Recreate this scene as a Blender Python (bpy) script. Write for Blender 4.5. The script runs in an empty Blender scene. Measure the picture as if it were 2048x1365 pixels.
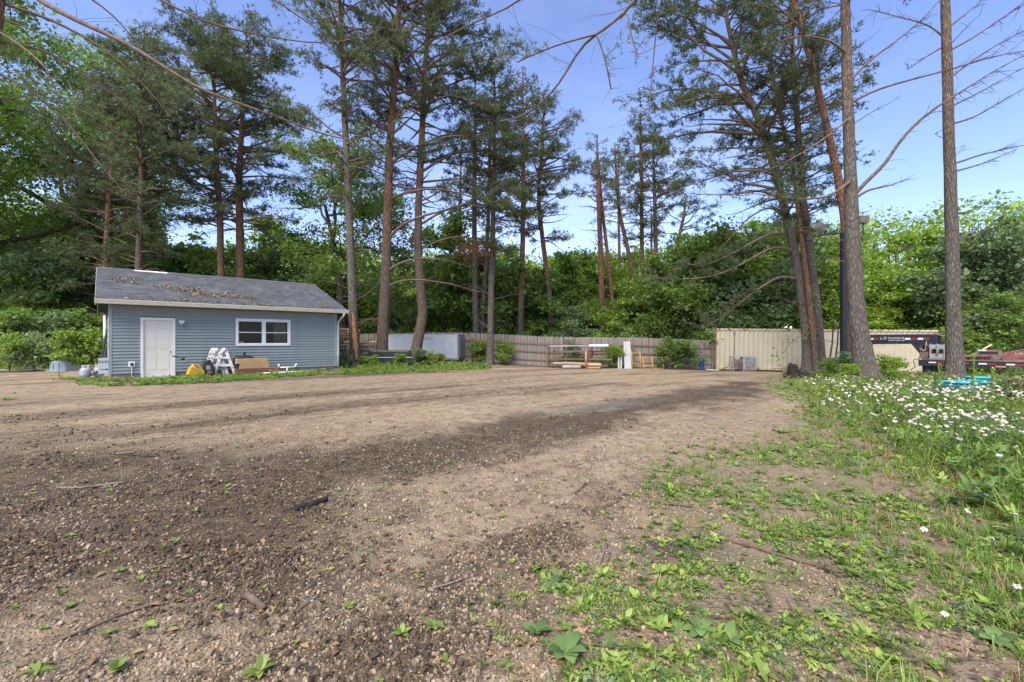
import bpy, math, random
import numpy as np
from mathutils import Vector, Matrix

R = math.radians
rng = np.random.default_rng(7)
random.seed(7)
S = bpy.context.scene
COL = S.collection

# ------------------------------------------------------------------ camera
cam_d = bpy.data.cameras.new('camera')
cam_d.lens = 16.0
cam_d.sensor_width = 36.0
cam_d.clip_start = 0.05
cam_d.clip_end = 2000.0
cam = bpy.data.objects.new('camera', cam_d)
COL.objects.link(cam)
CAMH = 1.4
cam.location = (0, 0, CAMH)
cam.rotation_euler = (R(90), 0, 0)
S.camera = cam

# ------------------------------------------------------------------ sky + sun
SUN_EL, SUN_AZ = 52.0, 205.0        # azimuth clockwise from +Y (the view direction)
w = bpy.data.worlds.new('World')
S.world = w
w.use_nodes = True
nt = w.node_tree
nt.nodes.clear()
out = nt.nodes.new('ShaderNodeOutputWorld')
bg = nt.nodes.new('ShaderNodeBackground')
sky = nt.nodes.new('ShaderNodeTexSky')
sky.sky_type = 'NISHITA'
sky.sun_disc = False
sky.sun_elevation = R(SUN_EL)
sky.sun_rotation = R(SUN_AZ)
sky.altitude = 200
sky.air_density = 1.0
sky.dust_density = 0.5
sky.ozone_density = 3.0
tc = nt.nodes.new('ShaderNodeTexCoord')
sep = nt.nodes.new('ShaderNodeSeparateXYZ')
nt.links.new(tc.outputs['Generated'], sep.inputs[0])
mp = nt.nodes.new('ShaderNodeMapping')
mp.inputs['Scale'].default_value = (1.0, 1.0, 2.6)
nt.links.new(tc.outputs['Generated'], mp.inputs[0])
cn = nt.nodes.new('ShaderNodeTexNoise')
cn.inputs['Scale'].default_value = 2.3
cn.inputs['Detail'].default_value = 9
cn.inputs['Roughness'].default_value = 0.6
nt.links.new(mp.outputs[0], cn.inputs['Vector'])
cr = nt.nodes.new('ShaderNodeMapRange')
cr.inputs[1].default_value = 0.42
cr.inputs[2].default_value = 0.72
nt.links.new(cn.outputs['Fac'], cr.inputs[0])
hz = nt.nodes.new('ShaderNodeMapRange')      # cloud banks lie low, the zenith stays thinly veiled
hz.inputs[1].default_value = 0.02
hz.inputs[2].default_value = 0.42
hz.inputs[3].default_value = 0.6
hz.inputs[4].default_value = 0.10
nt.links.new(sep.outputs[2], hz.inputs[0])
ml = nt.nodes.new('ShaderNodeMath'); ml.operation = 'MULTIPLY'
nt.links.new(cr.outputs[0], ml.inputs[0]); nt.links.new(hz.outputs[0], ml.inputs[1])
tint = nt.nodes.new('ShaderNodeMix'); tint.data_type = 'RGBA'; tint.blend_type = 'MULTIPLY'
tint.inputs[0].default_value = 1.0
tint.inputs[7].default_value = (1.06, 0.97, 1.13, 1)
nt.links.new(sky.outputs[0], tint.inputs[6])
cm = nt.nodes.new('ShaderNodeMix'); cm.data_type = 'RGBA'
cm.inputs[7].default_value = (5.4, 5.8, 7.4, 1)
nt.links.new(ml.outputs[0], cm.inputs[0])
nt.links.new(tint.outputs[2], cm.inputs[6])
nt.links.new(cm.outputs[2], bg.inputs[0])
bg.inputs[1].default_value = 0.09
nt.links.new(bg.outputs[0], out.inputs[0])

sun_d = bpy.data.lights.new('sun', 'SUN')
sun_d.energy = 2.15
sun_d.angle = R(42)
sun_d.color = (1.0, 0.91, 0.76)
sun = bpy.data.objects.new('sun', sun_d)
COL.objects.link(sun)
_a, _e = R(SUN_AZ), R(SUN_EL)
sdir = Vector((math.sin(_a) * math.cos(_e), math.cos(_a) * math.cos(_e), math.sin(_e)))
sun.rotation_euler = (-sdir).to_track_quat('-Z', 'Y').to_euler()

S.view_settings.view_transform = 'Standard'
S.view_settings.look = 'None'
S.view_settings.gamma = 1.0
S.view_settings.use_curve_mapping = False
S.view_settings.exposure = 1.6
S.render.engine = 'CYCLES'
S.cycles.max_bounces = 8
S.cycles.diffuse_bounces = 6
S.cycles.glossy_bounces = 2
S.cycles.transmission_bounces = 4
S.cycles.transparent_max_bounces = 6
S.cycles.use_denoising = True

# ------------------------------------------------------------------ ground height and picture geometry
FPX, CX, CY = 910.2, 1024.0, 682.5
_CP = np.array([(0, 0, 0), (0, 3, 0), (-5, 5, 0), (5, 5, 0), (-14, 15.8, .07), (-8, 21, .06), (-4, 29, .10), (-10, 30.5, .02),
    (-1.5, 28.6, .0), (2.1, 27.8, -.19), (8.3, 27.6, -.27), (12.7, 28.3, -.43), (24.9, 26.5, -.58), (14, 17.5, -.19), (18, 18, -.12),
    (0, 13, 0), (-12, 8, 0), (30, 10, -.1), (-30, 10, .1), (0, -20, 0), (0, 60, .2), (-50, 45, .4), (50, 45, -.3), (50, -10, 0), (-50, -10, 0)], float)
def _tps(r2):
    return np.where(r2 > 1e-9, r2 * np.log(np.maximum(r2, 1e-9)), 0)
_n = len(_CP)
_A = np.zeros((_n + 3, _n + 3))
_A[:_n, :_n] = _tps(((_CP[:, None, :2] - _CP[None, :, :2]) ** 2).sum(-1)) + np.eye(_n) * 2.0
_A[:_n, _n] = 1; _A[:_n, _n + 1:] = _CP[:, :2]; _A[_n:, :_n] = _A[:_n, _n:].T
_W = np.linalg.solve(_A, np.concatenate([_CP[:, 2], np.zeros(3)]))
def G(x, y):
    x = np.clip(np.asarray(x, float), -48, 48); y = np.clip(np.asarray(y, float), -18, 58)
    z = _W[_n] + _W[_n + 1] * x + _W[_n + 2] * y
    for i in range(_n):
        z = z + _W[i] * _tps((x - _CP[i, 0]) ** 2 + (y - _CP[i, 1]) ** 2)
    return z
def hash2(ix, iy, s):
    h = np.sin(ix * 127.1 + iy * 311.7 + s * 74.7) * 43758.5453
    return h - np.floor(h)
def vnoise(x, y, s=0):
    ix, iy = np.floor(x), np.floor(y)
    fx, fy = x - ix, y - iy
    fx = fx * fx * (3 - 2 * fx); fy = fy * fy * (3 - 2 * fy)
    a, b, c, d = hash2(ix, iy, s), hash2(ix + 1, iy, s), hash2(ix, iy + 1, s), hash2(ix + 1, iy + 1, s)
    return a + (b - a) * fx + (c - a) * fy + (a - b - c + d) * fx * fy
def fbm(x, y, s=0, o=4):
    v, a, t = 0, 1, 0
    for i in range(o):
        v = v + a * vnoise(x * 2 ** i, y * 2 ** i, s + i * 13); t += a; a *= .5
    return v / t
def P(px, py, Y):
    """The point Y metres ahead that the photograph shows at pixel (px, py)."""
    return np.array([(px - CX) / FPX * Y, Y, CAMH - (py - CY) / FPX * Y])
def GP(px, py):
    """Where the sight line through a pixel meets the ground."""
    Y = 8.0
    for _ in range(40):
        z = float(G((px - CX) / FPX * Y, Y))
        Y = .5 * Y + .5 * (CAMH - z) * FPX / max(py - CY, 8)
    return np.array([(px - CX) / FPX * Y, Y])
def gx(px, Y):
    """Ground point Y metres ahead in column px."""
    x = (px - CX) / FPX * Y
    return np.array([x, Y, float(surf(x, Y))])
def seg_dist(x, y, pts):
    d = np.full(np.shape(x), 1e9)
    for (x0, y0), (x1, y1) in zip(pts[:-1], pts[1:]):
        dx, dy = x1 - x0, y1 - y0
        t = np.clip(((x - x0) * dx + (y - y0) * dy) / (dx * dx + dy * dy), 0, 1)
        d = np.minimum(d, np.hypot(x - x0 - t * dx, y - y0 - t * dy))
    return d
def in_poly(x, y, poly):
    r = np.zeros(np.shape(x), bool)
    for (x0, y0), (x1, y1) in zip(poly, poly[1:] + poly[:1]):
        c = (y0 > y) != (y1 > y)
        r ^= c & (x < (x1 - x0) * (y - y0) / (y1 - y0 + 1e-12) + x0)
    return r
def sstep(a, b, v):
    t = np.clip((v - a) / (b - a), 0, 1)
    return t * t * (3 - 2 * t)

# where churned soil, weeds and puddles lie on the yard (traced as lines on the ground)
MUD1 = [tuple(GP(*p)) for p in [(-260, 1150), (0, 1085), (300, 1012), (600, 948), (900, 890), (1150, 845), (1400, 792), (1500, 766)]]
MUD2 = [tuple(GP(*p)) for p in [(640, 1400), (720, 1330), (860, 1235), (1000, 1140), (1150, 1045), (1300, 962)]]
MUD3 = [tuple(GP(*p)) for p in [(-400, 925), (0, 880), (300, 856), (700, 812), (1000, 786), (1200, 770)]]
GREEN = [tuple(GP(*p)) for p in [(760, 1460), (880, 1300), (1010, 1195), (1180, 1110), (1225, 1040), (1290, 980), (1330, 905), (1480, 885),
                                 (1590, 850), (1560, 790), (1520, 768), (1530, 752), (1620, 738)]] + [(16, 25), (40, 30), (40, -6), (-1, -6)]
ISLAND = [tuple(GP(*p)) for p in [(590, 752), (700, 750), (850, 746), (985, 738), (960, 730), (900, 727)]] + [(-4.5, 26.5), (-8.2, 24.4), (-9.4, 21.6)]
SHEDSTRIP = [tuple(GP(*p)) for p in [(120, 757), (220, 773), (420, 766), (600, 753), (690, 746), (660, 738), (560, 742), (350, 757), (215, 762)]]
def mud_mask(x, y):
    n, n2, n3 = fbm(x * 1.1, y * 1.1, 3), fbm(x * 3.7 + 2, y * 3.7, 8), fbm(x * 11, y * 11, 9, 3)
    d1 = seg_dist(x, y, MUD1) * np.interp(x, [-4, -1, 4], [.60, .9, 1.15])
    m = 1 - sstep(.0, 1.9, d1 + (n - .5) * 1.7 + (n2 - .5) * 1.0)
    m = np.maximum(m, .8 * (1 - sstep(.05, .75, seg_dist(x, y, MUD2) + (n - .5) * .9 + (n2 - .5) * .5)))
    m = np.maximum(m, .5 * (1 - sstep(.2, 1.8, seg_dist(x, y, MUD3) + (n - .5) * 2.4)))
    u, v = (x + y) * .707, (y - x) * .707
    st = fbm(u * .13 + 3, v * 1.25 + 9, 5); st2 = fbm(u * .22 + 7, v * 4.6, 6, 3)
    m = np.maximum(m, .7 * sstep(.44, .76, st)) + .30 * sstep(.5, .75, st2) * sstep(4.5, 8, y)
    m = np.maximum(m, 1.0 * sstep(.3, -1.9, x + .35 * (y - 3)) * sstep(7.5, 4.8, y) * sstep(2.0, 2.9, y + .25 * x + .6) * (.6 + .7 * n))
    m = np.maximum(m, np.interp(x, [-3, -.5, 1], [.40, .26, .40]) * sstep(8.0, 3.8, y) * (.35 + 1.1 * n2))
    return np.clip(m + (n3 - .5) * .4, 0, 1)
def green_mask(x, y):
    n = fbm(x * 1.1 + 5, y * 1.1, 21)
    d = seg_dist(x, y, GREEN)
    g = np.where(in_poly(x, y, GREEN), d, -d) + (n - .5) * .9
    return sstep(-.15, .5, g)
def isle_mask(x, y):
    n = fbm(x * 1.1 + 5, y * 1.1, 22)
    g = np.zeros(np.shape(x))
    for pl in (ISLAND, SHEDSTRIP):
        d = seg_dist(x, y, pl + pl[:1])
        g = np.maximum(g, sstep(-.25, .2, np.where(in_poly(x, y, pl), d, -d) + (n - .5) * .7))
    far = sstep(0, 1.5, y - np.interp(x, [-60, -20, -14.5, -9.5, -2.5, 0, 2.2, 12.5, 25, 60], [20, 19.5, 25, 29.8, 29.5, 28.2, 27.5, 27.6, 27, 24]))
    return np.maximum(g, far)
def surf(x, y):
    """The yard's surface: the lie of the land, wheel ruts and churned lumps."""
    x = np.asarray(x, float); y = np.asarray(y, float)
    m = mud_mask(x, y)
    u, v = (x + y) * .707, (y - x) * .707
    nr = np.clip(1.4 - np.hypot(x, y) / 16, 0, 1)
    z = G(x, y) + .035 * (fbm(u * .25, v * 1.1, 40, 3) - .5)
    z = z + nr * (m * .055 * (fbm(x * 4.5, y * 4.5, 50, 4) - .45) + .022 * (fbm(x * 6, y * 6, 60, 4) - .5))
    z = z + .10 * np.exp(-((x - 13.6) ** 2 + (y - 17.6) ** 2) / 3.2) + .12 * np.exp(-((x - 16.2) ** 2 + (y - 24.5) ** 2) / 5)
    return z

# ------------------------------------------------------------------ mesh helpers
def mesh_np(name, V, F, smooth=False):
    V = np.asarray(V, np.float32); F = np.asarray(F, np.int32)
    me = bpy.data.meshes.new(name)
    k = F.shape[1]
    me.vertices.add(len(V)); me.vertices.foreach_set('co', V.ravel())
    me.loops.add(F.size); me.loops.foreach_set('vertex_index', F.ravel())
    me.polygons.add(len(F)); me.polygons.foreach_set('loop_start', np.arange(0, F.size, k, dtype=np.int32))
    if smooth:
        me.polygons.foreach_set('use_smooth', np.ones(len(F), bool))
    me.update(calc_edges=True)
    return me
class MB:
    """Collects boxes, prisms, tubes and lathes that make up one part."""
    def __init__(s): s.v = []; s.f = []; s.sm = []
    def add(s, V, F, smooth=False, M=None):
        o = len(s.v)
        for p in V:
            q = Vector(p)
            if M is not None: q = M @ q
            s.v.append(tuple(q))
        for f in F:
            s.f.append([i + o for i in f]); s.sm.append(smooth)
        return s
    def box(s, c, size, rot=(0, 0, 0), taper=1.0):
        x, y, z = size[0] / 2, size[1] / 2, size[2] / 2
        t = taper
        V = [(-x, -y, -z), (x, -y, -z), (x, y, -z), (-x, y, -z), (-x * t, -y * t, z), (x * t, -y * t, z), (x * t, y * t, z), (-x * t, y * t, z)]
        F = [(3, 2, 1, 0), (4, 5, 6, 7), (0, 1, 5, 4), (1, 2, 6, 5), (2, 3, 7, 6), (3, 0, 4, 7)]
        from mathutils import Euler
        return s.add(V, F, M=Matrix.Translation(c) @ Euler(rot).to_matrix().to_4x4())
    def bx(s, x0, x1, y0, y1, z0, z1):
        return s.box(((x0 + x1) / 2, (y0 + y1) / 2, (z0 + z1) / 2), (abs(x1 - x0), abs(y1 - y0), abs(z1 - z0)))
    def prism(s, poly, y0, y1, axis='y'):
        n = len(poly)
        if axis == 'y': V = [(a, y0, b) for a, b in poly] + [(a, y1, b) for a, b in poly]
        elif axis == 'x': V = [(y0, a, b) for a, b in poly] + [(y1, a, b) for a, b in poly]
        else: V = [(a, b, y0) for a, b in poly] + [(a, b, y1) for a, b in poly]
        F = [list(range(n)), list(range(2 * n - 1, n - 1, -1))] + [(i, i + n, (i + 1) % n + n, (i + 1) % n) for i in range(n)]
        return s.add(V, F)
    def tube(s, pts, rad, sides=8, cap=True):
        V, F = tube_np(np.array(pts, float), np.full(len(pts), rad) if np.isscalar(rad) else np.array(rad), sides)
        n = len(pts)
        F = [tuple(f) for f in F]
        s.add(V, F, smooth=sides > 5)
        if cap:
            o = len(s.v) - len(V)
            s.f.append([o + i for i in range(sides)][::-1]); s.sm.append(False)
            s.f.append([o + (n - 1) * sides + i for i in range(sides)]); s.sm.append(False)
        return s
    def lathe(s, prof, c=(0, 0, 0), sides=20, M=None):
        V, F = [], []
        for r, z in prof:
            for k in range(sides):
                a = 2 * math.pi * k / sides
                V.append((c[0] + r * math.cos(a), c[1] + r * math.sin(a), c[2] + z))
        for i in range(len(prof) - 1):
            for k in range(sides):
                F.append((i * sides + k, i * sides + (k + 1) % sides, (i + 1) * sides + (k + 1) % sides, (i + 1) * sides + k))
        return s.add(V, F, smooth=True, M=M)
    def mesh(s, name):
        me = bpy.data.meshes.new(name)
        me.from_pydata(s.v, [], s.f)
        for p, sm in zip(me.polygons, s.sm): p.use_smooth = sm
        me.update()
        return me
    def build(s, name, mat, parent=None, loc=None, rot=None, label=None, bevel=0):
        o = obj(name, s.mesh(name), mat, parent)
        if loc is not None: o.location = loc
        if rot is not None: o.rotation_euler = rot
        if label: o['label'] = label
        if bevel:
            b = o.modifiers.new('bevel', 'BEVEL'); b.width = bevel; b.segments = 2; b.limit_method = 'ANGLE'
        return o
def tube_np(pts, rad, sides=6):
    n = len(pts)
    t = np.gradient(pts, axis=0)
    t /= np.linalg.norm(t, axis=1, keepdims=True) + 1e-9
    m = np.abs(t.mean(0))
    ref = np.eye(3)[int(np.argmin(m))]
    a = np.cross(t, ref); a /= np.linalg.norm(a, axis=1, keepdims=True) + 1e-9
    b = np.cross(t, a)
    th = np.arange(sides) * 2 * np.pi / sides
    V = pts[:, None] + rad[:, None, None] * (np.cos(th)[None, :, None] * a[:, None] + np.sin(th)[None, :, None] * b[:, None])
    i = np.arange(n - 1)[:, None] * sides; k = np.arange(sides)[None]
    k2 = (k + 1) % sides
    F = np.stack([i + k, i + k2, i + sides + k2, i + sides + k], -1).reshape(-1, 4)
    return V.reshape(-1, 3), F
class NB:
    """Collects many numpy pieces of one face size into a single mesh."""
    def __init__(s): s.V = []; s.F = []; s.n = 0
    def add(s, V, F):
        s.V.append(V); s.F.append(F + s.n); s.n += len(V)
    def mesh(s, name, smooth=False):
        return mesh_np(name, np.concatenate(s.V), np.concatenate(s.F), smooth)
def obj(name, me, mat=None, parent=None):
    o = bpy.data.objects.new(name, me)
    COL.objects.link(o)
    if mat is not None and len(me.materials) == 0: me.materials.append(mat)
    if parent is not None: o.parent = parent
    return o
def tag(o, label, cat, group=None, kind=None):
    if label: o['label'] = label
    if cat: o['category'] = cat
    if group: o['group'] = group
    if kind: o['kind'] = kind
    return o
def thing(name, label, cat, loc=(0, 0, 0), rz=0, group=None):
    o = bpy.data.objects.new(name, None)
    o.empty_display_size = .1
    COL.objects.link(o)
    o.location = loc; o.rotation_euler = (0, 0, rz)
    return tag(o, label, cat, group)
def copy_tree(root, loc, rz=0, scale=1, label=None, group=None):
    r = root.copy(); COL.objects.link(r)
    r.location = loc; r.rotation_euler = (0, 0, rz)
    r.scale = (scale,) * 3 if np.isscalar(scale) else scale
    if label: r['label'] = label
    if group: r['group'] = group
    for ch in list(root.children):
        c = ch.copy(); COL.objects.link(c); c.parent = r
        for g in list(ch.children):
            d = g.copy(); COL.objects.link(d); d.parent = c
    return r
def text_mesh(s, size, extrude=.002):
    cu = bpy.data.curves.new('lettering', 'FONT')
    cu.body = s; cu.size = size; cu.extrude = extrude; cu.align_x = 'CENTER'; cu.align_y = 'CENTER'
    o = bpy.data.objects.new('lettering', cu)
    COL.objects.link(o)
    dg = bpy.context.evaluated_depsgraph_get()
    me = bpy.data.meshes.new_from_object(o.evaluated_get(dg))
    bpy.data.objects.remove(o); bpy.data.curves.remove(cu)
    return me

# ------------------------------------------------------------------ materials
def L(nt, a, b): nt.links.new(a, b)
def new_mat(name):
    m = bpy.data.materials.new(name)
    m.use_nodes = True
    n = m.node_tree
    return m, n, n.nodes['Principled BSDF']
def mixc(n, fac, a, b, blend='MIX'):
    x = n.nodes.new('ShaderNodeMix'); x.data_type = 'RGBA'; x.blend_type = blend
    for i, v in ((0, fac), (6, a), (7, b)):
        if isinstance(v, bpy.types.NodeSocket): L(n, v, x.inputs[i])
        elif i == 0: x.inputs[0].default_value = v
        else: x.inputs[i].default_value = (*v, 1)
    return x.outputs[2]
def noise(n, vec, scale, detail=4, rough=.55):
    x = n.nodes.new('ShaderNodeTexNoise')
    x.inputs['Scale'].default_value = scale; x.inputs['Detail'].default_value = detail; x.inputs['Roughness'].default_value = rough
    if vec is not None: L(n, vec, x.inputs['Vector'])
    return x.outputs['Fac']
def ramp(n, v, a, b, c=0., d=1.):
    x = n.nodes.new('ShaderNodeMapRange')
    for i, q in enumerate((a, b, c, d)): x.inputs[i + 1].default_value = q
    L(n, v, x.inputs[0]); return x.outputs[0]
def math2(n, op, a, b):
    x = n.nodes.new('ShaderNodeMath'); x.operation = op
    for i, v in enumerate((a, b)):
        if isinstance(v, bpy.types.NodeSocket): L(n, v, x.inputs[i])
        else: x.inputs[i].default_value = v
    return x.outputs[0]
def coords(n, scale=(1, 1, 1), kind='Object'):
    t = n.nodes.new('ShaderNodeTexCoord'); m = n.nodes.new('ShaderNodeMapping')
    m.inputs['Scale'].default_value = scale
    L(n, t.outputs[kind], m.inputs[0]); return m.outputs[0]
def bump(n, bs, h, strength=.4, dist=.02):
    b = n.nodes.new('ShaderNodeBump'); b.inputs['Strength'].default_value = strength; b.inputs['Distance'].default_value = dist
    L(n, h, b.inputs['Height']); L(n, b.outputs[0], bs.inputs['Normal'])
def pm(name, c1, c2=None, scale=6, rough=.7, metal=0, st=(1, 1, 1), bmp=.25, bscale=40, spec=.4, rnd=0, lo=.35, hi=.65, c3=None, s3=2.0, f3=(.6, .75), bd=.01):
    """A surface of two mixed tones with fine relief; c3 adds stains; rnd varies each object's tone."""
    m, n, b = new_mat(name)
    c2 = c2 or tuple(x * .75 for x in c1)
    v = coords(n, st)
    col = mixc(n, ramp(n, noise(n, v, scale, 5), lo, hi), c1, c2)
    if c3: col = mixc(n, ramp(n, noise(n, v, s3, 6, .65), *f3), col, c3)
    if rnd:
        oi = n.nodes.new('ShaderNodeObjectInfo')
        col = mixc(n, 1.0, col, mixc(n, oi.outputs['Random'], (1 - rnd,) * 3, (1 + rnd,) * 3), 'MULTIPLY')
    L(n, col, b.inputs['Base Color'])
    b.inputs['Roughness'].default_value = rough; b.inputs['Metallic'].default_value = metal
    b.inputs['Specular IOR Level'].default_value = spec
    if bmp: bump(n, b, noise(n, v, bscale, 3), bmp, bd)
    return m
def leaf_mat(name, ca, cb, cc=None, trans=.35, rough=.5, objvar=.18):
    """Leaves: each leaf its own tone between ca and cb, light coming through them."""
    m, n, b = new_mat(name)
    g = n.nodes.new('ShaderNodeNewGeometry'); oi = n.nodes.new('ShaderNodeObjectInfo')
    col = mixc(n, g.outputs['Random Per Island'], ca, cb)
    if cc:
        col = mixc(n, ramp(n, noise(n, coords(n), .9, 3), .45, .62), col, cc)
    col = mixc(n, 1.0, col, mixc(n, oi.outputs['Random'], (1 - objvar, 1 - objvar, 1 - objvar), (1 + objvar, 1 + objvar * .8, 1 + objvar * .3)), 'MULTIPLY')
    L(n, col, b.inputs['Base Color'])
    b.inputs['Roughness'].default_value = rough; b.inputs['Specular IOR Level'].default_value = .3
    t = n.nodes.new('ShaderNodeBsdfTranslucent')
    L(n, mixc(n, 1.0, col, (1.25, 1.3, .6), 'MULTIPLY'), t.inputs[0])
    mx = n.nodes.new('ShaderNodeMixShader'); mx.inputs[0].default_value = trans
    o = n.nodes['Material Output']
    L(n, b.outputs[0], mx.inputs[1]); L(n, t.outputs[0], mx.inputs[2]); L(n, mx.outputs[0], o.inputs[0])
    return m
def bark_mat(name, low, low2, high, crack, vs=(17, 17, 2.6), default_z=8.0):
    m, n, b = new_mat(name)
    v = coords(n, vs); vo = coords(n)
    w = n.nodes.new('ShaderNodeVectorMath'); w.operation = 'ADD'
    nz = n.nodes.new('ShaderNodeTexNoise'); nz.inputs['Scale'].default_value = 1.5
    L(n, v, nz.inputs['Vector']); L(n, v, w.inputs[0]); L(n, nz.outputs['Color'], w.inputs[1])
    vo_ = n.nodes.new('ShaderNodeTexVoronoi'); vo_.feature = 'DISTANCE_TO_EDGE'; vo_.inputs['Scale'].default_value = 1.3
    L(n, w.outputs[0], vo_.inputs['Vector'])
    edge = ramp(n, vo_.outputs['Distance'], 0.0, .26, .08, 1.)
    sp = n.nodes.new('ShaderNodeSeparateXYZ'); L(n, vo, sp.inputs[0])
    at = n.nodes.new('ShaderNodeAttribute'); at.attribute_type = 'OBJECT'; at.attribute_name = 'orange_z'
    hgt = math2(n, 'SUBTRACT', sp.outputs[2], at.outputs['Fac'])
    hn = math2(n, 'ADD', hgt, math2(n, 'MULTIPLY', math2(n, 'SUBTRACT', noise(n, vo, 1.6, 4), .5), 5.0))
    lowc = mixc(n, noise(n, v, .9, 5), low, low2)
    col = mixc(n, ramp(n, hn, -1.2, 1.8), lowc, mixc(n, ramp(n, noise(n, v, 1.6, 4), .35, .65), high, low2))
    col = mixc(n, edge, crack, col)
    L(n, col, b.inputs['Base Color']); b.inputs['Roughness'].default_value = .9; b.inputs['Specular IOR Level'].default_value = .2
    hh = math2(n, 'ADD', edge, math2(n, 'MULTIPLY', noise(n, v, 4, 4), .5))
    bump(n, b, hh, .9, .03)
    return m
M = {}
M['pine_bark'] = bark_mat('pine_bark', (.27, .215, .165), (.185, .135, .098), (.55, .27, .125), (.085, .058, .043))
M['grey_bark'] = bark_mat('grey_bark', (.25, .23, .195), (.155, .137, .112), (.36, .235, .15), (.075, .060, .048))
M['red_bark'] = bark_mat('red_bark', (.27, .17, .125), (.175, .11, .085), (.48, .225, .12), (.075, .045, .035))
M['oak_bark'] = pm('oak_bark', (.075, .062, .05), (.04, .033, .027), 8, .95, st=(6, 6, 1.5), bmp=.8, bscale=6)
M['branch'] = pm('branch', (.19, .135, .105), (.11, .075, .055), 9, .9, bmp=.5, bscale=30)
M['twig'] = pm('twig', (.10, .075, .06), (.06, .045, .035), 9, .95, bmp=0)
M['needle'] = leaf_mat('needle', (.078, .108, .052), (.165, .205, .108), trans=.25, objvar=.12)
M['needle_light'] = leaf_mat('needle_light', (.060, .100, .045), (.115, .165, .08), trans=.25, objvar=.12)
M['needle_dead'] = leaf_mat('needle_dead', (.17, .075, .035), (.25, .12, .06), trans=.2)
M['leaf_dark'] = leaf_mat('leaf_dark', (.12, .20, .055), (.23, .34, .09), trans=.4)
M['leaf_mid'] = leaf_mat('leaf_mid', (.145, .245, .05), (.275, .40, .09), trans=.42)
M['leaf_bright'] = leaf_mat('leaf_bright', (.19, .32, .05), (.34, .47, .09), trans=.45)  # also holds the sunlight of the sunny and glowing trees in its colour
M['leaf_blue'] = leaf_mat('leaf_blue', (.125, .195, .095), (.24, .33, .18), trans=.35)
M['weed'] = leaf_mat('weed', (.14, .24, .045), (.31, .41, .12), trans=.35, objvar=.42)
M['weed_dark'] = leaf_mat('weed_dark', (.085, .17, .05), (.19, .30, .11), trans=.3, objvar=.42)
M['weed_pale'] = leaf_mat('weed_pale', (.15, .22, .11), (.24, .32, .17), trans=.3, objvar=.25)
M['grass'] = leaf_mat('grass', (.13, .23, .035), (.29, .41, .095), trans=.35, objvar=.3)
M['dry'] = leaf_mat('dry', (.20, .13, .07), (.38, .27, .16), trans=.15, objvar=.35)
# ------------------------------------------------------------------ ground sheet
def graded(lo, hi, c, d0, k):
    a = [c]
    while a[-1] < hi: a.append(a[-1] + max(d0, k * (a[-1] - c)))
    b = [c]
    while b[-1] > lo: b.append(b[-1] - max(d0, k * (c - b[-1])))
    return np.array(b[:0:-1] + a)
gxs = graded(-420, 420, 0.0, .044, .021)
gys = np.concatenate([graded(-60, 1.2, 1.2, .06, .06)[:-1], graded(1.2, 520, 1.2, .034, .021)])
gys = np.unique(gys)
X, Y = np.meshgrid(gxs, gys)
Z = surf(X, Y)
nx, ny = len(gxs), len(gys)
idx = np.arange(nx * ny).reshape(ny, nx)
F = np.stack([idx[:-1, :-1], idx[:-1, 1:], idx[1:, 1:], idx[1:, :-1]], -1).reshape(-1, 4)
gme = mesh_np('ground', np.stack([X, Y, Z], -1).reshape(-1, 3), F, smooth=True)
mudv = mud_mask(X, Y); grv = np.maximum(green_mask(X, Y), isle_mask(X, Y))
wc = GP(1215, 815); wu, wv = ((X - wc[0]) + (Y - wc[1])) * .707, ((Y - wc[1]) - (X - wc[0])) * .707
wet = np.exp(-(wu / 2.6) ** 2 - (wv / .42) ** 2) * sstep(.42, .58, fbm(wu * .8, wv * 5, 71))
w2 = GP(1330, 1100)
wet = np.maximum(wet, .8 * np.exp(-((X - w2[0]) / .42) ** 2 - ((Y - w2[1]) / .16) ** 2))
for nm, arr in (('mud', mudv), ('green', grv), ('wet', wet)):
    at = gme.attributes.new(nm, 'FLOAT', 'POINT'); at.data.foreach_set('value', arr.ravel().astype(np.float32))
m, n, b = new_mat('yard_gravel')
v = coords(n)
def vor(scale, feat='F1', rnd=1.0):
    x = n.nodes.new('ShaderNodeTexVoronoi'); x.feature = feat; x.inputs['Scale'].default_value = scale; x.inputs['Randomness'].default_value = rnd
    L(n, v, x.inputs['Vector']); return x
def attr(nm):
    a = n.nodes.new('ShaderNodeAttribute'); a.attribute_name = nm; return a.outputs['Fac']
big = noise(n, v, .35, 5)
sand = mixc(n, ramp(n, big, .38, .62), (.405, .318, .195), (.32, .242, .145))
sand = mixc(n, ramp(n, noise(n, v, 3.2, 6, .7), .42, .66), sand, (.205, .148, .092))
sand = mixc(n, ramp(n, noise(n, v, 1.4, 5, .6), .56, .72), sand, (.43, .345, .235))
peb = vor(55)
sepc = n.nodes.new('ShaderNodeSeparateColor'); L(n, peb.outputs['Color'], sepc.inputs[0])
pc = mixc(n, sepc.outputs[0], (.24, .17, .115), (.45, .36, .27))
pc = mixc(n, ramp(n, sepc.outputs[1], .86, .92), pc, (.20, .20, .21))
pf = math2(n, 'MULTIPLY', ramp(n, peb.outputs['Distance'], .012, .004), ramp(n, sepc.outputs[2], .25, .35))
sand = mixc(n, math2(n, 'MULTIPLY', ramp(n, peb.outputs['Distance'], .55, .25), ramp(n, sepc.outputs[2], .3, .4)), sand, pc)
peb2 = vor(17); sp2 = n.nodes.new('ShaderNodeSeparateColor'); L(n, peb2.outputs['Color'], sp2.inputs[0])
sand = mixc(n, math2(n, 'MULTIPLY', ramp(n, sp2.outputs[0], .8, .9), .55), sand, (.13, .09, .06))
soil = mixc(n, ramp(n, noise(n, v, 9, 6, .7), .35, .65), (.046, .033, .021), (.130, .094, .058))
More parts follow.
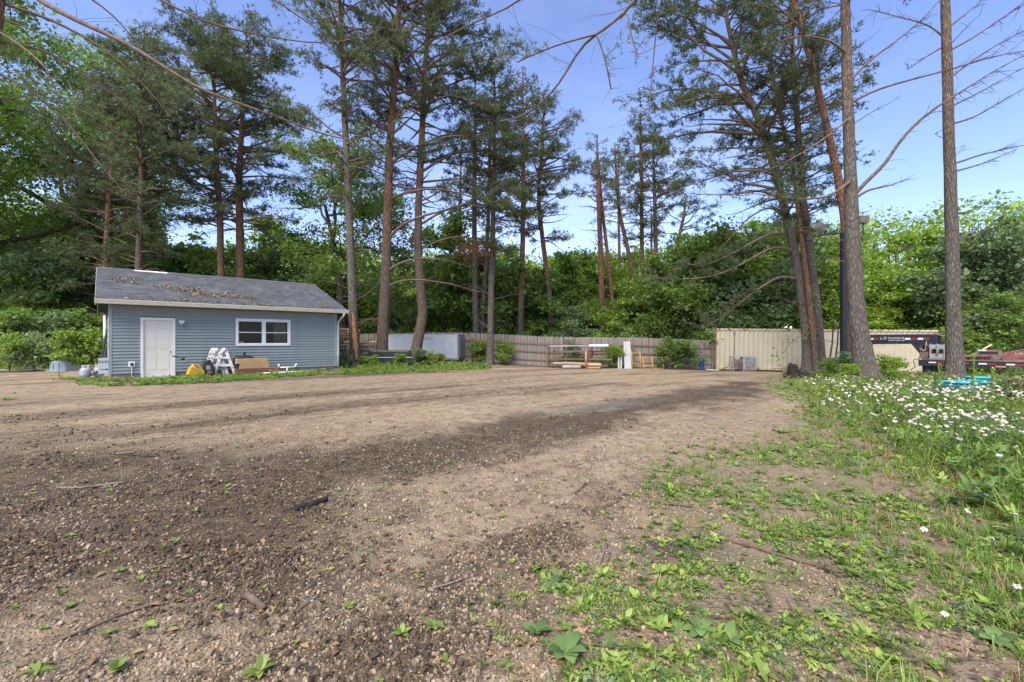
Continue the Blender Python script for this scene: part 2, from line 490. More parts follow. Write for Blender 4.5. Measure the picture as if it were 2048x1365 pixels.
soil = mixc(n, math2(n, 'MULTIPLY', ramp(n, peb.outputs['Distance'], .5, .3), ramp(n, sepc.outputs[2], .78, .84)), soil, (.30, .23, .16))
mudf = ramp(n, math2(n, 'ADD', attr('mud'), math2(n, 'MULTIPLY', math2(n, 'SUBTRACT', noise(n, v, 5, 6, .75), .5), 1.0)), .18, .95)
col = mixc(n, mudf, sand, soil)
gsoil = mixc(n, ramp(n, noise(n, v, 4, 6, .7), .35, .65), (.20, .148, .098), (.32, .245, .165))
gsoil = mixc(n, ramp(n, noise(n, v, 1.1, 5), .5, .62), gsoil, (.17, .175, .075))
col = mixc(n, math2(n, 'MULTIPLY', attr('green'), .8), col, gsoil)
col = mixc(n, math2(n, 'MULTIPLY', attr('wet'), .9), col, (.165, .145, .125))
L(n, col, b.inputs['Base Color'])
L(n, ramp(n, attr('wet'), .1, .8, .95, .32), b.inputs['Roughness'])
b.inputs['Specular IOR Level'].default_value = .25
hh = math2(n, 'ADD', math2(n, 'MULTIPLY', noise(n, v, 26, 6, .75), 1.2), math2(n, 'MULTIPLY', ramp(n, peb.outputs['Distance'], 0, .6, 1, 0), .7))
bump(n, b, hh, .8, .022)
M['yard'] = m
go = obj('ground', gme, m); go['kind'] = 'structure'

# ------------------------------------------------------------------ scattered ground stuff (geometry-node points)
def blob(seed, n_sub=1, sq=(1, .8, .6), jag=.18):
    import bmesh
    r = np.random.default_rng(seed)
    bm = bmesh.new(); bmesh.ops.create_icosphere(bm, subdivisions=n_sub, radius=.5)
    for q in bm.verts:
        k = 1 + r.uniform(-jag, jag)
        q.co = Vector((q.co.x * sq[0] * k, q.co.y * sq[1] * k, q.co.z * sq[2] * k))
    me = bpy.data.meshes.new('blob'); bm.to_mesh(me); bm.free()
    return me
def scatter(name, label, cat, pts, rot, scl, protos):
    cl = bpy.data.collections.new(name + '_shapes')
    for i, (me, mt) in enumerate(protos):
        if len(me.materials) == 0: me.materials.append(mt)
        cl.objects.link(bpy.data.objects.new(name + '_shape', me))
    npt = len(pts)
    me = bpy.data.meshes.new(name)
    me.vertices.add(npt); me.vertices.foreach_set('co', np.asarray(pts, np.float32).ravel())
    a = me.attributes.new('rot', 'FLOAT_VECTOR', 'POINT'); a.data.foreach_set('vector', np.asarray(rot, np.float32).ravel())
    a = me.attributes.new('scl', 'FLOAT', 'POINT'); a.data.foreach_set('value', np.asarray(scl, np.float32))
    a = me.attributes.new('idx', 'INT', 'POINT'); a.data.foreach_set('value', rng.integers(0, len(protos), npt).astype(np.int32))
    o = bpy.data.objects.new(name, me); COL.objects.link(o)
    ng = bpy.data.node_groups.new(name, 'GeometryNodeTree')
    ng.interface.new_socket('Geometry', in_out='INPUT', socket_type='NodeSocketGeometry')
    ng.interface.new_socket('Geometry', in_out='OUTPUT', socket_type='NodeSocketGeometry')
    N = ng.nodes
    gi, goo, ip, ci = N.new('NodeGroupInput'), N.new('NodeGroupOutput'), N.new('GeometryNodeInstanceOnPoints'), N.new('GeometryNodeCollectionInfo')
    ci.inputs['Collection'].default_value = cl; ci.inputs['Separate Children'].default_value = True; ci.inputs['Reset Children'].default_value = True
    ip.inputs['Pick Instance'].default_value = True
    def na(nm, t):
        q = N.new('GeometryNodeInputNamedAttribute'); q.data_type = t; q.inputs['Name'].default_value = nm; return q.outputs['Attribute']
    e = N.new('FunctionNodeEulerToRotation')
    ng.links.new(gi.outputs[0], ip.inputs['Points']); ng.links.new(ci.outputs[0], ip.inputs['Instance'])
    ng.links.new(na('rot', 'FLOAT_VECTOR'), e.inputs[0]); ng.links.new(e.outputs[0], ip.inputs['Rotation'])
    ng.links.new(na('scl', 'FLOAT'), ip.inputs['Scale']); ng.links.new(na('idx', 'INT'), ip.inputs['Instance Index'])
    ng.links.new(ip.outputs[0], goo.inputs[0])
    md = o.modifiers.new('scatter', 'NODES'); md.node_group = ng
    return tag(o, label, cat, kind='stuff')
def yard_points(npt, y0, y1, keep, power=1.0, marg=1.25):
    """Random points over the yard, denser near by; keep(x, y) gives the chance that one stays."""
    t = rng.random(npt)
    y = y0 * (y1 / y0) ** (t ** power)
    x = rng.uniform(-marg, marg, npt) * (y * 1.0 + .6)
    k = rng.random(npt) < keep(x, y)
    return x[k], y[k]
def place(x, y, dz=0.0):
    return np.stack([x, y, surf(x, y) + dz], -1)
def rnd_rot(k, tilt=.3, full=False):
    if full: return rng.uniform(0, 6.28, (k, 3))
    return np.stack([rng.uniform(-tilt, tilt, k), rng.uniform(-tilt, tilt, k), rng.uniform(0, 6.28, k)], -1)

def stone_mat(name, a, b_, c):
    m, n, bs = new_mat(name)
    oi = n.nodes.new('ShaderNodeObjectInfo')
    col = mixc(n, oi.outputs['Random'], a, b_)
    col = mixc(n, ramp(n, math2(n, 'FRACT', math2(n, 'MULTIPLY', oi.outputs['Random'], 17.3), 0), .92, .94), col, c)
    col = mixc(n, ramp(n, noise(n, coords(n), 5, 4), .4, .7, 0, .5), col, tuple(q * .6 for q in a))
    L(n, col, bs.inputs['Base Color']); bs.inputs['Roughness'].default_value = .8; bs.inputs['Specular IOR Level'].default_value = .25
    return m
M['pebble'] = stone_mat('pebble', (.21, .155, .10), (.47, .375, .26), (.22, .215, .20))
M['clod'] = stone_mat('clod', (.058, .041, .027), (.13, .094, .06), (.20, .145, .095))
x, y = yard_points(130000, 1.3, 8.5, lambda x, y: np.clip(1.0 - .6 * mud_mask(x, y) - .45 * green_mask(x, y), .08, 1) * (.1 + 1.1 * sstep(.3, .7, fbm(x * 1.7, y * 1.7, 91)) + .35 * sstep(3.6, 2.4, y)))
sc = rng.lognormal(math.log(.0125), .42, len(x)) * np.clip(.9 + y * .03, .8, 1.2)
pt = place(x, y); pt[:, 2] += sc * .12
gk = rng.random(len(x)) < np.where(y > 4, .75, 1); pt, sc, x = pt[gk], sc[gk], x[gk]
scatter('gravel', 'rounded tan and grey pebbles strewn over the yard dirt', 'gravel', pt, rnd_rot(len(x), full=True), np.minimum(sc, .05), [(blob(i, 1, (1, .85, .62)), M['pebble']) for i in range(4)])
x, y = yard_points(120000, 1.3, 14, lambda x, y: np.clip(mud_mask(x, y) * 1.5 - .55, .01, 1) * (1 - .8 * green_mask(x, y)) * sstep(.35, .62, fbm(x * 2.3, y * 2.3, 95)))
sc = rng.lognormal(math.log(.0145), .55, len(x)); sc = np.minimum(sc, .026 + .004 * y)
pt = place(x, y); pt[:, 2] += sc * .15
scatter('soil_clods', 'dark crumbly clods of churned wet soil in the wheel tracks', 'soil', pt, rnd_rot(len(x), full=True), sc, [(blob(20 + i, 2, (1, .9, .7), .20), M['clod']) for i in range(4)])

# leaf litter, needles and chips
def chip(l, wd, bend):
    return mesh_np('chip', [(-l / 2, -wd * .2, 0), (0, -wd / 2, bend), (l / 2, 0, 0), (0, wd / 2, bend * 1.1)], [(0, 1, 2, 3)])
x, y = yard_points(16000, 1.3, 12, lambda x, y: .35 + .4 * green_mask(x, y) + .3 * mud_mask(x, y))
scatter('leaf_litter', 'dry brown leaves and wood chips lying on the gravel', 'litter', place(x, y, .012), rnd_rot(len(x), .35), rng.uniform(.5, 1.3, len(x)),
        [(chip(.05, .03, .006), M['dry']), (chip(.035, .025, -.004), M['dry']), (chip(.09, .006, .003), M['dry']), (chip(.07, .005, -.003), M['dry']), (chip(.04, .012, .004), M['dry']), (chip(.2, .007, .006), M['twig']), (chip(.14, .006, -.004), M['twig']), (chip(.05, .02, .01), M['twig'])])

# weeds: small leaf rosettes, clover, grass tufts
def leaf_shape(l, wd, az, el, droop, base=(0, 0, 0), nseg=3):
    """One leaf blade as a strip: starts at base, rises with el, bends down by droop."""
    V, F = [], []
    c, s = math.cos(az), math.sin(az)
    px_, pz = 0, 0; e = el
    for i in range(nseg + 1):
        t = i / nseg
        wq = wd * .5 * (math.sin(math.pi * min(max(t * .86 + .1, 0), 1)) ** .8)
        for sgn in (-1, 1):
            V.append((base[0] + c * px_ - s * sgn * wq, base[1] + s * px_ + c * sgn * wq, base[2] + pz + abs(wq) * .25))
        px_ += math.cos(e) * l / nseg; pz += math.sin(e) * l / nseg; e -= droop / nseg
    for i in range(nseg):
        F.append((2 * i, 2 * i + 1, 2 * i + 3, 2 * i + 2))
    return V, F
def rosette(seed, nl, l, wd, el, droop, spread=.01, nseg=3, stem=0):
    r = random.Random(seed); mb = MB()
    for i in range(nl):
        az = 6.283 * i / nl * 1.0 + r.uniform(-.5, .5)
        k = r.uniform(.65, 1.15)
        bz = r.uniform(0, stem)
        V, F = leaf_shape(l * k, wd * k, az, el + r.uniform(-.3, .3), droop * r.uniform(.6, 1.3), (r.uniform(-spread, spread), r.uniform(-spread, spread), bz), nseg)
        mb.add(V, F, smooth=True)
    if stem: mb.tube([(0, 0, 0), (r.uniform(-.01, .01), 0, stem)], .003, 3, False)
    return mb.mesh('rosette')
def tuft(seed, nb, l, wd):
    r = random.Random(seed); mb = MB()
    for i in range(nb):
        V, F = leaf_shape(l * r.uniform(.5, 1.1), wd, r.uniform(0, 6.28), r.uniform(.7, 1.45), r.uniform(.3, 1.3), (r.uniform(-.03, .03), r.uniform(-.03, .03), 0), 3)
        mb.add(V, F)
    return mb.mesh('tuft')
def veg(x, y):
    fine = sstep(.40, .60, fbm(x * 4.2, y * 4.2, 133))
    g = green_mask(x, y)
    right = sstep(-1.5, 3.5, x - .42 * y)
    n = fbm(x * 1.9, y * 1.9, 33)
    bare = np.exp(-((x - 3.1) / 1.3) ** 2 - ((y - 4.7) / .55) ** 2) + np.exp(-((x - 4.6) / 1.2) ** 2 - ((y - 7.6) / 2.2) ** 2)
    d = g * (.35 + .75 * right) * sstep(.24 - .12 * right, .56, n)
    return np.clip(d * (1 - .85 * np.clip(bare, 0, 1)) * (.12 + .88 * fine), 0, 1)
low = [(rosette(i, 7, .05, .028, .45, .6, .012, 2), M['weed']) for i in range(3)] + [(rosette(10 + i, 9, .065, .034, .6, .8, .02, 2, .03), M['weed']) for i in range(3)] + [(rosette(40, 8, .06, .03, .5, .9, .015, 2), M['weed_dark']), (rosette(41, 8, .055, .03, .5, .9, .015, 2), M['weed_pale']), (rosette(42, 14, .035, .014, .7, .8, .03, 2, .03), M['weed']), (rosette(43, 14, .03, .016, .6, .8, .04, 2, .02), M['weed_pale']), (rosette(44, 18, .028, .012, .8, .8, .05, 2, .03), M['weed']), (rosette(45, 16, .03, .012, .5, .8, .05, 2, .02), M['weed_dark']), (rosette(46, 6, .05, .022, .2, .6, .02, 2), M['dry'])] + [(rosette(200 + i, 20, .024, .013, .8, .9, .06, 2, .04), M[('weed', 'weed_dark', 'weed_pale')[i % 3]]) for i in range(5)] + [(tuft(210 + i, 12, .09, .004), M['grass']) for i in range(2)]
x, y = yard_points(105000, 1.25, 20, lambda x, y: np.clip(veg(x, y) * 1.8, 0, 1), .9)
scatter('ground_weeds', 'low leafy green weeds spreading over the right of the yard', 'weeds', place(x, y), rnd_rot(len(x), .3), np.clip(rng.lognormal(-.62, .38, len(x)), .22, 1.1) * np.clip(.72 + .08 * y, .75, 1.6), low)
# sparse seedlings out on the gravel
x, y = yard_points(5200, 1.25, 12, lambda x, y: .10 + .5 * sstep(.52, .7, fbm(x * .9, y * .9, 77)) * (1 - .6 * mud_mask(x, y)) * sstep(-4.5, 1, x - .1 * y), .8)
scatter('seedlings', 'scattered pale green seedlings sprouting from the gravel', 'seedlings', place(x, y), rnd_rot(len(x), .25), rng.uniform(.4, 1.0, len(x)), [(rosette(60 + i, 4, .04, .03, .6, .5, .005, 2, .012), M['weed']) for i in range(3)])
tufts = [(tuft(70 + i, 18, .13, .005), M['grass']) for i in range(3)] + [(tuft(78, 14, .13, .004), M['dry'])]
x, y = yard_points(16000, 1.25, 22, lambda x, y: np.clip(green_mask(x, y) * (.1 + .9 * sstep(.45, .66, fbm(x * .7 + 4, y * .7, 35))) * (.3 + .7 * sstep(0, 5, x - .2 * y)), 0, 1), .75)
scatter('grass', 'thin green grass tufts among the weeds at right', 'grass', place(x, y), rnd_rot(len(x), .2), rng.uniform(.5, 1.2, len(x)), tufts)
# taller growth: the flower bank on the right, the strip by the shed, the island of pines, the fence foot
bank_c = [tuple(GP(*p)) for p in [(1570, 775), (1640, 830), (1760, 905), (1930, 1010), (2060, 1180)]] + [(9, 2.0), (40, 6), (40, 24), (15.5, 24), (13.0, 21)]
def bank(x, y):
    d = seg_dist(x, y, bank_c + bank_c[:1])
    return sstep(-.2, .9, np.where(in_poly(x, y, bank_c), d, -d) + (fbm(x * 1.2, y * 1.2, 36) - .5) * 1.2)
tall = [(rosette(80 + i, 16, .12, .026, .9, 1.1, .03, 3, .22), M['weed']) for i in range(3)] + [(rosette(85 + i, 14, .12, .045, .8, 1.0, .03, 3, .18), M['weed_dark']) for i in range(2)] + [(tuft(88 + i, 20, .27, .007), M['grass']) for i in range(2)] + [(rosette(180 + i, 22, .07, .02, .8, 1.0, .05, 2, .20), M['weed']) for i in range(3)] + [(tuft(188, 14, .26, .005), M['dry'])]
x, y = yard_points(24000, 2.2, 24, lambda x, y: bank(x, y) * (.55 + .45 * fbm(x * 2, y * 2, 38)), .62, 1.3)
scatter('meadow_growth', 'dense knee-high green stems and leaves of the flower bank', 'undergrowth', place(x, y), rnd_rot(len(x), .25), rng.uniform(.6, 1.25, len(x)), tall)
kx = rng.uniform(-46, 40, 60000); ky = rng.uniform(11, 36, 60000)
k = rng.random(60000) < isle_mask(kx, ky) * (.85 - .45 * (ky > 29)) * (.25 + .75 * sstep(.36, .55, fbm(kx * .8, ky * .8, 39)))
kx, ky = kx[k], ky[k]
ca, sa = math.cos(R(41.87)), math.sin(R(41.87))
lx, ly = (kx + 13.99) * ca + (ky - 15.8) * sa, -(kx + 13.99) * sa + (ky - 15.8) * ca
k = ~((lx > -.6) & (lx < 8.1) & (ly > -.35) & (ly < 8.4))
kx, ky, lx, ly = kx[k], ky[k], lx[k], ly[k]
ksc = rng.uniform(.5, 1.2, len(kx)) * np.where((ly > -2.6) & (ly < 0) & (lx < 8.2), .6, 1.0)
scatter('border_growth', 'green weeds along the shed foot, under the pines and by the fence', 'weeds', place(kx, ky), rnd_rot(len(kx), .25), ksc, tall[:5] + [(tuft(95, 26, .22, .009), M['grass'])])

# short turf: the strip at the shed foot and under the pines
kx = rng.uniform(-19, 2, 90000); ky = rng.uniform(12, 29, 90000)
isl = np.zeros(len(kx))
for pl in (ISLAND, SHEDSTRIP):
    d = seg_dist(kx, ky, pl + pl[:1]); isl = np.maximum(isl, sstep(-.35, .15, np.where(in_poly(kx, ky, pl), d, -d) + (fbm(kx * 1.3, ky * 1.3, 24) - .5) * .8))
lx, ly = (kx + 13.99) * ca + (ky - 15.8) * sa, -(kx + 13.99) * sa + (ky - 15.8) * ca
k = (rng.random(len(kx)) < isl * .75 * sstep(.3, .66, fbm(kx * 1.6, ky * 1.6, 25))) & ~((lx > -.3) & (lx < 8.0) & (ly > -.1) & (ly < 8.2)) & ~((lx > .7) & (lx < 2.1) & (ly > -.5) & (ly < 0))
scatter('turf', 'short green turf along the shed foot and under the pines', 'grass', place(kx[k], ky[k]), rnd_rot(k.sum(), .2), rng.uniform(.5, 1.1, k.sum()), [(tuft(140, 20, .13, .012), M['grass']), (tuft(141, 18, .10, .014), M['weed']), (rosette(142, 9, .08, .04, .7, .8, .03, 2, .05), M['weed']), (rosette(143, 9, .07, .035, .6, .8, .03, 2, .04), M['weed_dark'])])
# ------------------------------------------------------------------ trees
def catmull(p, n):
    p = np.asarray(p, float)
    d = np.r_[0, np.cumsum(np.linalg.norm(np.diff(p, axis=0), axis=1))]
    t = np.linspace(0, d[-1], n)
    q = np.stack([np.interp(t, d, p[:, i]) for i in range(p.shape[1])], -1)
    for _ in range(2):
        q[1:-1] = .25 * q[:-2] + .5 * q[1:-1] + .25 * q[2:]
    return q
def needle_tufts(C, D, r, nn=6, l=.14, wd=.022, spread=.9):
    """Needle sprays: nn slim triangles round each point of C, leaning along D."""
    k = len(C)
    d = D[:, None] * .8 + r.normal(0, spread * .6, (k, nn, 3)); d[..., 2] += .12
    d /= np.linalg.norm(d, axis=-1, keepdims=True) + 1e-9
    side = np.cross(d, r.normal(0, 1, (k, nn, 3))); side /= np.linalg.norm(side, axis=-1, keepdims=True) + 1e-9
    ln = l * r.uniform(.6, 1.15, (k, nn, 1))
    c = C[:, None] + d * .01
    V = np.stack([c + side * wd * .5, c - side * wd * .5, c + d * ln], 2).reshape(-1, 3)
    return V, np.arange(len(V)).reshape(-1, 3)
def leaves(C, r, size, up=.5):
    """Leaf blades (folded kites) at points C."""
    k = len(C)
    nrm = r.normal(0, 1, (k, 3)); nrm[:, 2] = np.abs(nrm[:, 2]) + up
    nrm /= np.linalg.norm(nrm, axis=1, keepdims=True)
    a = np.cross(nrm, r.normal(0, 1, (k, 3))); a /= np.linalg.norm(a, axis=1, keepdims=True) + 1e-9
    b_ = np.cross(nrm, a)
    s = size * np.clip(r.lognormal(-.1, .42, (k, 1)), .35, 2.2)
    V = np.stack([C - a * s * .5, C + b_ * s * .36 + nrm * s * .1 - a * s * .05, C + a * s * .5 - nrm * s * .08, C - b_ * s * .36 + nrm * s * .1 - a * s * .05], 1).reshape(-1, 3)
    return V, np.arange(4 * k).reshape(-1, 4)
def branch_pts(p0, az, el, ln, r, n=7, sag=.15, wob=.12):
    d = np.array([math.cos(az) * math.cos(el), math.sin(az) * math.cos(el), math.sin(el)])
    pts = [np.array(p0, float)]
    st = ln / (n - 1)
    for i in range(n - 1):
        d = d + r.normal(0, wob, 3) + np.array([0, 0, -sag * .3 if i < n * .6 else sag * .5])
        d /= np.linalg.norm(d)
        pts.append(pts[-1] + d * st)
    return np.array(pts)
PINES = []
def pine(label, path, Yd, top, zb, zt, lmax, bark='pine_bark', orange=7., dens=1.0, bias=(0, 0), dead=.25, seed=0, limbs=(), stubs=0, ndl='needle', deadclump=None, extra=(), group='tall pines around the yard', flare=1.35, elev=(.05, .45), fine=1.0, thin=.85):
    """A pine: path = (px, py, width px) up the trunk as the photo shows it, Yd metres away; needles between heights zb and zt."""
    r = np.random.default_rng(100 + seed)
    pts, rad = [], []
    if len(path[0]) == 4:                      # trunk given in metres (it stands outside the view)
        base = np.array([path[0][0], path[0][1], float(surf(path[0][0], path[0][1]))]); Y0 = 0
        for x_, y_, z_, r_ in path: pts.append(np.array([x_, y_, z_])); rad.append(r_)
    else:
        base = gx(path[0][0], Yd); Y0 = Yd
        for px, py, wp in path:
            p = P(px, py, Yd); pts.append(p); rad.append(wp * .5 * Yd / FPX * thin * math.cos(math.atan((px - CX) / FPX)))
    pts[0] = np.array([pts[0][0], pts[0][1], base[2] - .25])
    pts, rad = np.array(pts), np.array(rad)
    if pts[-1][2] < top:
        dv = pts[-1] - pts[-2]; dv = dv / max(dv[2], .1)
        e = pts[-1] + np.array([dv[0] * .5, r.uniform(-.02, .02), 1.0]) * (top - pts[-1][2])
        pts = np.vstack([pts, e]); rad = np.r_[rad, .03]
    H = top - base[2]
    q = catmull(np.c_[pts, rad], max(20, int(H / .3)))
    ctr, rr = q[:, :3] - base, q[:, 3]
    ctr[:, 1] += np.sin(np.linspace(0, 5, len(ctr)) + seed) * .06
    hh = ctr[:, 2]
    rr = rr * (1 + (flare - 1) * np.exp(-np.maximum(hh, 0) / .35))
    root = thing('pine_tree', label, 'tree', tuple(base), 0, group)
    sides = 18 if Yd < 30 else 10
    V, Fq = tube_np(ctr, rr, sides)
    ax = np.repeat(ctr, sides, 0)
    th = np.tile(np.arange(sides), len(ctr))
    off = (fbm(th * 1.7 + seed, np.repeat(hh, sides) * 2.2, 7) - .5) * .16 + (fbm(th * .6 + seed * 3, np.repeat(hh, sides) * .7, 9) - .5) * .14
    ang = th * 2 * np.pi / sides
    rootl = np.exp(-np.maximum(np.repeat(hh, sides), 0) / .3) * .35 * np.maximum(0, np.cos(ang * 4 + seed))
    V = ax + (V - ax) * (1 + off + rootl)[:, None]
    tr = obj('trunk', mesh_np('trunk', V, Fq, True), M[bark], root)
    tr['orange_z'] = float(orange)
    wood, twigs, nd = NB(), NB(), NB()
    bare = None
    def at_h(z):
        return np.array([np.interp(z, hh, ctr[:, i]) for i in range(3)]), float(np.interp(z, hh, rr))
    def dress(bp, br, ln, foliage, f0=.4):
        """Side twigs and needles of one limb."""
        k = max(3, int(ln * (5.2 if fine == 1 else 7) * dens))
        for t in np.r_[r.uniform(f0, 1, k), 1.0]:
            i = t * (len(bp) - 1); j = min(int(i), len(bp) - 2); p = bp[j] + (bp[j + 1] - bp[j]) * (i - j)
            d0 = bp[j + 1] - bp[j]; d0 /= np.linalg.norm(d0)
            az = math.atan2(d0[1], d0[0]) + r.choice([-1, 1]) * r.uniform(.3, 1.25)
            tl = r.uniform(.35, .8) * (.55 + .14 * ln)
            tp = branch_pts(p, az, r.uniform(-.15, .5), tl, r, 4, .1, .2)
            V, F_ = tube_np(tp, np.linspace(.012, .005, 4) * (1 if foliage else .8) * fine, 3); twigs.add(V, F_)
            if foliage and r.random() < .78:
                m_ = max(3, int((11 if fine == 1 else 10) * tl / .5))
                tt = r.uniform(.35, 1.05, m_) * 3
                jj = np.minimum(tt.astype(int), 2); ff = (tt - jj)[:, None]
                C = tp[jj] * (1 - ff) + tp[jj + 1] * ff + r.normal(0, .085, (m_, 3))
                dd = np.repeat((tp[-1] - tp[0])[None] / tl, m_, 0)
                V, F_ = needle_tufts(C, dd, r, 7, .16 * fine ** .5, .026 * fine, .95); nd.add(V, F_)
    z = zb
    b_ang = math.atan2(bias[1], bias[0]); b_k = math.hypot(*bias)
    while z < zt:
        t = (z - zb) / max(zt - zb, .1)
        prof = (.55 + .9 * t) if t < .45 else (1.0 - ((t - .45) / .55) ** 1.6 * .85)
        for k in range(r.integers(2, 5)):
            az = r.uniform(0, 6.283)
            ln = lmax * prof * r.uniform(.55, 1.1) * (1 + b_k * math.cos(az - b_ang))
            if ln < .4: continue
            p0, rt = at_h(z + r.uniform(-.2, .2))
            isdead = r.random() < dead * (1.6 - 1.5 * t)
            el = r.uniform(*elev) + t * .35 - (.15 if isdead else 0)
            bp = branch_pts(p0, az, el, ln * (.7 if isdead else 1), r)
            br = np.linspace(min(.022 + .013 * ln, rt * .7), .008, len(bp))
            V, F_ = tube_np(bp, br, 5); wood.add(V, F_)
            dress(bp, br, ln * (.5 if isdead else 1), not isdead, .25 if isdead else .38)
        z += r.uniform(.30, .52) / max(dens, .5)
    for k in range(stubs * 2):                     # bare snapped side branches low on the trunk
        zz = r.uniform(1.5, max(zb, 3)); p0, rt = at_h(zz)
        ln = r.uniform(.25, 2.0)
        bp = branch_pts(p0, r.uniform(0, 6.28), r.uniform(.0, .6), ln, r, 5, .05, .1)
        V, F_ = tube_np(bp, np.linspace(.020, .007, 5), 5); wood.add(V, F_)
        if ln > .7: dress(bp, None, .5, False, .3)
    for lm in limbs:                           # limbs traced one by one: (px, py, depth offset) ..., thickness px, needles?
        pl, tk, fol = lm
        bp = catmull([(P(a, b_, Y0 + c) if Y0 else P(a, b_, c)) - base for a, b_, c in pl], max(10, 3 * len(pl)))
        ln = np.linalg.norm(np.diff(bp, axis=0), axis=1).sum()
        br = np.linspace(tk * .5 * Yd / FPX, .009, len(bp))
        V, F_ = tube_np(bp, br, 7); wood.add(V, F_)
        dress(bp, br, min(ln, 5) * (1.6 if fol == 2 else 1), bool(fol), .45 if fol != 2 else .6)
        if not fol or fol == 3: dress(bp, br, ln * .5, False, .15)
    if wood.n: obj('limb', wood.mesh('limb', True), M['branch'], root)['kind'] = 'stuff'
    if twigs.n: obj('twig', twigs.mesh('twig'), M['twig'], root)['kind'] = 'stuff'
    if nd.n: obj('crown', nd.mesh('crown'), M[ndl], root)
    if deadclump:
        c0 = P(deadclump[0], deadclump[1], Yd) - base
        C = c0 + r.normal(0, 1, (deadclump[3], 3)) * np.array([1, .6, .6]) * deadclump[2]
        V, F_ = needle_tufts(C, r.normal(0, .5, C.shape), r, 7)
        obj('dead_needles', mesh_np('dead_needles', V, F_), M['needle_dead'], root)['label'] = 'rust brown dead needle clump'
    PINES.append(root)
    return root

# the pines by the shed
pine('tall grey-barked pine at the shed corner with a bare orange scar low on its trunk', [(712, 738, 32), (706, 650, 28), (703, 560, 25), (699, 450, 22), (694, 330, 20), (688, 200, 17), (683, 80, 14), (680, 0, 12)], 23.2, 25, 8.5, 24.5, 4.2, 'grey_bark', 30, .9, (.1, 0), .45, 1, thin=.68, stubs=10, elev=(-.1, .3))
pine('broad reddish pine between the shed corner pine and the leaning pine', [(762, 735, 34), (766, 650, 31), (771, 560, 28), (775, 450, 26), (780, 300, 22), (790, 160, 18), (797, 40, 14)], 25.0, 26.5, 10, 26, 5.0, 'pine_bark', 6.5, 1.0, (.15, 0), .3, 2, thin=.72, stubs=6, limbs=[
    ([(775, 480, 0), (800, 450, -.2), (850, 430, -.4), (900, 420, -.5), (960, 395, -.6), (1010, 370, -.6)], 7, 3),
    ([(778, 400, 0), (810, 385, -.3), (870, 375, -.5), (930, 390, -.6), (985, 410, -.8), (1030, 385, -.8)], 6, 2),
    ([(780, 330, 0), (815, 300, -.3), (850, 285, -.5), (905, 270, -.6), (960, 275, -.7), (1010, 285, -.7)], 6, 2),
    ([(772, 545, 0), (800, 525, -.2), (845, 515, -.3), (900, 522, -.4), (940, 535, -.4)], 6, 0),
    ([(772, 575, 0), (800, 560, -.2), (850, 560, -.3), (910, 570, -.4), (960, 585, -.4)], 5, 0),
    ([(785, 240, 0), (830, 190, -.3), (880, 150, -.4), (930, 130, -.5), (985, 118, -.5)], 6, 2)])
pine('pine leaning right at its foot in front of the grey trailer', [(826, 738, 33), (834, 690, 30), (846, 630, 27), (840, 560, 25), (836, 500, 23), (838, 400, 20), (843, 300, 18), (848, 180, 15), (855, 60, 12)], 26.0, 25.5, 9, 25, 5.0, 'pine_bark', 9.5, 1.0, (.2, 0), .3, 3, thin=.72, stubs=6, flare=1.2, limbs=[
    ([(840, 450, 0), (880, 425, .2), (930, 405, .3), (1000, 425, .4), (1050, 440, .4)], 5, 2),
    ([(842, 345, 0), (880, 320, .2), (925, 300, .3), (975, 315, .4), (1020, 320, .5)], 6, 2),
    ([(842, 365, 0), (890, 360, .3), (945, 355, .4), (1000, 375, .5), (1060, 400, .5)], 5, 2),
    ([(838, 500, 0), (880, 480, .2), (930, 470, .3), (985, 500, .3), (1010, 505, .3)], 5, 2),
    ([(848, 230, 0), (890, 205, .3), (940, 210, .4), (985, 235, .5)], 5, 2)], deadclump=(945, 500, .55, 240))
sc_o = PINES[0]; sc_b = np.array(sc_o.location)
V, Fq = [], []
for j in range(13):
    t = j / 12; c0 = P(704 + 8 * (1 - t) - .5, 720 - 95 * t, 23.2) - sc_b; rr = (30 - 4 * t) * .5 * 23.2 / FPX * .68 * 1.07
    hw = .42 * math.sin(math.pi * min(1, .12 + t * .85)) * (1 + .3 * math.sin(j * 2.3))
    for k in range(5):
        a_ = -1.05 + (k / 4 - .5) * 2 * hw
        V.append((c0[0] + rr * math.cos(a_), c0[1] + rr * math.sin(a_), c0[2]))
for j in range(12):
    for k in range(4): Fq.append((j * 5 + k, j * 5 + k + 1, (j + 1) * 5 + k + 1, (j + 1) * 5 + k))
o = obj('bare_scar', mesh_np('bare_scar', V, Fq, True), pm('bare_wood', (.50, .24, .085), (.34, .17, .07), 6, .85, st=(6, 6, 1), bmp=.5, bscale=12, c3=(.15, .09, .055), s3=3, f3=(.52, .62)), sc_o); o['label'] = 'bare orange patch without bark'
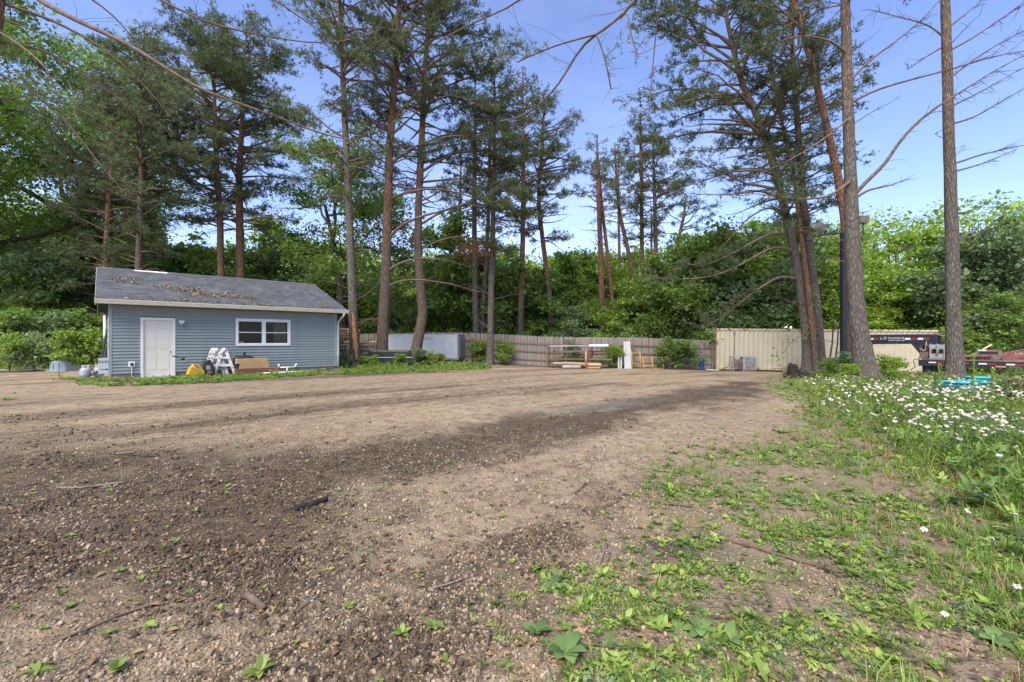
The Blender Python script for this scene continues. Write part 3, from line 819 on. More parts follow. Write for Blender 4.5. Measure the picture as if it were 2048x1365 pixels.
# pines behind the shed
pine('crook-topped pine left of the shed ridge', [(211, 640, 20), (212, 540, 17), (216, 430, 15), (219, 360, 14), (227, 300, 12), (225, 255, 11), (215, 215, 9), (206, 180, 7)], 28, 18, 5, 17.5, 4.0, 'pine_bark', 3, 1.1, (0, 0), .25, 4, stubs=6)
pine('straight dark pine rising behind the left end of the shed roof', [(276, 640, 20), (277, 540, 18), (279, 430, 16), (283, 300, 13), (286, 220, 10)], 27, 20, 5.5, 19.5, 4.2, 'pine_bark', 12, 1.1, (0, 0), .3, 5, stubs=8)
pine('orange-stemmed pine behind the middle of the shed roof', [(442, 650, 20), (441, 550, 18), (439, 440, 16), (433, 340, 14), (430, 270, 12)], 30, 23, 9, 22.5, 5.6, 'pine_bark', 5, 1.2, (-.1, 0), .2, 6, stubs=6)
pine('paired-stem pine just right of the orange-stemmed one behind the shed', [(481, 650, 24), (481, 555, 22), (479, 440, 19), (478, 350, 17), (483, 290, 13)], 31, 23, 9, 22.5, 5.6, 'pine_bark', 4.5, 1.2, (.1, 0), .2, 7, stubs=6, deadclump=(590, 255, .7, 200))
# pines along and beyond the fence
pine('slim pale pine far behind the grey trailer', [(920, 650, 10), (919, 560, 9), (920, 450, 8), (921, 380, 7)], 36, 17, 8, 16.5, 2.0, 'grey_bark', 6, .7, (0, 0), .4, 8, stubs=5)
pine('twin grey pine beyond the fence right of the grey trailer, left stem', [(953, 700, 15), (951, 600, 14), (949, 480, 12), (949, 350, 10), (950, 250, 8)], 31.5, 19.5, 9, 19, 3.0, 'grey_bark', 8, .8, (.1, 0), .35, 9, stubs=6)
pine('twin grey pine beyond the fence right of the grey trailer, right stem', [(961, 700, 12), (967, 600, 11), (974, 500, 10), (978, 400, 9), (980, 300, 7)], 32.2, 18.5, 10, 18, 2.2, 'grey_bark', 8, .7, (.1, 0), .35, 10, stubs=5)
pine('pine standing in front of the wooden fence near its left corner', [(980, 722, 17), (981, 650, 15), (983, 560, 14), (986, 450, 12), (988, 330, 10)], 27.3, 18, 7, 17.5, 3.2, 'grey_bark', 9, 1.1, (.25, 0), .35, 11, stubs=8, deadclump=(965, 505, .5, 160))
pine('orange pine beyond the fence corner, left of the lumber rack', [(1040, 690, 15), (1042, 600, 14), (1045, 500, 12), (1047, 400, 11), (1046, 300, 9)], 32, 20.5, 9, 20, 3.4, 'pine_bark', 4.5, 1.1, (0, 0), .3, 12, stubs=5)
pine('bent pine beyond the fence above the lumber rack', [(1105, 650, 13), (1098, 580, 12), (1088, 500, 11), (1079, 430, 10), (1077, 380, 9), (1083, 310, 8)], 34, 20, 9, 19.5, 3.6, 'pine_bark', 6, 1.0, (.25, 0), .3, 13, stubs=6)
pine('reddish thin-topped pine beyond the middle of the fence', [(1206, 690, 13), (1204, 600, 13), (1201, 500, 11), (1197, 400, 10), (1195, 320, 7)], 37, 18.2, 8.5, 18, 3.2, 'red_bark', 3, .55, (0, 0), .45, 14, thin=.95, stubs=6, elev=(.3, .7))
pine('slender leaning pine right of the reddish one beyond the fence', [(1232, 690, 9), (1226, 610, 9), (1217, 530, 8), (1208, 450, 7), (1202, 390, 6)], 37.5, 15.5, 11, 15, 1.2, 'red_bark', 3, .5, (0, 0), .5, 15, thin=.95, stubs=6)
pine('thin straight pine deep behind the fence middle', [(1240, 660, 7), (1239, 560, 7), (1238, 470, 6), (1237, 400, 5)], 44, 20, 13.5, 19.5, 2.4, 'pine_bark', 4, .7, (0, 0), .3, 16, thin=.95, stubs=4)
pine('dark pine curving left above the leaning white panel', [(1285, 700, 11), (1277, 630, 11), (1268, 560, 10), (1254, 490, 9), (1240, 430, 8), (1234, 370, 6)], 38, 18, 10, 17.5, 2.8, 'red_bark', 16, .8, (-.1, 0), .35, 17, thin=.95, stubs=8)
pine('upright reddish pine beyond the fence above the yellow frames', [(1288, 690, 10), (1286, 600, 10), (1284, 480, 9), (1283, 350, 8), (1281, 260, 6)], 38.5, 20.5, 10, 20.2, 3.4, 'red_bark', 3, 1.1, (0, 0), .3, 18, thin=.95, stubs=6)
pine('pine with a forked grey stem left of the cream container', [(1308, 690, 11), (1311, 600, 10), (1312, 500, 10), (1309, 400, 8), (1307, 330, 6)], 38, 18.5, 10.5, 18.2, 3.6, 'grey_bark', 8, .9, (.2, 0), .35, 19, thin=.95, stubs=8, limbs=[([(1311, 540, 0), (1302, 500, .2), (1304, 440, .3), (1300, 390, .3)], 6, 0)])
pine('short orange pine leaning right above the container end', [(1345, 660, 9), (1347, 560, 9), (1350, 510, 8), (1360, 465, 8), (1368, 430, 6)], 42, 15, 10.5, 14.5, 4.0, 'pine_bark', 2, .8, (.3, 0), .3, 20, thin=.95, stubs=2)
# right-hand group in front of the container
pine('grey pine curving left at the front of the three-stem clump by the container', [(1618, 745, 26), (1612, 660, 24), (1602, 580, 23), (1588, 500, 22), (1563, 400, 20), (1540, 310, 18), (1512, 230, 16), (1482, 165, 14), (1464, 90, 11), (1452, 30, 9)], 25.0, 22.5, 7.5, 22, 5.6, 'grey_bark', 8.5, 1.1, (-.45, 0), .3, 21, stubs=8, limbs=[
    ([(1600, 560, 0), (1560, 550, -.5), (1500, 590, -.9), (1440, 640, -1.2), (1400, 655, -1.4)], 5, 3),
    ([(1592, 505, 0), (1550, 490, -.4), (1500, 520, -.8), (1440, 550, -1.0), (1380, 560, -1.2), (1310, 557, -1.3)], 6, 3),
    ([(1585, 470, 0), (1540, 465, -.4), (1480, 500, -.8), (1420, 530, -1.0), (1370, 530, -1.2)], 6, 3),
    ([(1575, 440, 0), (1540, 410, -.4), (1490, 440, -.6), (1450, 490, -.8), (1430, 510, -.9)], 5, 0),
    ([(1560, 395, 0), (1520, 380, -.3), (1470, 390, -.5), (1400, 390, -.7), (1370, 385, -.8)], 5, 0)])
pine('slim orange pine in the middle of the three-stem clump by the container', [(1634, 745, 15), (1624, 660, 15), (1617, 600, 14), (1607, 520, 12), (1598, 450, 11), (1590, 370, 10), (1574, 290, 9), (1556, 200, 8), (1542, 120, 6)], 24.7, 18.5, 10.5, 18, 2.6, 'pine_bark', 1.5, .9, (-.1, 0), .35, 22, stubs=4)
pine('thickest pine of the three-stem clump, rising straight by the container', [(1640, 748, 30), (1636, 680, 27), (1629, 600, 25), (1618, 500, 22), (1606, 400, 19), (1600, 300, 17), (1592, 190, 14), (1586, 90, 12), (1582, 0, 10)], 25.6, 23, 8.5, 22.5, 4.0, 'grey_bark', 8, 1.0, (0, 0), .3, 23, stubs=6)
pine('red-barked pine slanting left behind the light pole', [(1704, 745, 27), (1702, 650, 26), (1698, 540, 25), (1691, 440, 23), (1675, 340, 21), (1652, 240, 19), (1626, 130, 17), (1600, 40, 15), (1588, 0, 14)], 22.0, 24, 13, 23.5, 3.6, 'red_bark', 5, .9, (-.2, 0), .3, 24, stubs=5)
pine('largest grey pine on the grassy mound right of the light pole', [(1738, 768, 62), (1727, 720, 54), (1717, 650, 46), (1711, 560, 41), (1706, 450, 36), (1702, 330, 31), (1697, 200, 27), (1693, 80, 25), (1690, 0, 23)], 17.5, 22, 14.6, 21.5, 2.8, 'grey_bark', 9.5, .8, (0, 0), .3, 25, stubs=14, limbs=[
    ([(1705, 395, 0), (1730, 365, -.2), (1770, 330, -.5), (1800, 280, -.8), (1850, 230, -1.1), (1920, 185, -1.5), (2000, 135, -1.9), (2070, 100, -2.2)], 8, 0),
    ([(1703, 205, 0), (1750, 180, -.2), (1820, 160, -.5), (1900, 140, -.8), (1980, 115, -1.1), (2060, 100, -1.3)], 5, 0),
    ([(1702, 160, 0), (1740, 120, -.2), (1790, 85, -.4), (1850, 35, -.8), (1880, 0, -1.0)], 5, 0),
    ([(1706, 400, 0), (1735, 380, -.2), (1780, 372, -.4), (1812, 360, -.6)], 6, 0),
    ([(1704, 360, 0), (1660, 395, -.5), (1600, 400, -1.0), (1530, 390, -1.6), (1480, 385, -2.0)], 6, 3),
    ([(1700, 235, 0), (1660, 270, -.5), (1600, 310, -.9), (1540, 340, -1.4), (1500, 355, -1.8)], 4, 0),
    ([(1697, 110, 0), (1660, 80, -.4), (1600, 70, -.8), (1540, 90, -1.1), (1500, 110, -1.4)], 5, 3)])
pine('straight pine with knotty whorls of bare branches at the right edge', [(1914, 762, 46), (1911, 690, 40), (1909, 600, 36), (1907, 480, 32), (1903, 380, 30), (1898, 270, 27), (1894, 150, 25), (1888, 0, 22)], 17.8, 23, 15.5, 22.5, 2.6, 'grey_bark', 9, .8, (0, 0), .3, 26, thin=.93, stubs=4, flare=1.15, limbs=[
    ([(1902, 330, 0), (1960, 310, -.3), (2048, 290, -.6), (2090, 285, -.8)], 4, 0), ([(1903, 345, 0), (1960, 330, -.3), (2030, 300, -.6)], 4, 0),
    ([(1899, 250, 0), (1950, 235, -.2), (2000, 205, -.5), (2060, 170, -.9)], 4, 0), ([(1899, 215, 0), (1960, 185, -.3), (2030, 145, -.6)], 4, 0),
    ([(1895, 160, 0), (1960, 110, -.4), (2048, 60, -.8)], 4, 0), ([(1893, 105, 0), (1940, 80, -.3), (2000, 40, -.6), (2050, 5, -.8)], 4, 0),
    ([(1892, 90, 0), (1850, 115, .3), (1815, 140, .5)], 4, 0), ([(1891, 60, 0), (1930, 30, -.3), (1965, 0, -.5)], 4, 0),
    ([(1893, 80, 0), (1860, 50, .3), (1800, 35, .5), (1740, 20, .7)], 4, 0), ([(1906, 428, 0), (1935, 425, -.2), (1962, 412, -.3)], 6, 0),
    ([(1907, 480, 0), (1940, 475, -.2), (1975, 465, -.4)], 4, 0)])
# near pine at the left edge, its long limbs hang across the top of the view
pine('near pine at the left edge whose long drooping limbs cross the sky', [(-120, 1120, 66), (-90, 800, 60), (-60, 560, 54), (-35, 330, 50), (-18, 150, 46), (2, 0, 42), (10, -150, 40)], 9.2, 15, 11, 14.5, 2.4, 'pine_bark', 3, .6, (0, 0), .3, 27, fine=.45, stubs=3, limbs=[
    ([(4, -60, 0), (75, 0, -.1), (150, 40, -.2), (250, 85, -.2), (330, 135, -.1), (400, 180, 0), (480, 208, .2), (560, 236, .4), (640, 268, .6), (700, 281, .7), (770, 284, .8)], 11, 3),
    ([(0, 5, 0), (100, 38, .3), (190, 85, .6), (260, 140, .9), (310, 195, 1.1), (350, 245, 1.2)], 7, 2),
    ([(-8, 85, 0), (60, 92, .3), (120, 115, .6), (190, 165, .9), (250, 205, 1.2), (300, 250, 1.4)], 6, 2),
    ([(-20, 140, 0), (60, 178, .2), (110, 220, .4), (150, 262, .6), (200, 330, .8), (245, 380, 1.0)], 6, 2),
    ([(10, -150, 0), (150, -90, .2), (320, 0, .4), (420, 50, .6), (520, 70, .8), (620, 88, 1.0), (700, 84, 1.1), (760, 60, 1.2)], 7, 3),
    ([(12, -260, 0), (250, -190, .3), (440, -70, .6), (550, 0, .9), (640, 62, 1.2), (700, 105, 1.4), (760, 155, 1.6)], 7, 3),
    ([(-8, 60, 0), (40, 90, -.4), (90, 130, -.7), (120, 200, -.9), (135, 260, -1.0)], 4, 2),
    ([(8, -100, 0), (140, -30, .8), (230, 30, 1.3), (290, 110, 1.6), (340, 190, 1.9)], 5, 2)], flare=1.1)
pine('overhanging pine whose sparse twiggy limbs hang into the top of the open sky', [(4.2, -2.2, 0, .26), (4.1, -2.2, 4, .22), (4.0, -2.1, 8, .18), (3.9, -2.0, 11, .13)], 6.0, 15, 11.5, 14.5, 1.6, 'pine_bark', 2, .5, (0, 0), .3, 28, fine=.35, limbs=[
    ([(1600, -3500, 1.2), (1420, -700, 3.2), (1345, -120, 5.0), (1275, 0, 5.6), (1240, 40, 5.7), (1190, 70, 5.8), (1172, 78, 5.9), (1150, 108, 6.0), (1128, 160, 6.1), (1095, 195, 6.2), (1070, 222, 6.4), (1030, 240, 6.6), (1000, 243, 6.8)], 12, 0),
    ([(1190, 70, 5.8), (1150, 80, 5.9), (1110, 92, 6.0), (1060, 112, 6.1), (1035, 125, 6.2)], 4, 2),
    ([(1192, 68, 5.8), (1205, 100, 5.8), (1215, 140, 5.8), (1222, 178, 5.9)], 3, 3),
    ([(1240, 40, 5.7), (1255, 20, 5.6), (1262, 70, 5.6), (1275, 110, 5.6)], 2, 2),
    ([(1700, -3600, 1.2), (1300, -500, 4.4), (1080, -8, 6.4), (1020, 15, 6.6), (960, 40, 6.9), (900, 66, 7.2), (860, 95, 7.5)], 8, 0),
    ([(1600, -2500, 1.5), (1450, -300, 5.0), (1320, -10, 6.5), (1300, 60, 6.6), (1318, 90, 6.7), (1300, 150, 6.8), (1297, 240, 6.9)], 4, 0)])


# ------------------------------------------------------------------ broadleaf trees and shrubs
def broadleaf(seed, H, cr, tr, nleaf, size, zlow=.25, bark='oak_bark', nlimb=9, clump=.55, lean=0, wide=1.0):
    """Meshes (trunk with limbs, crown) of a broadleaf tree H metres tall with crown radius cr."""
    r = np.random.default_rng(500 + seed)
    wood, C = NB(), []
    tp = branch_pts((0, 0, -.2), r.uniform(0, 6), 1.45 - lean, H * .72, r, 9, 0, .07)
    V, F_ = tube_np(tp, np.linspace(tr, tr * .25, 9), 8); wood.add(V, F_)
    for k in range(nlimb):
        t = zlow + (.98 - zlow) * (k + r.uniform(0, .8)) / nlimb
        i = t * 8; j = min(int(i), 7); p0 = tp[j] + (tp[j + 1] - tp[j]) * (i - j)
        ln = cr * (1.15 - .5 * abs(t - .45)) * r.uniform(.75, 1.1)
        bp = branch_pts(p0, k * 2.4 + r.uniform(-.5, .5), r.uniform(.15, .75) + .35 * t, ln, r, 7, .02, .22)
        V, F_ = tube_np(bp, np.linspace(tr * .42 * (1.1 - t * .6), .015, 7), 5); wood.add(V, F_)
        for q in range(6):
            i = r.uniform(2, 6); j = min(int(i), 5); p1 = bp[j] + (bp[j + 1] - bp[j]) * (i - j)
            sp_ = branch_pts(p1, r.uniform(0, 6.28), r.uniform(-.2, .9), ln * r.uniform(.25, .5), r, 4, 0, .25)
            V, F_ = tube_np(sp_, np.linspace(.035, .01, 4), 3); wood.add(V, F_)
            C += [sp_[-1], sp_[2], sp_[1]]
            s2 = branch_pts(sp_[2], r.uniform(0, 6.28), r.uniform(-.3, .6), ln * r.uniform(.12, .28), r, 3, 0, .2); C += [s2[-1], s2[1]]
        C += [bp[-1], bp[4]]
    C += [tp[-1], tp[-1] + np.array([0, 0, H * .1])]
    C = np.array(C) * np.array([wide, wide, 1])
    per = max(4, nleaf // len(C))
    wgt = r.uniform(.1, 1.9, len(C))
    cc = np.concatenate([c + r.normal(0, 1, (int(per * q), 3)) * np.array([clump, clump, clump * .5]) * r.uniform(.4, 1.0) for c, q in zip(C, wgt)])
    cc = cc[cc[:, 2] > .25]
    V, F_ = leaves(cc, r, size)
    return wood.mesh('trunk', True), mesh_np('crown', V, F_)
def tree_thing(name, label, cat, meshes, bark, leaf, loc, rz=0, sc=1, group=None, pn=('trunk', 'crown')):
    t = thing(name, label, cat, loc, rz, group)
    t.scale = (sc,) * 3 if np.isscalar(sc) else sc
    obj(pn[0], meshes[0], M[bark], t)
    c = bpy.data.objects.new(pn[1], meshes[1]); COL.objects.link(c); c.parent = t
    if len(meshes[1].materials) == 0: meshes[1].materials.append(M[leaf])
    c.material_slots[0].link = 'OBJECT'; c.material_slots[0].material = M[leaf]
    return t
BL = {'a': broadleaf(1, 9, 3.2, .16, 15000, .20, .18, nlimb=11, clump=.5), 'b': broadleaf(2, 10, 3.4, .15, 15000, .21, .25, nlimb=12, clump=.45), 'c': broadleaf(3, 8, 3.4, .13, 13000, .19, .12, nlimb=11, clump=.55),
      'd': broadleaf(4, 11, 3.6, .2, 15000, .22, .3, nlimb=12, clump=.5), 'oak': broadleaf(5, 16, 7.5, .42, 56000, .135, .22, nlimb=15, clump=.75), 'oak2': broadleaf(8, 14, 6.5, .36, 42000, .14, .3, nlimb=12, clump=.6)}
SH = {'s1': broadleaf(11, 2.6, 1.25, .04, 3600, .13, .08, nlimb=10, clump=.26), 's2': broadleaf(12, 2.2, 1.5, .035, 3600, .13, .06, nlimb=10, clump=.28), 's3': broadleaf(13, 3.4, 1.6, .05, 4600, .14, .1, nlimb=11, clump=.32)}
# (kind, leaf, px, depth, scale, label)
FOREST = [
    ('oak', 'leaf_dark', -40, 30, 1.35, 'huge dark-limbed oak at the far left whose boughs reach over the brush'),
    ('oak', 'leaf_dark', 130, 37, 1.62, 'tall oak filling the sky left of the crook-topped pine'),
    ('c', 'leaf_mid', 20, 29, 0.85, 'shaded bushy tree at the left edge below the oak'),
    ('a', 'leaf_blue', 85, 31, 0.90, 'grey-green tree in the left brush beside the shed'),
    ('b', 'leaf_mid', 165, 33, 0.80, 'leafy tree right behind the left gable of the shed'),
    ('c', 'leaf_bright', 40, 38, 1.00, 'sunlit yellow-green tree deep in the left brush'),
    ('a', 'leaf_mid', 330, 37, 1.00, 'rounded green tree behind the shed roof, left of the orange pine'),
    ('d', 'leaf_mid', 385, 42, 1.06, 'medium green tree far behind the shed ridge'),
    ('b', 'leaf_dark', 450, 36, 0.94, 'darker tree behind the stems of the paired pine'),
    ('c', 'leaf_blue', 535, 35, 1.12, 'grey-green bushy tree above the right half of the shed roof'),
    ('a', 'leaf_mid', 600, 38, 1.18, 'green tree between the shed roof and the corner pine'),
    ('oak2', 'leaf_dark', 690, 33, 1.12, 'spreading oak behind the shed corner pine'),
    ('b', 'leaf_mid', 655, 35, 0.89, 'low leafy tree behind the firewood cage'),
    ('c', 'leaf_bright', 735, 36, 0.89, 'sunlit shrub-like tree over the fence between the corner pines'),
    ('a', 'leaf_blue', 800, 34.5, 0.62, 'pale dome-shaped tree right above the grey trailer'),
    ('d', 'leaf_dark', 880, 36, 1.06, 'dark-trunked tree rising behind the right end of the grey trailer'),
    ('c', 'leaf_mid', 925, 39, 1.00, 'green tree behind the slim pale pine'),
    ('b', 'leaf_bright', 1005, 44, 1.10, 'bright tree glowing between the fence corner pines'),
    ('a', 'leaf_dark', 1015, 35, 0.98, 'dark tree beyond the fence corner'),
    ('c', 'leaf_dark', 1075, 35.5, 1.04, 'dense dark tree beyond the fence left of the rack'),
    ('d', 'leaf_mid', 1120, 40, 1.04, 'tree with a slim dark stem above the lumber rack'),
    ('b', 'leaf_bright', 1160, 46, 1.22, 'sunlit yellow-green tree deep behind the rack'),
    ('a', 'leaf_blue', 1150, 33.5, 0.55, 'low grey-green tree leaning over the fence by the rack'),
    ('c', 'leaf_mid', 1235, 37, 0.92, 'green understory tree at the foot of the reddish pines'),
    ('b', 'leaf_bright', 1265, 47, 1.16, 'bright tree glimpsed between the leaning pines'),
    ('c', 'leaf_dark', 1330, 33.5, 1.04, 'dark tree spilling over the fence above the yellow frames'),
    ('a', 'leaf_dark', 1395, 35, 1.16, 'deep green tree left of the cream container'),
    ('d', 'leaf_mid', 1440, 39, 1.16, 'tall green tree behind the container left corner'),
    ('c', 'leaf_blue', 1490, 34, 1.22, 'grey-green tree arching over the container roof'),
    ('b', 'leaf_dark', 1560, 35, 1.16, 'dark tree behind the three-stem pine clump'),
    ('d', 'leaf_mid', 1600, 41, 1.22, 'tall broadleaf tree peeping over the pine clump'),
    ('a', 'leaf_bright', 1655, 36, 1.05, 'bright maple left of the light pole'),
    ('c', 'leaf_bright', 1765, 34, 1.10, 'bright layered maple right of the largest pine'),
    ('b', 'leaf_bright', 1830, 37, 1.12, 'bright round-topped maple left of the knotty pine'),
    ('d', 'leaf_mid', 1850, 33, 0.80, 'mossy forked tree behind the container right end'),
    ('c', 'leaf_mid', 1880, 41, 1.30, 'tall green maple behind the knotty pine'),
    ('a', 'leaf_blue', 1960, 29, 1.12, 'silvery green tree right of the knotty pine'),
    ('d', 'leaf_blue', 2040, 31, 1.15, 'tall grey-green tree filling the right edge'),
    ('c', 'leaf_dark', 2030, 25.5, 0.70, 'dark shaded tree behind the red steel arm'),
    ('d', 'leaf_bright', 300, 41, 1.36, 'sunny tall tree between the straight dark pine and the orange-stemmed pine'),
    ('b', 'leaf_bright', 560, 45, 1.36, 'sunny tall tree far above the right half of the shed roof'),
    ('c', 'leaf_bright', 640, 43, 1.36, 'sunny round tree behind the spreading oak limbs'),
    ('oak2', 'leaf_mid', 235, 44, 1.10, 'far spreading tree glimpsed between the two left pines'),
    ('c', 'leaf_bright', 1050, 41, 1.16, 'glowing lime tree behind the orange fence-corner pine'),
    ('a', 'leaf_bright', 1205, 43, 1.16, 'glowing lime tree behind the thin-topped reddish pine'),
    ('d', 'leaf_bright', 1420, 46, 1.34, 'sunny tree crown over the container left corner'),
    ('b', 'leaf_bright', 1525, 44, 1.40, 'sunny tree crown showing left of the pine clump'),
    ('c', 'leaf_bright', 850, 42, 1.12, 'sunny tree between the leaning pine and the slim pale pine'),
    ('b', 'leaf_mid', 1925, 30, 0.55, 'small bright tree just beyond the container end'),
]
rz = random.Random(3)
for kd, lf, px, yy, sc, lab in FOREST:
    p = gx(px, yy)
    tree_thing('oak_tree' if 'oak' in kd else 'broadleaf_tree', lab, 'tree', BL[kd], 'oak_bark', lf, tuple(p), rz.uniform(0, 6.28), (sc, sc, sc * rz.uniform(.9, 1.08)), 'woodland trees round the yard')
SHRUBS = [
    ('s1', 'leaf_mid', 955, 28.9, .62, 'green bush at the fence foot left of the fence pine'),
    ('s2', 'leaf_mid', 1003, 27.9, .55, 'green bush at the fence foot right of the fence pine'),
    ('s2', 'leaf_dark', 1140, 28.0, .62, 'dark bush growing through the left of the lumber rack'),
    ('s1', 'leaf_bright', 1226, 27.5, .62, 'bright green bush at the right end of the lumber rack'),
    ('s3', 'leaf_dark', 1335, 27.7, .66, 'drooping dark bush hanging down the fence over the yellow frames'),
    ('s2', 'leaf_blue', 1372, 28.0, .66, 'grey-green bush hanging over the fence right of the yellow frames'),
    ('s1', 'leaf_mid', 160, 20.5, .85, 'bright sapling beside the propane tanks'),
    ('s2', 'weed_pale', 70, 20.0, .62, 'pale leafy brush left of the blue-grey tub'),
    ('s2', 'leaf_mid', 20, 19.5, .6, 'green brush at the left picture edge'),
    ('s1', 'weed_pale', 105, 22.0, .62, 'upright pale-leaved brush behind the blue-grey tub'),
    ('s3', 'leaf_dark', 35, 24, 1.0, 'dark thicket bush at the far left under the oak'),
    ('s3', 'leaf_blue', 110, 25.5, 1.0, 'greyish thicket bush left of the shed gable'),
    ('s3', 'leaf_dark', 175, 26.5, 1.05, 'dark thicket bush behind the shed gable'),
    ('s2', 'weed_pale', 688, 22.0, .30, 'pale hosta-like clump at the shed right corner'),
    ('s1', 'leaf_mid', 727, 22.6, .28, 'leafy clump right of the scarred pine'),
    ('s2', 'leaf_mid', 750, 22.4, .24, 'green clump in front of the broad reddish pine'),
    ('s1', 'leaf_mid', 800, 23.6, .32, 'green clump in front of the black bin'),
    ('s1', 'leaf_blue', 838, 24.4, .42, 'tall clump at the foot of the leaning pine'),
    ('s2', 'leaf_bright', 862, 24.6, .30, 'yellow-green clump in front of the rusty rim'),
    ('s1', 'leaf_bright', 880, 25.4, .30, 'small yellow-green clump right of the rusty rim'),
    ('s2', 'leaf_blue', 1690, 19.8, .42, 'wispy grey-green clump at the light pole foot'),
    ('s1', 'leaf_mid', 1665, 20.6, .40, 'low green clump left of the light pole'),
    ('s1', 'leaf_mid', 1785, 18.6, .42, 'leafy shrub right of the largest pine'),
    ('s2', 'leaf_bright', 1770, 18.0, .36, 'bright low shrub at the foot of the largest pine'),
    ('s1', 'leaf_bright', 1700, 17.2, .30, 'bright clump on the near side of the mound'),
    ('s2', 'leaf_mid', 1655, 19.4, .30, 'low clump behind the charred stump'),
    ('s2', 'leaf_dark', 2034, 13.5, .26, 'dark leafy shrub behind the pink blossoms'),
    ('s3', 'leaf_dark', 1940, 25.5, .9, 'dark brush behind the flatbed trailer'),
    ('s3', 'leaf_dark', 2010, 25, .9, 'dark brush behind the red steel arm'),
    ('s2', 'leaf_mid', 1905, 27.5, 1.0, 'green brush past the container right end'),
    ('s3', 'leaf_mid', 700, 31.8, .7, 'green bush peeping over the fence between the two corner pines'),
    ('s3', 'leaf_mid', 1060, 31, .72, 'green bush rising behind the fence corner'),
    ('s3', 'leaf_dark', 1110, 30.4, .72, 'dark bush behind the fence left of the rack'),
    ('s3', 'leaf_mid', 1190, 30.6, .75, 'green bush behind the fence above the rack'),
    ('s3', 'leaf_blue', 1250, 30.2, .75, 'grey-green bush behind the fence above the white panel'),
    ('s3', 'leaf_dark', 1410, 30.5, .9, 'dark bush between the fence end and the container'),
    ('s3', 'leaf_dark', 900, 32.5, .75, 'dark bush behind the grey trailer roof'),
    ('s3', 'leaf_mid', 800, 32.8, .75, 'green bush over the grey trailer left half'),
    ('s3', 'leaf_bright', 965, 33, .7, 'bright bush behind the twin grey pine'),
]
for kd, lf, px, yy, sc, lab in SHRUBS:
    p = gx(px, yy)
    tree_thing('shrub', lab, 'shrub', SH[kd], 'twig', lf, tuple(p), rz.uniform(0, 6.28), sc, 'bushes round the yard', ('stem', 'foliage'))
# the far wood: one leafy mass behind everything
def woodland():
    r = np.random.default_rng(77)
    nb = NB(); wd = NB()
    C, S_ = [], []
    for i in range(520):
        px = r.uniform(-700, 2750); yy = r.uniform(48, 75)
        x = (px - CX) / FPX * yy
        hpx = np.interp(px, [-700, 0, 180, 330, 640, 800, 1000, 1180, 1400, 1600, 1800, 2048, 2750], [300, 360, 410, 490, 480, 500, 510, 505, 470, 445, 410, 380, 360])
        h = CAMH + (CY - hpx) / FPX * yy * r.uniform(.82, 1.0)
        base = float(G(x, yy))
        wd.add(*tube_np(np.array([(x, yy, base - .3), (x + r.normal(0, .2), yy, h * .5), (x + r.normal(0, .4), yy, h * .85)]), np.array([.16, .11, .04]), 5))
        for q in range(26):
            zz = r.uniform(.06, 1) ** .8 * h
            C.append((x + r.normal(0, 1.5) * (1.15 - zz / h * .6), yy + r.normal(0, 1.3), zz)); S_.append(r.uniform(.5, 1.0))
    C = np.array(C); S_ = np.array(S_)
    k = 13
    cc = (C[:, None] + r.normal(0, 1, (len(C), k, 3)) * S_[:, None, None] * np.array([1, 1, .6])).reshape(-1, 3)
    cc[:, 2] = np.maximum(cc[:, 2], .2)
    V, F_ = leaves(cc, r, .42)
    o = obj('far_woodland', mesh_np('far_woodland', V, F_), M['leaf_wood']); tag(o, 'green mass of distant woodland behind the fence and buildings', 'woodland', kind='stuff')
    o2 = obj('far_stems', wd.mesh('far_stems', True), M['oak_bark']); tag(o2, 'thin dark stems standing in the distant woodland', 'woodland', kind='stuff')
M['leaf_wood'] = leaf_mat('leaf_wood', (.13, .22, .045), (.24, .36, .075), (.33, .46, .09), trans=.42)
woodland()
# ------------------------------------------------------------------ materials of built things
M['siding'] = pm('siding', (.225, .262, .255), (.200, .234, .230), 3, .62, st=(1, 1, 4), bmp=.1, bscale=30, c3=(.225, .240, .220), s3=1.3, f3=(.55, .8), rnd=.05)
M['cream_trim'] = pm('cream_trim', (.64, .585, .48), (.56, .51, .42), 4, .5, bmp=.05, c3=(.44, .38, .30), s3=3, f3=(.6, .8))
M['white_trim'] = pm('white_trim', (.74, .74, .72), (.66, .66, .64), 5, .45, bmp=.05)
M['door_paint'] = pm('door_paint', (.66, .645, .55), (.61, .595, .50), 3, .45, bmp=.04)
M['teal_trim'] = pm('teal_trim', (.24, .33, .35), (.20, .28, .31), 4, .6, bmp=.05)
M['shingle'] = pm('shingle', (.115, .122, .135), (.068, .073, .083), 22, .92, bmp=.5, bscale=160, rnd=0, c3=(.155, .158, .165), s3=1.1, f3=(.5, .75))
M['block'] = pm('block', (.30, .275, .24), (.22, .20, .175), 9, .9, bmp=.4, bscale=60, c3=(.17, .10, .08), s3=3, f3=(.58, .7))
M['apron'] = pm('apron', (.25, .205, .16), (.19, .155, .12), 5, .9, bmp=.3, bscale=40)
M['soffit'] = pm('soffit', (.50, .46, .39), (.44, .40, .34), 5, .6, bmp=.05)
M['black'] = pm('black', (.018, .018, .02), (.03, .03, .032), 8, .5, bmp=.05)
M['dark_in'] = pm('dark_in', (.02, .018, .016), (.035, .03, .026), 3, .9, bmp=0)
M['curtain'] = pm('curtain', (.42, .40, .31), (.33, .31, .24), 6, .8, st=(6, 6, .2), bmp=.2)
M['chrome'] = pm('chrome', (.5, .5, .5), (.42, .42, .42), 10, .25, .9, bmp=0)
M['steel'] = pm('steel', (.40, .41, .42), (.31, .32, .33), 7, .5, .6, bmp=.05)
M['galv'] = pm('galv', (.42, .43, .44), (.34, .35, .36), 9, .55, .3, bmp=.05)
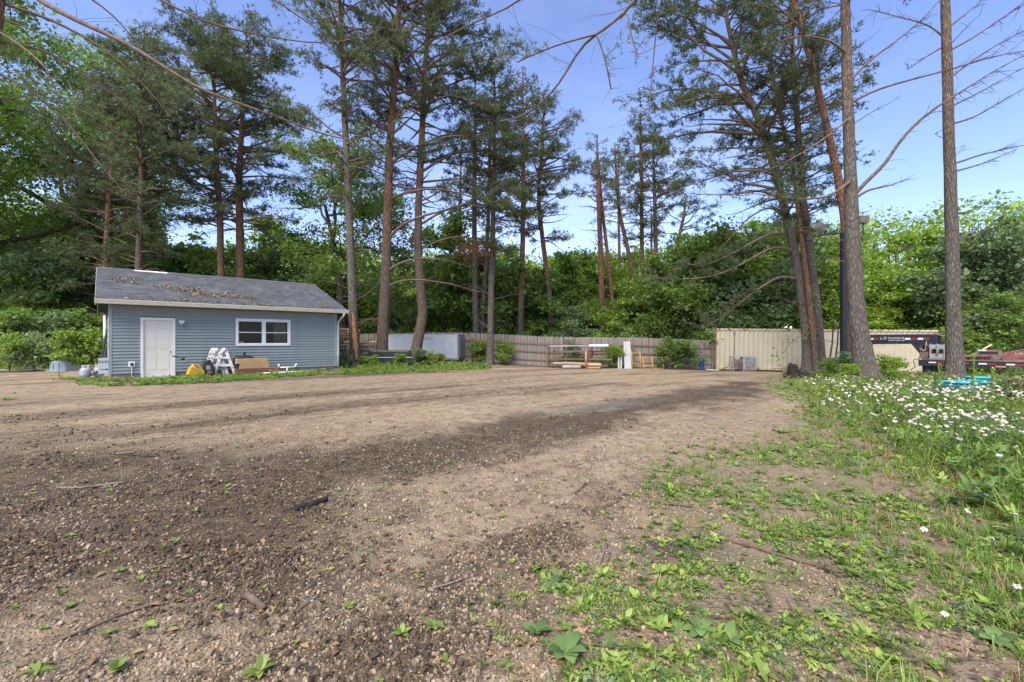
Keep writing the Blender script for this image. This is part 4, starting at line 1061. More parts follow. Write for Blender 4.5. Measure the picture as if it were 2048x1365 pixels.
M['rust'] = pm('rust', (.16, .075, .045), (.09, .05, .035), 9, .9, bmp=.4, bscale=50)
M['yellow'] = pm('yellow', (.62, .40, .03), (.50, .31, .03), 6, .5, bmp=.1, c3=(.13, .10, .06), s3=5, f3=(.58, .68))
M['red'] = pm('red', (.35, .03, .025), (.22, .025, .02), 6, .5, bmp=.1)
M['sawhorse'] = pm('sawhorse', (.68, .67, .63), (.58, .57, .53), 9, .6, bmp=.2, c3=(.24, .21, .17), s3=9, f3=(.52, .62))
M['black_plastic'] = pm('black_plastic', (.022, .022, .026), (.04, .04, .045), 5, .38, bmp=.05)
M['lumber'] = pm('lumber', (.47, .31, .145), (.38, .24, .11), 5, .8, st=(.7, 6, 6), bmp=.3, bscale=14, rnd=.12)
M['lumber_pale'] = pm('lumber_pale', (.55, .42, .26), (.46, .34, .20), 5, .8, st=(.7, 6, 6), bmp=.3, bscale=14, rnd=.12)
M['lumber_red'] = pm('lumber_red', (.20, .085, .05), (.14, .06, .04), 5, .8, st=(.7, 6, 6), bmp=.3, bscale=14)
M['lumber_grey'] = pm('lumber_grey', (.16, .125, .10), (.10, .08, .066), 5, .9, st=(.7, 6, 6), bmp=.4, bscale=14, rnd=.2)
M['fence'] = pm('fence', (.27, .24, .21), (.19, .163, .14), 3, .92, st=(7, 7, .8), bmp=.5, bscale=9, rnd=.16, c3=(.16, .122, .092), s3=.9, f3=(.48, .68))
M['fence_rail'] = pm('fence_rail', (.20, .135, .09), (.15, .10, .07), 4, .9, st=(1, 5, 5), bmp=.4, bscale=12, rnd=.15)
M['pvc'] = pm('pvc', (.78, .78, .77), (.70, .70, .69), 4, .4, bmp=.03)
M['tub'] = pm('tub', (.26, .33, .38), (.20, .26, .30), 4, .55, bmp=.1, c3=(.36, .40, .42), s3=4)
M['tank'] = pm('tank', (.36, .39, .42), (.29, .315, .34), 6, .5, bmp=.08, c3=(.25, .22, .19), s3=5, f3=(.6, .72))
M['firewood'] = pm('firewood', (.36, .25, .16), (.21, .14, .09), 7, .95, st=(1, 1, 1), bmp=.5, bscale=24, rnd=.35)
M['cutwood'] = pm('cutwood', (.58, .42, .26), (.46, .32, .19), 9, .9, bmp=.3, bscale=40, rnd=.25)
M['trailer_side'] = pm('trailer_side', (.40, .45, .50), (.35, .40, .45), 2, .38, .15, bmp=.08, bscale=4, c3=(.46, .50, .54), s3=1.2, f3=(.5, .7))
M['trailer_door'] = pm('trailer_door', (.23, .27, .32), (.19, .225, .27), 3, .45, .1, bmp=.08)
M['cream_steel'] = pm('cream_steel', (.50, .452, .318), (.46, .41, .285), 2, .5, bmp=.06, c3=(.41, .345, .23), s3=1.0, f3=(.58, .78))
M['rusty_cream'] = pm('rusty_cream', (.56, .49, .33), (.50, .43, .28), 3, .6, bmp=.1, c3=(.25, .12, .05), s3=3.5, f3=(.54, .60))
M['ac_grey'] = pm('ac_grey', (.42, .42, .40), (.36, .36, .345), 5, .55, bmp=.05)
M['ac_tan'] = pm('ac_tan', (.24, .215, .18), (.19, .17, .145), 5, .6, bmp=.05)
M['pole'] = pm('pole', (.013, .016, .018), (.022, .025, .027), 6, .45, bmp=.05)
M['lamp_box'] = pm('lamp_box', (.15, .13, .11), (.115, .10, .085), 6, .6, bmp=.05)
M['glassy'] = pm('glassy', (.30, .32, .33), (.25, .27, .28), 4, .12, bmp=0, spec=.6)
M['trailer_black'] = pm('trailer_black', (.016, .019, .026), (.028, .031, .038), 5, .38, bmp=.08, c3=(.085, .06, .05), s3=5, f3=(.62, .75))
M['tape_red'] = pm('tape_red', (.34, .02, .03), (.27, .02, .03), 8, .4, bmp=0)
M['tape_white'] = pm('tape_white', (.74, .74, .74), (.64, .64, .64), 8, .4, bmp=0)
M['faded_red'] = pm('faded_red', (.24, .085, .07), (.18, .06, .052), 4, .6, bmp=.1, c3=(.30, .17, .14), s3=3, f3=(.55, .7))
M['grimy_steel'] = pm('grimy_steel', (.21, .165, .13), (.14, .11, .09), 5, .7, .2, bmp=.2)
M['deckwood'] = pm('deckwood', (.24, .175, .12), (.16, .115, .08), 5, .9, st=(1, 6, 6), bmp=.3, rnd=.2)
M['white_plastic'] = pm('white_plastic', (.36, .37, .385), (.27, .275, .28), 6, .55, bmp=.1, c3=(.14, .115, .095), s3=4, f3=(.5, .62))
M['teal'] = pm('teal', (.035, .34, .35), (.06, .43, .43), 3, .45, bmp=.2, bscale=9, c3=(.16, .50, .49), s3=3, f3=(.55, .7))
M['hose'] = pm('hose', (.26, .27, .27), (.17, .18, .18), 6, .5, bmp=.05)
M['blue'] = pm('blue', (.02, .085, .30), (.03, .11, .36), 6, .5, bmp=.1)
M['yellow_frame'] = pm('yellow_frame', (.58, .36, .06), (.42, .23, .05), 6, .6, bmp=.1, c3=(.20, .09, .04), s3=5, f3=(.55, .66))
M['orange_post'] = pm('orange_post', (.62, .17, .09), (.55, .22, .14), 6, .6, bmp=.05)
M['white_panel'] = pm('white_panel', (.42, .43, .43), (.34, .35, .35), 4, .6, bmp=.15, c3=(.25, .245, .235), s3=3, f3=(.55, .72))
M['char'] = pm('char', (.014, .012, .011), (.03, .026, .023), 7, .95, bmp=.9, bscale=12, bd=.03)
M['deadwood'] = pm('deadwood', (.17, .12, .085), (.10, .07, .05), 8, .95, st=(1, 1, 1), bmp=.6, bscale=35)
M['greywood'] = pm('greywood', (.26, .215, .17), (.16, .13, .105), 8, .95, bmp=.6, bscale=35)
M['blossom'] = leaf_mat('blossom', (.30, .17, .16), (.48, .32, .28), trans=.3)
def glass_mat():
    m, n, b = new_mat('window_glass')
    b.inputs['Base Color'].default_value = (.02, .022, .025, 1); b.inputs['Roughness'].default_value = .04
    b.inputs['Specular IOR Level'].default_value = .5
    tr = n.nodes.new('ShaderNodeBsdfTransparent'); mx = n.nodes.new('ShaderNodeMixShader'); mx.inputs[0].default_value = .72
    tr.inputs[0].default_value = (.85, .9, .88, 1)
    L(n, b.outputs[0], mx.inputs[1]); L(n, tr.outputs[0], mx.inputs[2]); L(n, mx.outputs[0], n.nodes['Material Output'].inputs[0])
    return m
M['glass'] = glass_mat()

def scribble(wd, ht, nl, seed):
    """A line of lettering too small to read in the photo: nl upright letter shapes in a row."""
    r = random.Random(seed); mb = MB(); st = wd / nl; tk = st * .24
    for k in range(nl):
        x = -wd / 2 + k * st; h = ht * (1 if k == 0 else r.choice([.72, .72, 1]))
        mb.bx(x, x + tk, -.003, .001, -ht / 2, -ht / 2 + h)
        if r.random() < .8: mb.bx(x + tk, x + st * .72, -.003, .001, -ht / 2 + h - tk * .8, -ht / 2 + h)
        if r.random() < .6: mb.bx(x + tk, x + st * .72, -.003, .001, -ht / 2, -ht / 2 + tk * .8)
        if r.random() < .6: mb.bx(x + st * .72, x + st * .72 + tk * .8, -.003, .001, -ht / 2 + tk * .8, -ht / 2 + h - tk * .8)
    return mb
# ------------------------------------------------------------------ shed
SA = (-13.99, 15.80); SROT = R(41.87); SL = 7.88; SD = 8.0
shed = thing('shed', 'blue-grey vinyl sided shed with dark shingle roof and cream gutter', 'shed', (SA[0], SA[1], 0), SROT)
def shed_w(lx, ly, lz=None):
    """Shed coordinates (along the front, back, up) to the yard."""
    c, s = math.cos(SROT), math.sin(SROT)
    x, y = SA[0] + lx * c - ly * s, SA[1] + lx * s + ly * c
    return (x, y, float(surf(x, y)) if lz is None else lz)
Z0, ZE, ZR = .25, 2.76, 4.40                      # siding foot, wall head, ridge
DT = (.93, 1.77); DZ = (.10, 2.16); WT = (3.90, 5.80); WZ = (1.28, 2.23)
# wall core (sheathing behind the boards), with the openings left free
core = MB()
core.bx(0, DT[0] - .02, .03, .12, Z0, ZE); core.bx(DT[1] + .02, WT[0], .03, .12, Z0, ZE); core.bx(WT[1], SL, .03, .12, Z0, ZE)
core.bx(DT[0] - .02, DT[1] + .02, .03, .12, DZ[1] + .02, ZE); core.bx(WT[0], WT[1], .03, .12, Z0, WZ[0]); core.bx(WT[0], WT[1], .03, .12, WZ[1], ZE)
core.bx(SL - .12, SL - .03, .12, SD, Z0, ZE); core.bx(.03, SL - .03, SD - .1, SD, Z0, ZE)
core.prism([(.12, ZE), (SD, ZE), (SD / 2, ZR - .22)], SL - .12, SL - .03, 'x'); core.prism([(.12, ZE), (SD, ZE), (SD / 2, ZR - .22)], .03, .12, 'x')
core.bx(.03, .12, .12, 1.35, Z0, ZE); core.bx(.03, .12, 6.65, SD - .1, Z0, ZE); core.bx(.03, .12, 1.35, 6.65, 2.3, ZE)
wall = core.build('wall', M['siding'], shed)
def clap(x0, x1, z, h=.115):
    """One clapboard: thick at its foot, thin at its head, lapping the one below."""
    return MB().prism([(-.028, z), (-.028, z + .010), (.002, z + h + .008), (.026, z + h + .008), (.026, z)], x0, x1, 'x').mesh('siding_board')
H = .1142; nrow = int((ZE - Z0) / H)
cache = {}
for i in range(nrow):
    z = Z0 + i * H
    cuts = []
    if z < DZ[1] + .07: cuts.append((DT[0] - .085, DT[1] + .085))
    if z + H > WZ[0] - .07 and z < WZ[1] + .07: cuts.append((WT[0] - .085, WT[1] + .085))
    x = .07
    for a, b_ in cuts + [(SL - .07, None)]:
        k = (round(x, 3), round(a, 3))
        if k not in cache: cache[k] = clap(x, a, 0)
        o = obj('siding_board', cache[k], M['siding'], wall); o.location = (0, 0, z)
        x = b_
for i in range(8):                                 # gable boards above the overhead door
    z = 2.36 + i * H * 1.6
    ya = max(.1, (z + .2 - ZE) / (ZR - ZE) * SD / 2 + .1) if z > ZE - .2 else .1
    MB().prism([(-.0, z), (-.0, z + .012), (.024, z + H * 1.6), (.029, z + H * 1.6), (.029, z)], ya, min(SD - ya, 4.0), 'y') if False else None
    mb = MB(); mb.add([(.0, ya, z), (.028, ya, z), (.028, ya, z + H * 1.62), (.018, ya, z + H * 1.62), (.0, SD - ya, z), (.028, SD - ya, z), (.028, SD - ya, z + H * 1.62), (.018, SD - ya, z + H * 1.62)],
                      [(3, 2, 1, 0), (4, 5, 6, 7), (0, 1, 5, 4), (1, 2, 6, 5), (2, 3, 7, 6), (3, 0, 4, 7)])
    mb.build('siding_board', M['siding'], wall)
# corner posts
MB().bx(-.012, .075, -.03, -.0, Z0 - .01, ZE).bx(-.012, .0, 0, .08, Z0 - .01, ZE).build('corner_post', M['teal_trim'], shed)
MB().bx(SL - .075, SL + .012, -.03, 0, Z0 - .01, ZE).bx(SL, SL + .012, 0, .08, Z0 - .01, ZE).build('corner_post', M['teal_trim'], shed)
# block foundation
fo = MB().bx(.05, SL - .05, .06, .25, -.3, Z0 - .006).bx(.05, .25, .25, 1.3, -.3, Z0 - .006).build('foundation', M['block'], shed)
for k in range(20):
    x = .06 + k * .39
    if x + .37 > SL: break
    if x + .37 > DT[0] - .1 and x < DT[1] + .1: continue
    MB().bx(x, x + .38, .03, .07, .05, Z0 - .012).build('concrete_block', M['block'], fo)
MB().bx(DT[0] - .2, DT[1] + .3, -.42, .05, -.05, .085).build('door_step', M['block'], shed, bevel=.01)
MB().bx(-1.3, -.02, .9, 6.9, -.05, .10).build('concrete_apron', M['apron'], shed)
# roof planes, shingled
OV, OE = .34, .42
def roof_pt(y, lift=0): return ZE + .06 + (y + OE) / (SD / 2 + OE) * (ZR - ZE - .06) + lift
rf = MB()
rf.add([(-OV, -OE, roof_pt(-OE) - .05), (SL + OV, -OE, roof_pt(-OE) - .05), (SL + OV, SD / 2, ZR - .05), (-OV, SD / 2, ZR - .05),
        (-OV, -OE, roof_pt(-OE)), (SL + OV, -OE, roof_pt(-OE)), (SL + OV, SD / 2, ZR), (-OV, SD / 2, ZR)],
       [(3, 2, 1, 0), (4, 5, 6, 7), (0, 1, 5, 4), (1, 2, 6, 5), (2, 3, 7, 6), (3, 0, 4, 7)])
rf.add([(-OV, SD + OE, roof_pt(-OE) - .05), (SL + OV, SD + OE, roof_pt(-OE) - .05), (SL + OV, SD / 2 + .002, ZR - .05), (-OV, SD / 2 + .002, ZR - .05),
        (-OV, SD + OE, roof_pt(-OE)), (SL + OV, SD + OE, roof_pt(-OE)), (SL + OV, SD / 2 + .002, ZR), (-OV, SD / 2 + .002, ZR)],
       [(0, 1, 2, 3), (7, 6, 5, 4), (4, 5, 1, 0), (5, 6, 2, 1), (6, 7, 3, 2), (7, 4, 0, 3)])
roof = rf.build('roof', M['shingle'], shed)
V, Fq = [], []
r_ = random.Random(5)
rows = 33; dy = (SD / 2 + OE) / rows
for i in range(rows):
    y0, y1 = -OE - .01 + i * dy, -OE + (i + 1.15) * dy
    y1 = min(y1, SD / 2)
    x = -OV - .01 - r_.uniform(0, .2)
    while x < SL + OV:
        wd = r_.uniform(.16, .34); x1 = min(x + wd - .006, SL + OV + .01); xa = max(x, -OV - .01)
        if x1 > xa:
            l0 = .018 + r_.uniform(0, .008); dyj = r_.choice([0, 0, .02])
            o = len(V)
            V += [(xa, y0 + dyj, roof_pt(y0 + dyj, l0)), (x1, y0 + dyj, roof_pt(y0 + dyj, l0)), (x1, y1, roof_pt(y1, .004)), (xa, y1, roof_pt(y1, .004)), (xa, y0 + dyj, roof_pt(y0, .001)), (x1, y0 + dyj, roof_pt(y0, .001))]
            Fq += [(o, o + 1, o + 2, o + 3), (o + 4, o + 5, o + 1, o)]
        x += wd
m, n, b = new_mat('shingle_tabs')
g_ = n.nodes.new('ShaderNodeNewGeometry')
v = coords(n)
col = mixc(n, g_.outputs['Random Per Island'], (.075, .083, .092), (.142, .150, .160))
col = mixc(n, ramp(n, noise(n, v, 90, 3), .4, .6, 0, .5), col, (.05, .053, .06))
col = mixc(n, ramp(n, noise(n, v, 1.1, 5), .55, .72, 0, .6), col, (.17, .17, .175))
L(n, col, b.inputs['Base Color']); b.inputs['Roughness'].default_value = .92; b.inputs['Specular IOR Level'].default_value = .25
so = obj('shingles', mesh_np('shingles', V, Fq), m, roof); so['kind'] = 'stuff'
for k in range(27):
    x = -OV + k * .32
    if 1.0 < x < 1.9: continue
    MB().prism([(SD / 2 - .16, ZR - .04), (SD / 2, ZR + .035), (SD / 2 + .16, ZR - .04), (SD / 2, ZR + .022)], x, x + .315, 'x').build('ridge_cap', M['shingle'], roof)
MB().prism([(SD / 2 - .20, ZR - .045), (SD / 2, ZR + .032), (SD / 2 + .2, ZR - .045), (SD / 2, ZR + .015)], .82, 1.95, 'x').build('bare_ridge_vent', M['white_trim'], roof, label='white strip where the ridge cap is missing')
# gable fascia, eave soffit, gutter, downspouts
for xx in (-OV - .02, SL + OV):
    MB().add([(xx, -OE, roof_pt(-OE) - .20), (xx + .02, -OE, roof_pt(-OE) - .20), (xx + .02, SD / 2, ZR - .19), (xx, SD / 2, ZR - .19), (xx, -OE, roof_pt(-OE) - .012), (xx + .02, -OE, roof_pt(-OE) - .012), (xx + .02, SD / 2, ZR - .003), (xx, SD / 2, ZR - .003)],
             [(3, 2, 1, 0), (4, 5, 6, 7), (0, 1, 5, 4), (1, 2, 6, 5), (2, 3, 7, 6), (3, 0, 4, 7)]).build('fascia', M['cream_trim'], roof)
    MB().add([(xx, SD + OE, roof_pt(-OE) - .20), (xx + .02, SD + OE, roof_pt(-OE) - .20), (xx + .02, SD / 2, ZR - .19), (xx, SD / 2, ZR - .19), (xx, SD + OE, roof_pt(-OE) - .012), (xx + .02, SD + OE, roof_pt(-OE) - .012), (xx + .02, SD / 2, ZR - .003), (xx, SD / 2, ZR - .003)],
             [(0, 1, 2, 3), (7, 6, 5, 4), (4, 5, 1, 0), (5, 6, 2, 1), (6, 7, 3, 2), (7, 4, 0, 3)]).build('fascia', M['cream_trim'], roof)
MB().bx(.004, SL + OV, -OE + .01, .03, ZE - .02, ZE).build('soffit', M['soffit'], roof)
MB().add([(-OV, -OE, ZE - .07), (-.002, -OE, ZE - .07), (-.002, SD / 2, ZR - .20), (-OV, SD / 2, ZR - .20), (-OV, -OE, ZE - .05), (-.002, -OE, ZE - .05), (-.002, SD / 2, ZR - .18), (-OV, SD / 2, ZR - .18)],
         [(3, 2, 1, 0), (4, 5, 6, 7), (0, 1, 5, 4), (1, 2, 6, 5), (2, 3, 7, 6), (3, 0, 4, 7)]).build('soffit', M['soffit'], roof)
gz = roof_pt(-OE) - .005
gut = MB().prism([(-OE - .02, gz - .15), (-OE - .10, gz - .14), (-OE - .125, gz - .05), (-OE - .14, gz - .01), (-OE - .125, gz), (-OE - .115, gz - .02), (-OE - .105, gz - .06), (-OE - .09, gz - .125), (-OE - .03, gz - .135), (-OE - .022, gz - .01), (-OE - .005, gz - .01), (-OE - .005, gz - .15)], -OV - .03, SL + OV + .03, 'x').build('gutter', M['cream_trim'], roof)
MB().tube([(SL + .16, -OE - .08, gz - .14), (SL + .16, -OE - .06, gz - .25), (SL + .10, -.2, gz - .42), (SL + .06, -.06, gz - .55), (SL + .055, -.06, .9), (SL + .055, -.06, .18)], .042, 8).build('downspout', M['cream_trim'], shed)
MB().box((SL + .12, -.3, .10), (.5, .18, .07), (0, 0, -.5)).build('splash_block', M['block'], shed)
MB().tube([(-.10, SD - .25, 2.62), (-.10, SD - .25, .2)], .06, 8).build('downspout', M['white_trim'], shed)
# walk door
dr = MB().bx(DT[0], DT[1], .018, .058, DZ[0], DZ[1]).build('door', M['door_paint'], shed, label='cream six-panel steel door')
pw = .27
for cx_ in (DT[0] + .23, DT[1] - .23):
    for z0, z1 in ((1.77, 1.98), (1.02, 1.66), (.26, .88)):
        MB().prism([(-pw / 2, z0 + DZ[0]), (pw / 2, z0 + DZ[0]), (pw / 2, z1 + DZ[0]), (-pw / 2, z1 + DZ[0])], -.008, 0).build('door_panel', M['door_paint'], dr, (cx_, .018, 0), bevel=.006)
MB().lathe([(0, 0), (.016, .0), (.016, .025), (.03, .035), (.032, .055), (.018, .068), (0, .07)], M=Matrix.Rotation(R(90), 4, 'X')).build('knob', M['chrome'], dr, (DT[1] - .07, .018, 1.02))
MB().bx(DT[0] - .085, DT[0] - .004, -.035, .03, DZ[0] - .01, DZ[1] + .085).bx(DT[1] + .004, DT[1] + .085, -.035, .03, DZ[0] - .01, DZ[1] + .085).bx(DT[0] - .004, DT[1] + .004, -.035, .03, DZ[1] + .004, DZ[1] + .085).build('door_frame', M['white_trim'], shed)
MB().bx(DT[0] - .004, DT[1] + .004, -.05, .06, DZ[0] - .045, DZ[0] - .004).build('threshold', M['galv'], shed)
# window: two double-hung units
wn = MB()
wn.bx(WT[0] - .08, WT[0], -.04, .06, WZ[0] - .08, WZ[1] + .08).bx(WT[1], WT[1] + .08, -.04, .06, WZ[0] - .08, WZ[1] + .08)
wn.bx(WT[0], WT[1], -.04, .06, WZ[1], WZ[1] + .08).bx(WT[0], WT[1], -.055, .06, WZ[0] - .08, WZ[0])
wm = (WT[0] + WT[1]) / 2
wn.bx(wm - .045, wm + .045, -.038, .06, WZ[0], WZ[1])
win = wn.build('window', M['white_trim'], shed)
zm = (WZ[0] + WZ[1]) / 2
for a, b_ in ((WT[0], wm - .045), (wm + .045, WT[1])):
    for q, (z0, z1, yy) in enumerate(((zm - .016, WZ[1], .0), (WZ[0], zm + .016, -.014))):
        s = MB(); e = .032
        s.bx(a + .002, a + e, yy, yy + .03, z0, z1).bx(b_ - e, b_ - .002, yy, yy + .03, z0, z1).bx(a + e, b_ - e, yy, yy + .03, z1 - e, z1).bx(a + e, b_ - e, yy, yy + .03, z0, z0 + e)
        s.build('sash', M['white_trim'], win)
        MB().bx(a + e, b_ - e, yy + .012, yy + .018, z0 + e, z1 - e).build('pane', M['glass'], win)
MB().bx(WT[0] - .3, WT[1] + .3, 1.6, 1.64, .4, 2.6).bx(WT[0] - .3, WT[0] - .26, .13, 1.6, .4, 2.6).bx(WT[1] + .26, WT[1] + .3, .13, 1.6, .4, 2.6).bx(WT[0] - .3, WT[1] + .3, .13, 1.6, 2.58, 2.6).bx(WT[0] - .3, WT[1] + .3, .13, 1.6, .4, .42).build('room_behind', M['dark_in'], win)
cb = MB()
for k in range(9): cb.tube([(WT[1] - .5 + k * .055, .19 + .02 * (k % 2), WZ[0] + .05), (WT[1] - .5 + k * .055, .19 + .02 * (k % 2), WZ[1] - .05)], .034, 6)
cb.build('curtain', M['curtain'], win)
MB().bx(WT[0] + .06, WT[0] + .2, -.004, -.001, WZ[0] + .05, WZ[0] + .10).build('sticker', M['white_plastic'], win)
# flood light with two lamps
fl = MB().bx(1.97, 2.13, -.09, -.02, 2.05, 2.17).build('flood_light', M['white_trim'], shed, bevel=.01)
for sg in (-1, 1):
    MB().lathe([(.02, 0), (.035, .03), (.055, .09), (.065, .13), (.0, .125)], sides=12, M=Matrix.Translation((2.05 + sg * .07, -.07, 2.06)) @ Matrix.Rotation(R(115), 4, 'X') @ Matrix.Rotation(sg * R(-50), 4, 'Y')).build('lamp_head', M['glassy'], fl)
ob = MB().bx(.51, .70, -.055, -.018, .47, .67).build('outlet_plate', M['white_trim'], shed, bevel=.015)
MB().bx(.57, .645, -.085, -.055, .52, .62).build('outlet_cover', M['black'], ob)
MB().tube([(.605, -.06, .47), (.605, -.07, .2), (.605, -.12, .02)], .014, 6).build('conduit', M['galv'], ob)
# overhead door on the gable end
od = MB().bx(.075, .11, 1.5, 6.5, .08, 2.2).build('overhead_door', M['cream_trim'], shed)
for k in range(4): MB().bx(.06, .08, 1.52, 6.48, .12 + k * .52, .56 + k * .52).build('door_panel', M['cream_trim'], od, bevel=.01)
MB().bx(-.012, .03, 1.32, 1.5, .08, 2.34).bx(-.012, .03, 6.5, 6.68, .08, 2.34).bx(-.012, .03, 1.5, 6.5, 2.2, 2.34).build('door_frame', M['cream_trim'], shed)
MB().bx(-.03, -.012, .55, .68, 1.15, 1.32).build('keypad', M['ac_grey'], shed)
# needles lying on the roof
nd = NB(); rr_ = np.random.default_rng(9)
for cx_, cy_, sx, sy, k in ((.55, 2.2, .5, .35, 260), (1.6, 1.5, .35, .2, 110), (2.4, 1.3, .5, .3, 260), (3.2, .75, .8, .3, 620), (2.6, .95, .5, .2, 220), (4.3, .65, .45, .18, 260), (2.2, -.2, .9, .1, 180), (4.9, -.3, .3, .06, 60), (7.2, -.15, .2, .12, 70), (4, 2.2, 3, 1.2, 60), (3.5, -.30, 3.5, .06, 160)):
    C = np.stack([rr_.normal(cx_, sx * .6, k), rr_.normal(cy_, sy * .6, k), np.zeros(k)], -1)
    C[:, 0] = np.clip(C[:, 0], -OV, SL + OV); C[:, 1] = np.clip(C[:, 1], -OE + .02, SD / 2 - .1)
    C[:, 2] = [roof_pt(q) + .03 + abs(rr_.normal(0, .015)) for q in C[:, 1]]
    V, F_ = leaves(C, rr_, .055, 1.5); nd.add(V, F_)
M['needle_litter'] = leaf_mat('needle_litter', (.32, .235, .155), (.48, .37, .26), trans=.1)
nl = obj('needle_litter', nd.mesh('needle_litter'), M['needle_litter']); nl.location = (SA[0], SA[1], 0); nl.rotation_euler = (0, 0, SROT)
tag(nl, 'drifts of brown fallen pine needles on the shed roof', 'needles', kind='stuff')

# sign, hose and propane at the gable
def at_shed(name, label, cat, lx, ly, rz=0, dz=0, group=None):
    x, y, z = shed_w(lx, ly)
    return thing(name, label, cat, (x, y, z + dz), SROT + rz, group)
sg = at_shed('yard_sign', 'small white sign with black letters and an arrow leaning at the shed corner', 'sign', -.12, -.02, .25)
MB().bx(-.16, .16, -.012, 0, .20, .74).build('board', M['white_trim'], sg)
for k in (-.1, .1): MB().tube([(k, .008, 0), (k, .008, .6)], .005, 5).build('stake', M['galv'], sg)
t = obj('lettering', text_mesh('PARK', .135), M['black'], sg); t.location = (0, -.014, .60); t.rotation_euler = (R(90), 0, 0)
MB().bx(-.11, .07, -.016, -.012, .335, .355).prism([(.05, .31), (.12, .345), (.05, .38)], -.016, -.012).build('arrow', M['black'], sg)
for k, (lx, ly, lab) in enumerate(((-.27, .98, 'grey propane tank nearest the shed corner'), (-.62, .85, 'grey propane tank standing farther from the shed corner'))):
    pt_ = at_shed('propane_tank', lab, 'tank', lx, ly, 0, .02, 'propane tanks at the gable')
    MB().lathe([(0, .03), (.10, .03), (.145, .08), (.155, .14), (.155, .27), (.14, .33), (.09, .37), (.03, .385), (0, .385)]).build('cylinder', M['tank'], pt_)
    MB().lathe([(.10, 0), (.105, 0), (.105, .05), (.10, .05)]).build('foot_ring', M['tank'], pt_)
    cl = MB()
    for a in range(0, 260, 20):
        a0, a1 = R(a), R(a + 20)
        cl.add([(.1 * math.cos(a0), .1 * math.sin(a0), .36), (.1 * math.cos(a1), .1 * math.sin(a1), .36), (.105 * math.cos(a1), .105 * math.sin(a1), .47), (.105 * math.cos(a0), .105 * math.sin(a0), .47)], [(0, 1, 2, 3)])
    cl.build('collar', M['tank'], pt_)
    MB().lathe([(.02, .385), (.02, .43), (.035, .43), (.035, .45), (0, .45)], sides=10).build('valve', M['chrome'], pt_)
hs = at_shed('drain_hose', 'black corrugated hose curving down the gable end', 'hose', -.10, 1.1, 0, 0)
MB().tube([(.05, .1, 1.75), (.0, .05, 1.4), (-.04, 0, 1.0), (-.12, -.1, .55), (-.2, -.25, .25), (-.38, -.38, .12)], .03, 8).build('hose_line', M['black_plastic'], hs)
# things along the shed front
tl = at_shed('plate_compactor', 'yellow and black walk-behind engine machine beside the shed door', 'machine', 2.55, -.62, .1)
MB().prism([(-.42, .10), (-.36, .06), (.1, .06), (.12, .2), (-.05, .46), (-.2, .5), (-.34, .34)], -.16, .16).build('body', M['yellow'], tl, bevel=.02)
MB().bx(.06, .46, -.15, .15, .2, .36).bx(.1, .40, -.12, .12, .36, .52).lathe([(.1, 0), (.12, .03), (.12, .1), (.08, .13), (0, .13)], (.24, 0, .5)).build('engine', M['black_plastic'], tl, bevel=.015)
MB().bx(.16, .30, -.17, -.14, .26, .42).build('muffler', M['steel'], tl, bevel=.01)
for yy in (-.18, .18):
    wl = MB().lathe([(.0, -.03), (.09, -.03), (.13, -.02), (.14, 0), (.13, .02), (.09, .03), (0, .03)], sides=18, M=Matrix.Translation((.3, yy, .14)) @ Matrix.Rotation(R(90), 4, 'X')).build('wheel', M['black'], tl)
    MB().lathe([(0, -.035), (.07, -.033), (.07, .033), (0, .035)], sides=14, M=Matrix.Translation((.3, yy, .14)) @ Matrix.Rotation(R(90), 4, 'X')).build('rim', M['red'], wl)
for yy in (-.16, .16):
    MB().tube([(-.1, yy, .35), (-.3, yy, .58), (-.62, yy, .74), (-.8, yy, .79)], .014, 6).build('handle_bar', M['chrome'], tl)
    MB().tube([(-.66, yy, .755), (-.82, yy, .795)], .022, 6).build('grip', M['black'], tl)
MB().lathe([(0, -.03), (.06, -.03), (.06, .03), (0, .03)], sides=12, M=Matrix.Translation((-.55, -.1, .70)) @ Matrix.Rotation(R(90), 4, 'X')).build('throttle_drum', M['black'], tl)
MB().tube([(-.3, -.2, .45), (-.1, -.24, .25), (.02, -.25, .05)], .012, 6).build('strut', M['galv'], tl)
# folded A-frame barricades
def barricade(lab, lx, ly, rz, ln):
    t = at_shed('sawhorse', lab, 'sawhorse', lx, ly, rz, 0, 'white plastic sawhorses by the shed')
    for sgx in (-1, 1):
        MB().prism([(sgx * .36 - .05, 0), (sgx * .36 + .05, 0), (sgx * .05 + .055, 1.02), (sgx * .05 - .055, 1.02)] if True else [], -.03, .03).build('leg', M['sawhorse'], t, rot=(R(ln), 0, 0), bevel=.008)
    for zz, wd, hh in ((.36, .52, .09), (.66, .30, .08)):
        MB().prism([(-wd / 2, zz), (wd / 2, zz), (wd / 2 * .86, zz + hh), (-wd / 2 * .86, zz + hh)], -.036, .02).build('cross_bar', M['sawhorse'], t, rot=(R(ln), 0, 0))
    MB().lathe([(0, -.034), (.085, -.034), (.1, 0), (.085, .034), (0, .034)], sides=12, M=Matrix.Translation((0, 0, 1.0)) @ Matrix.Rotation(R(90), 4, 'X')).build('hinge_cap', M['sawhorse'], t, rot=(R(ln), 0, 0))
barricade('white plastic sawhorse end leaning nearest to the yellow machine', 3.02, -.42, 0, -8)
barricade('white plastic sawhorse end in the middle of the leaning set', 3.12, -.52, .05, -9)
barricade('white plastic sawhorse end in front, beside the black bin', 3.34, -.62, -.03, -10)
bn = at_shed('fuel_tank', 'black plastic tank with a capped neck against the shed wall', 'tank', 4.05, -.42)
MB().prism([(-.34, .0), (.34, .0), (.36, .1), (.36, .62), (.3, .70), (.08, .78), (-.08, .78), (-.3, .70), (-.36, .62), (-.36, .1)], -.22, .22).build('body', M['black_plastic'], bn, bevel=.05)
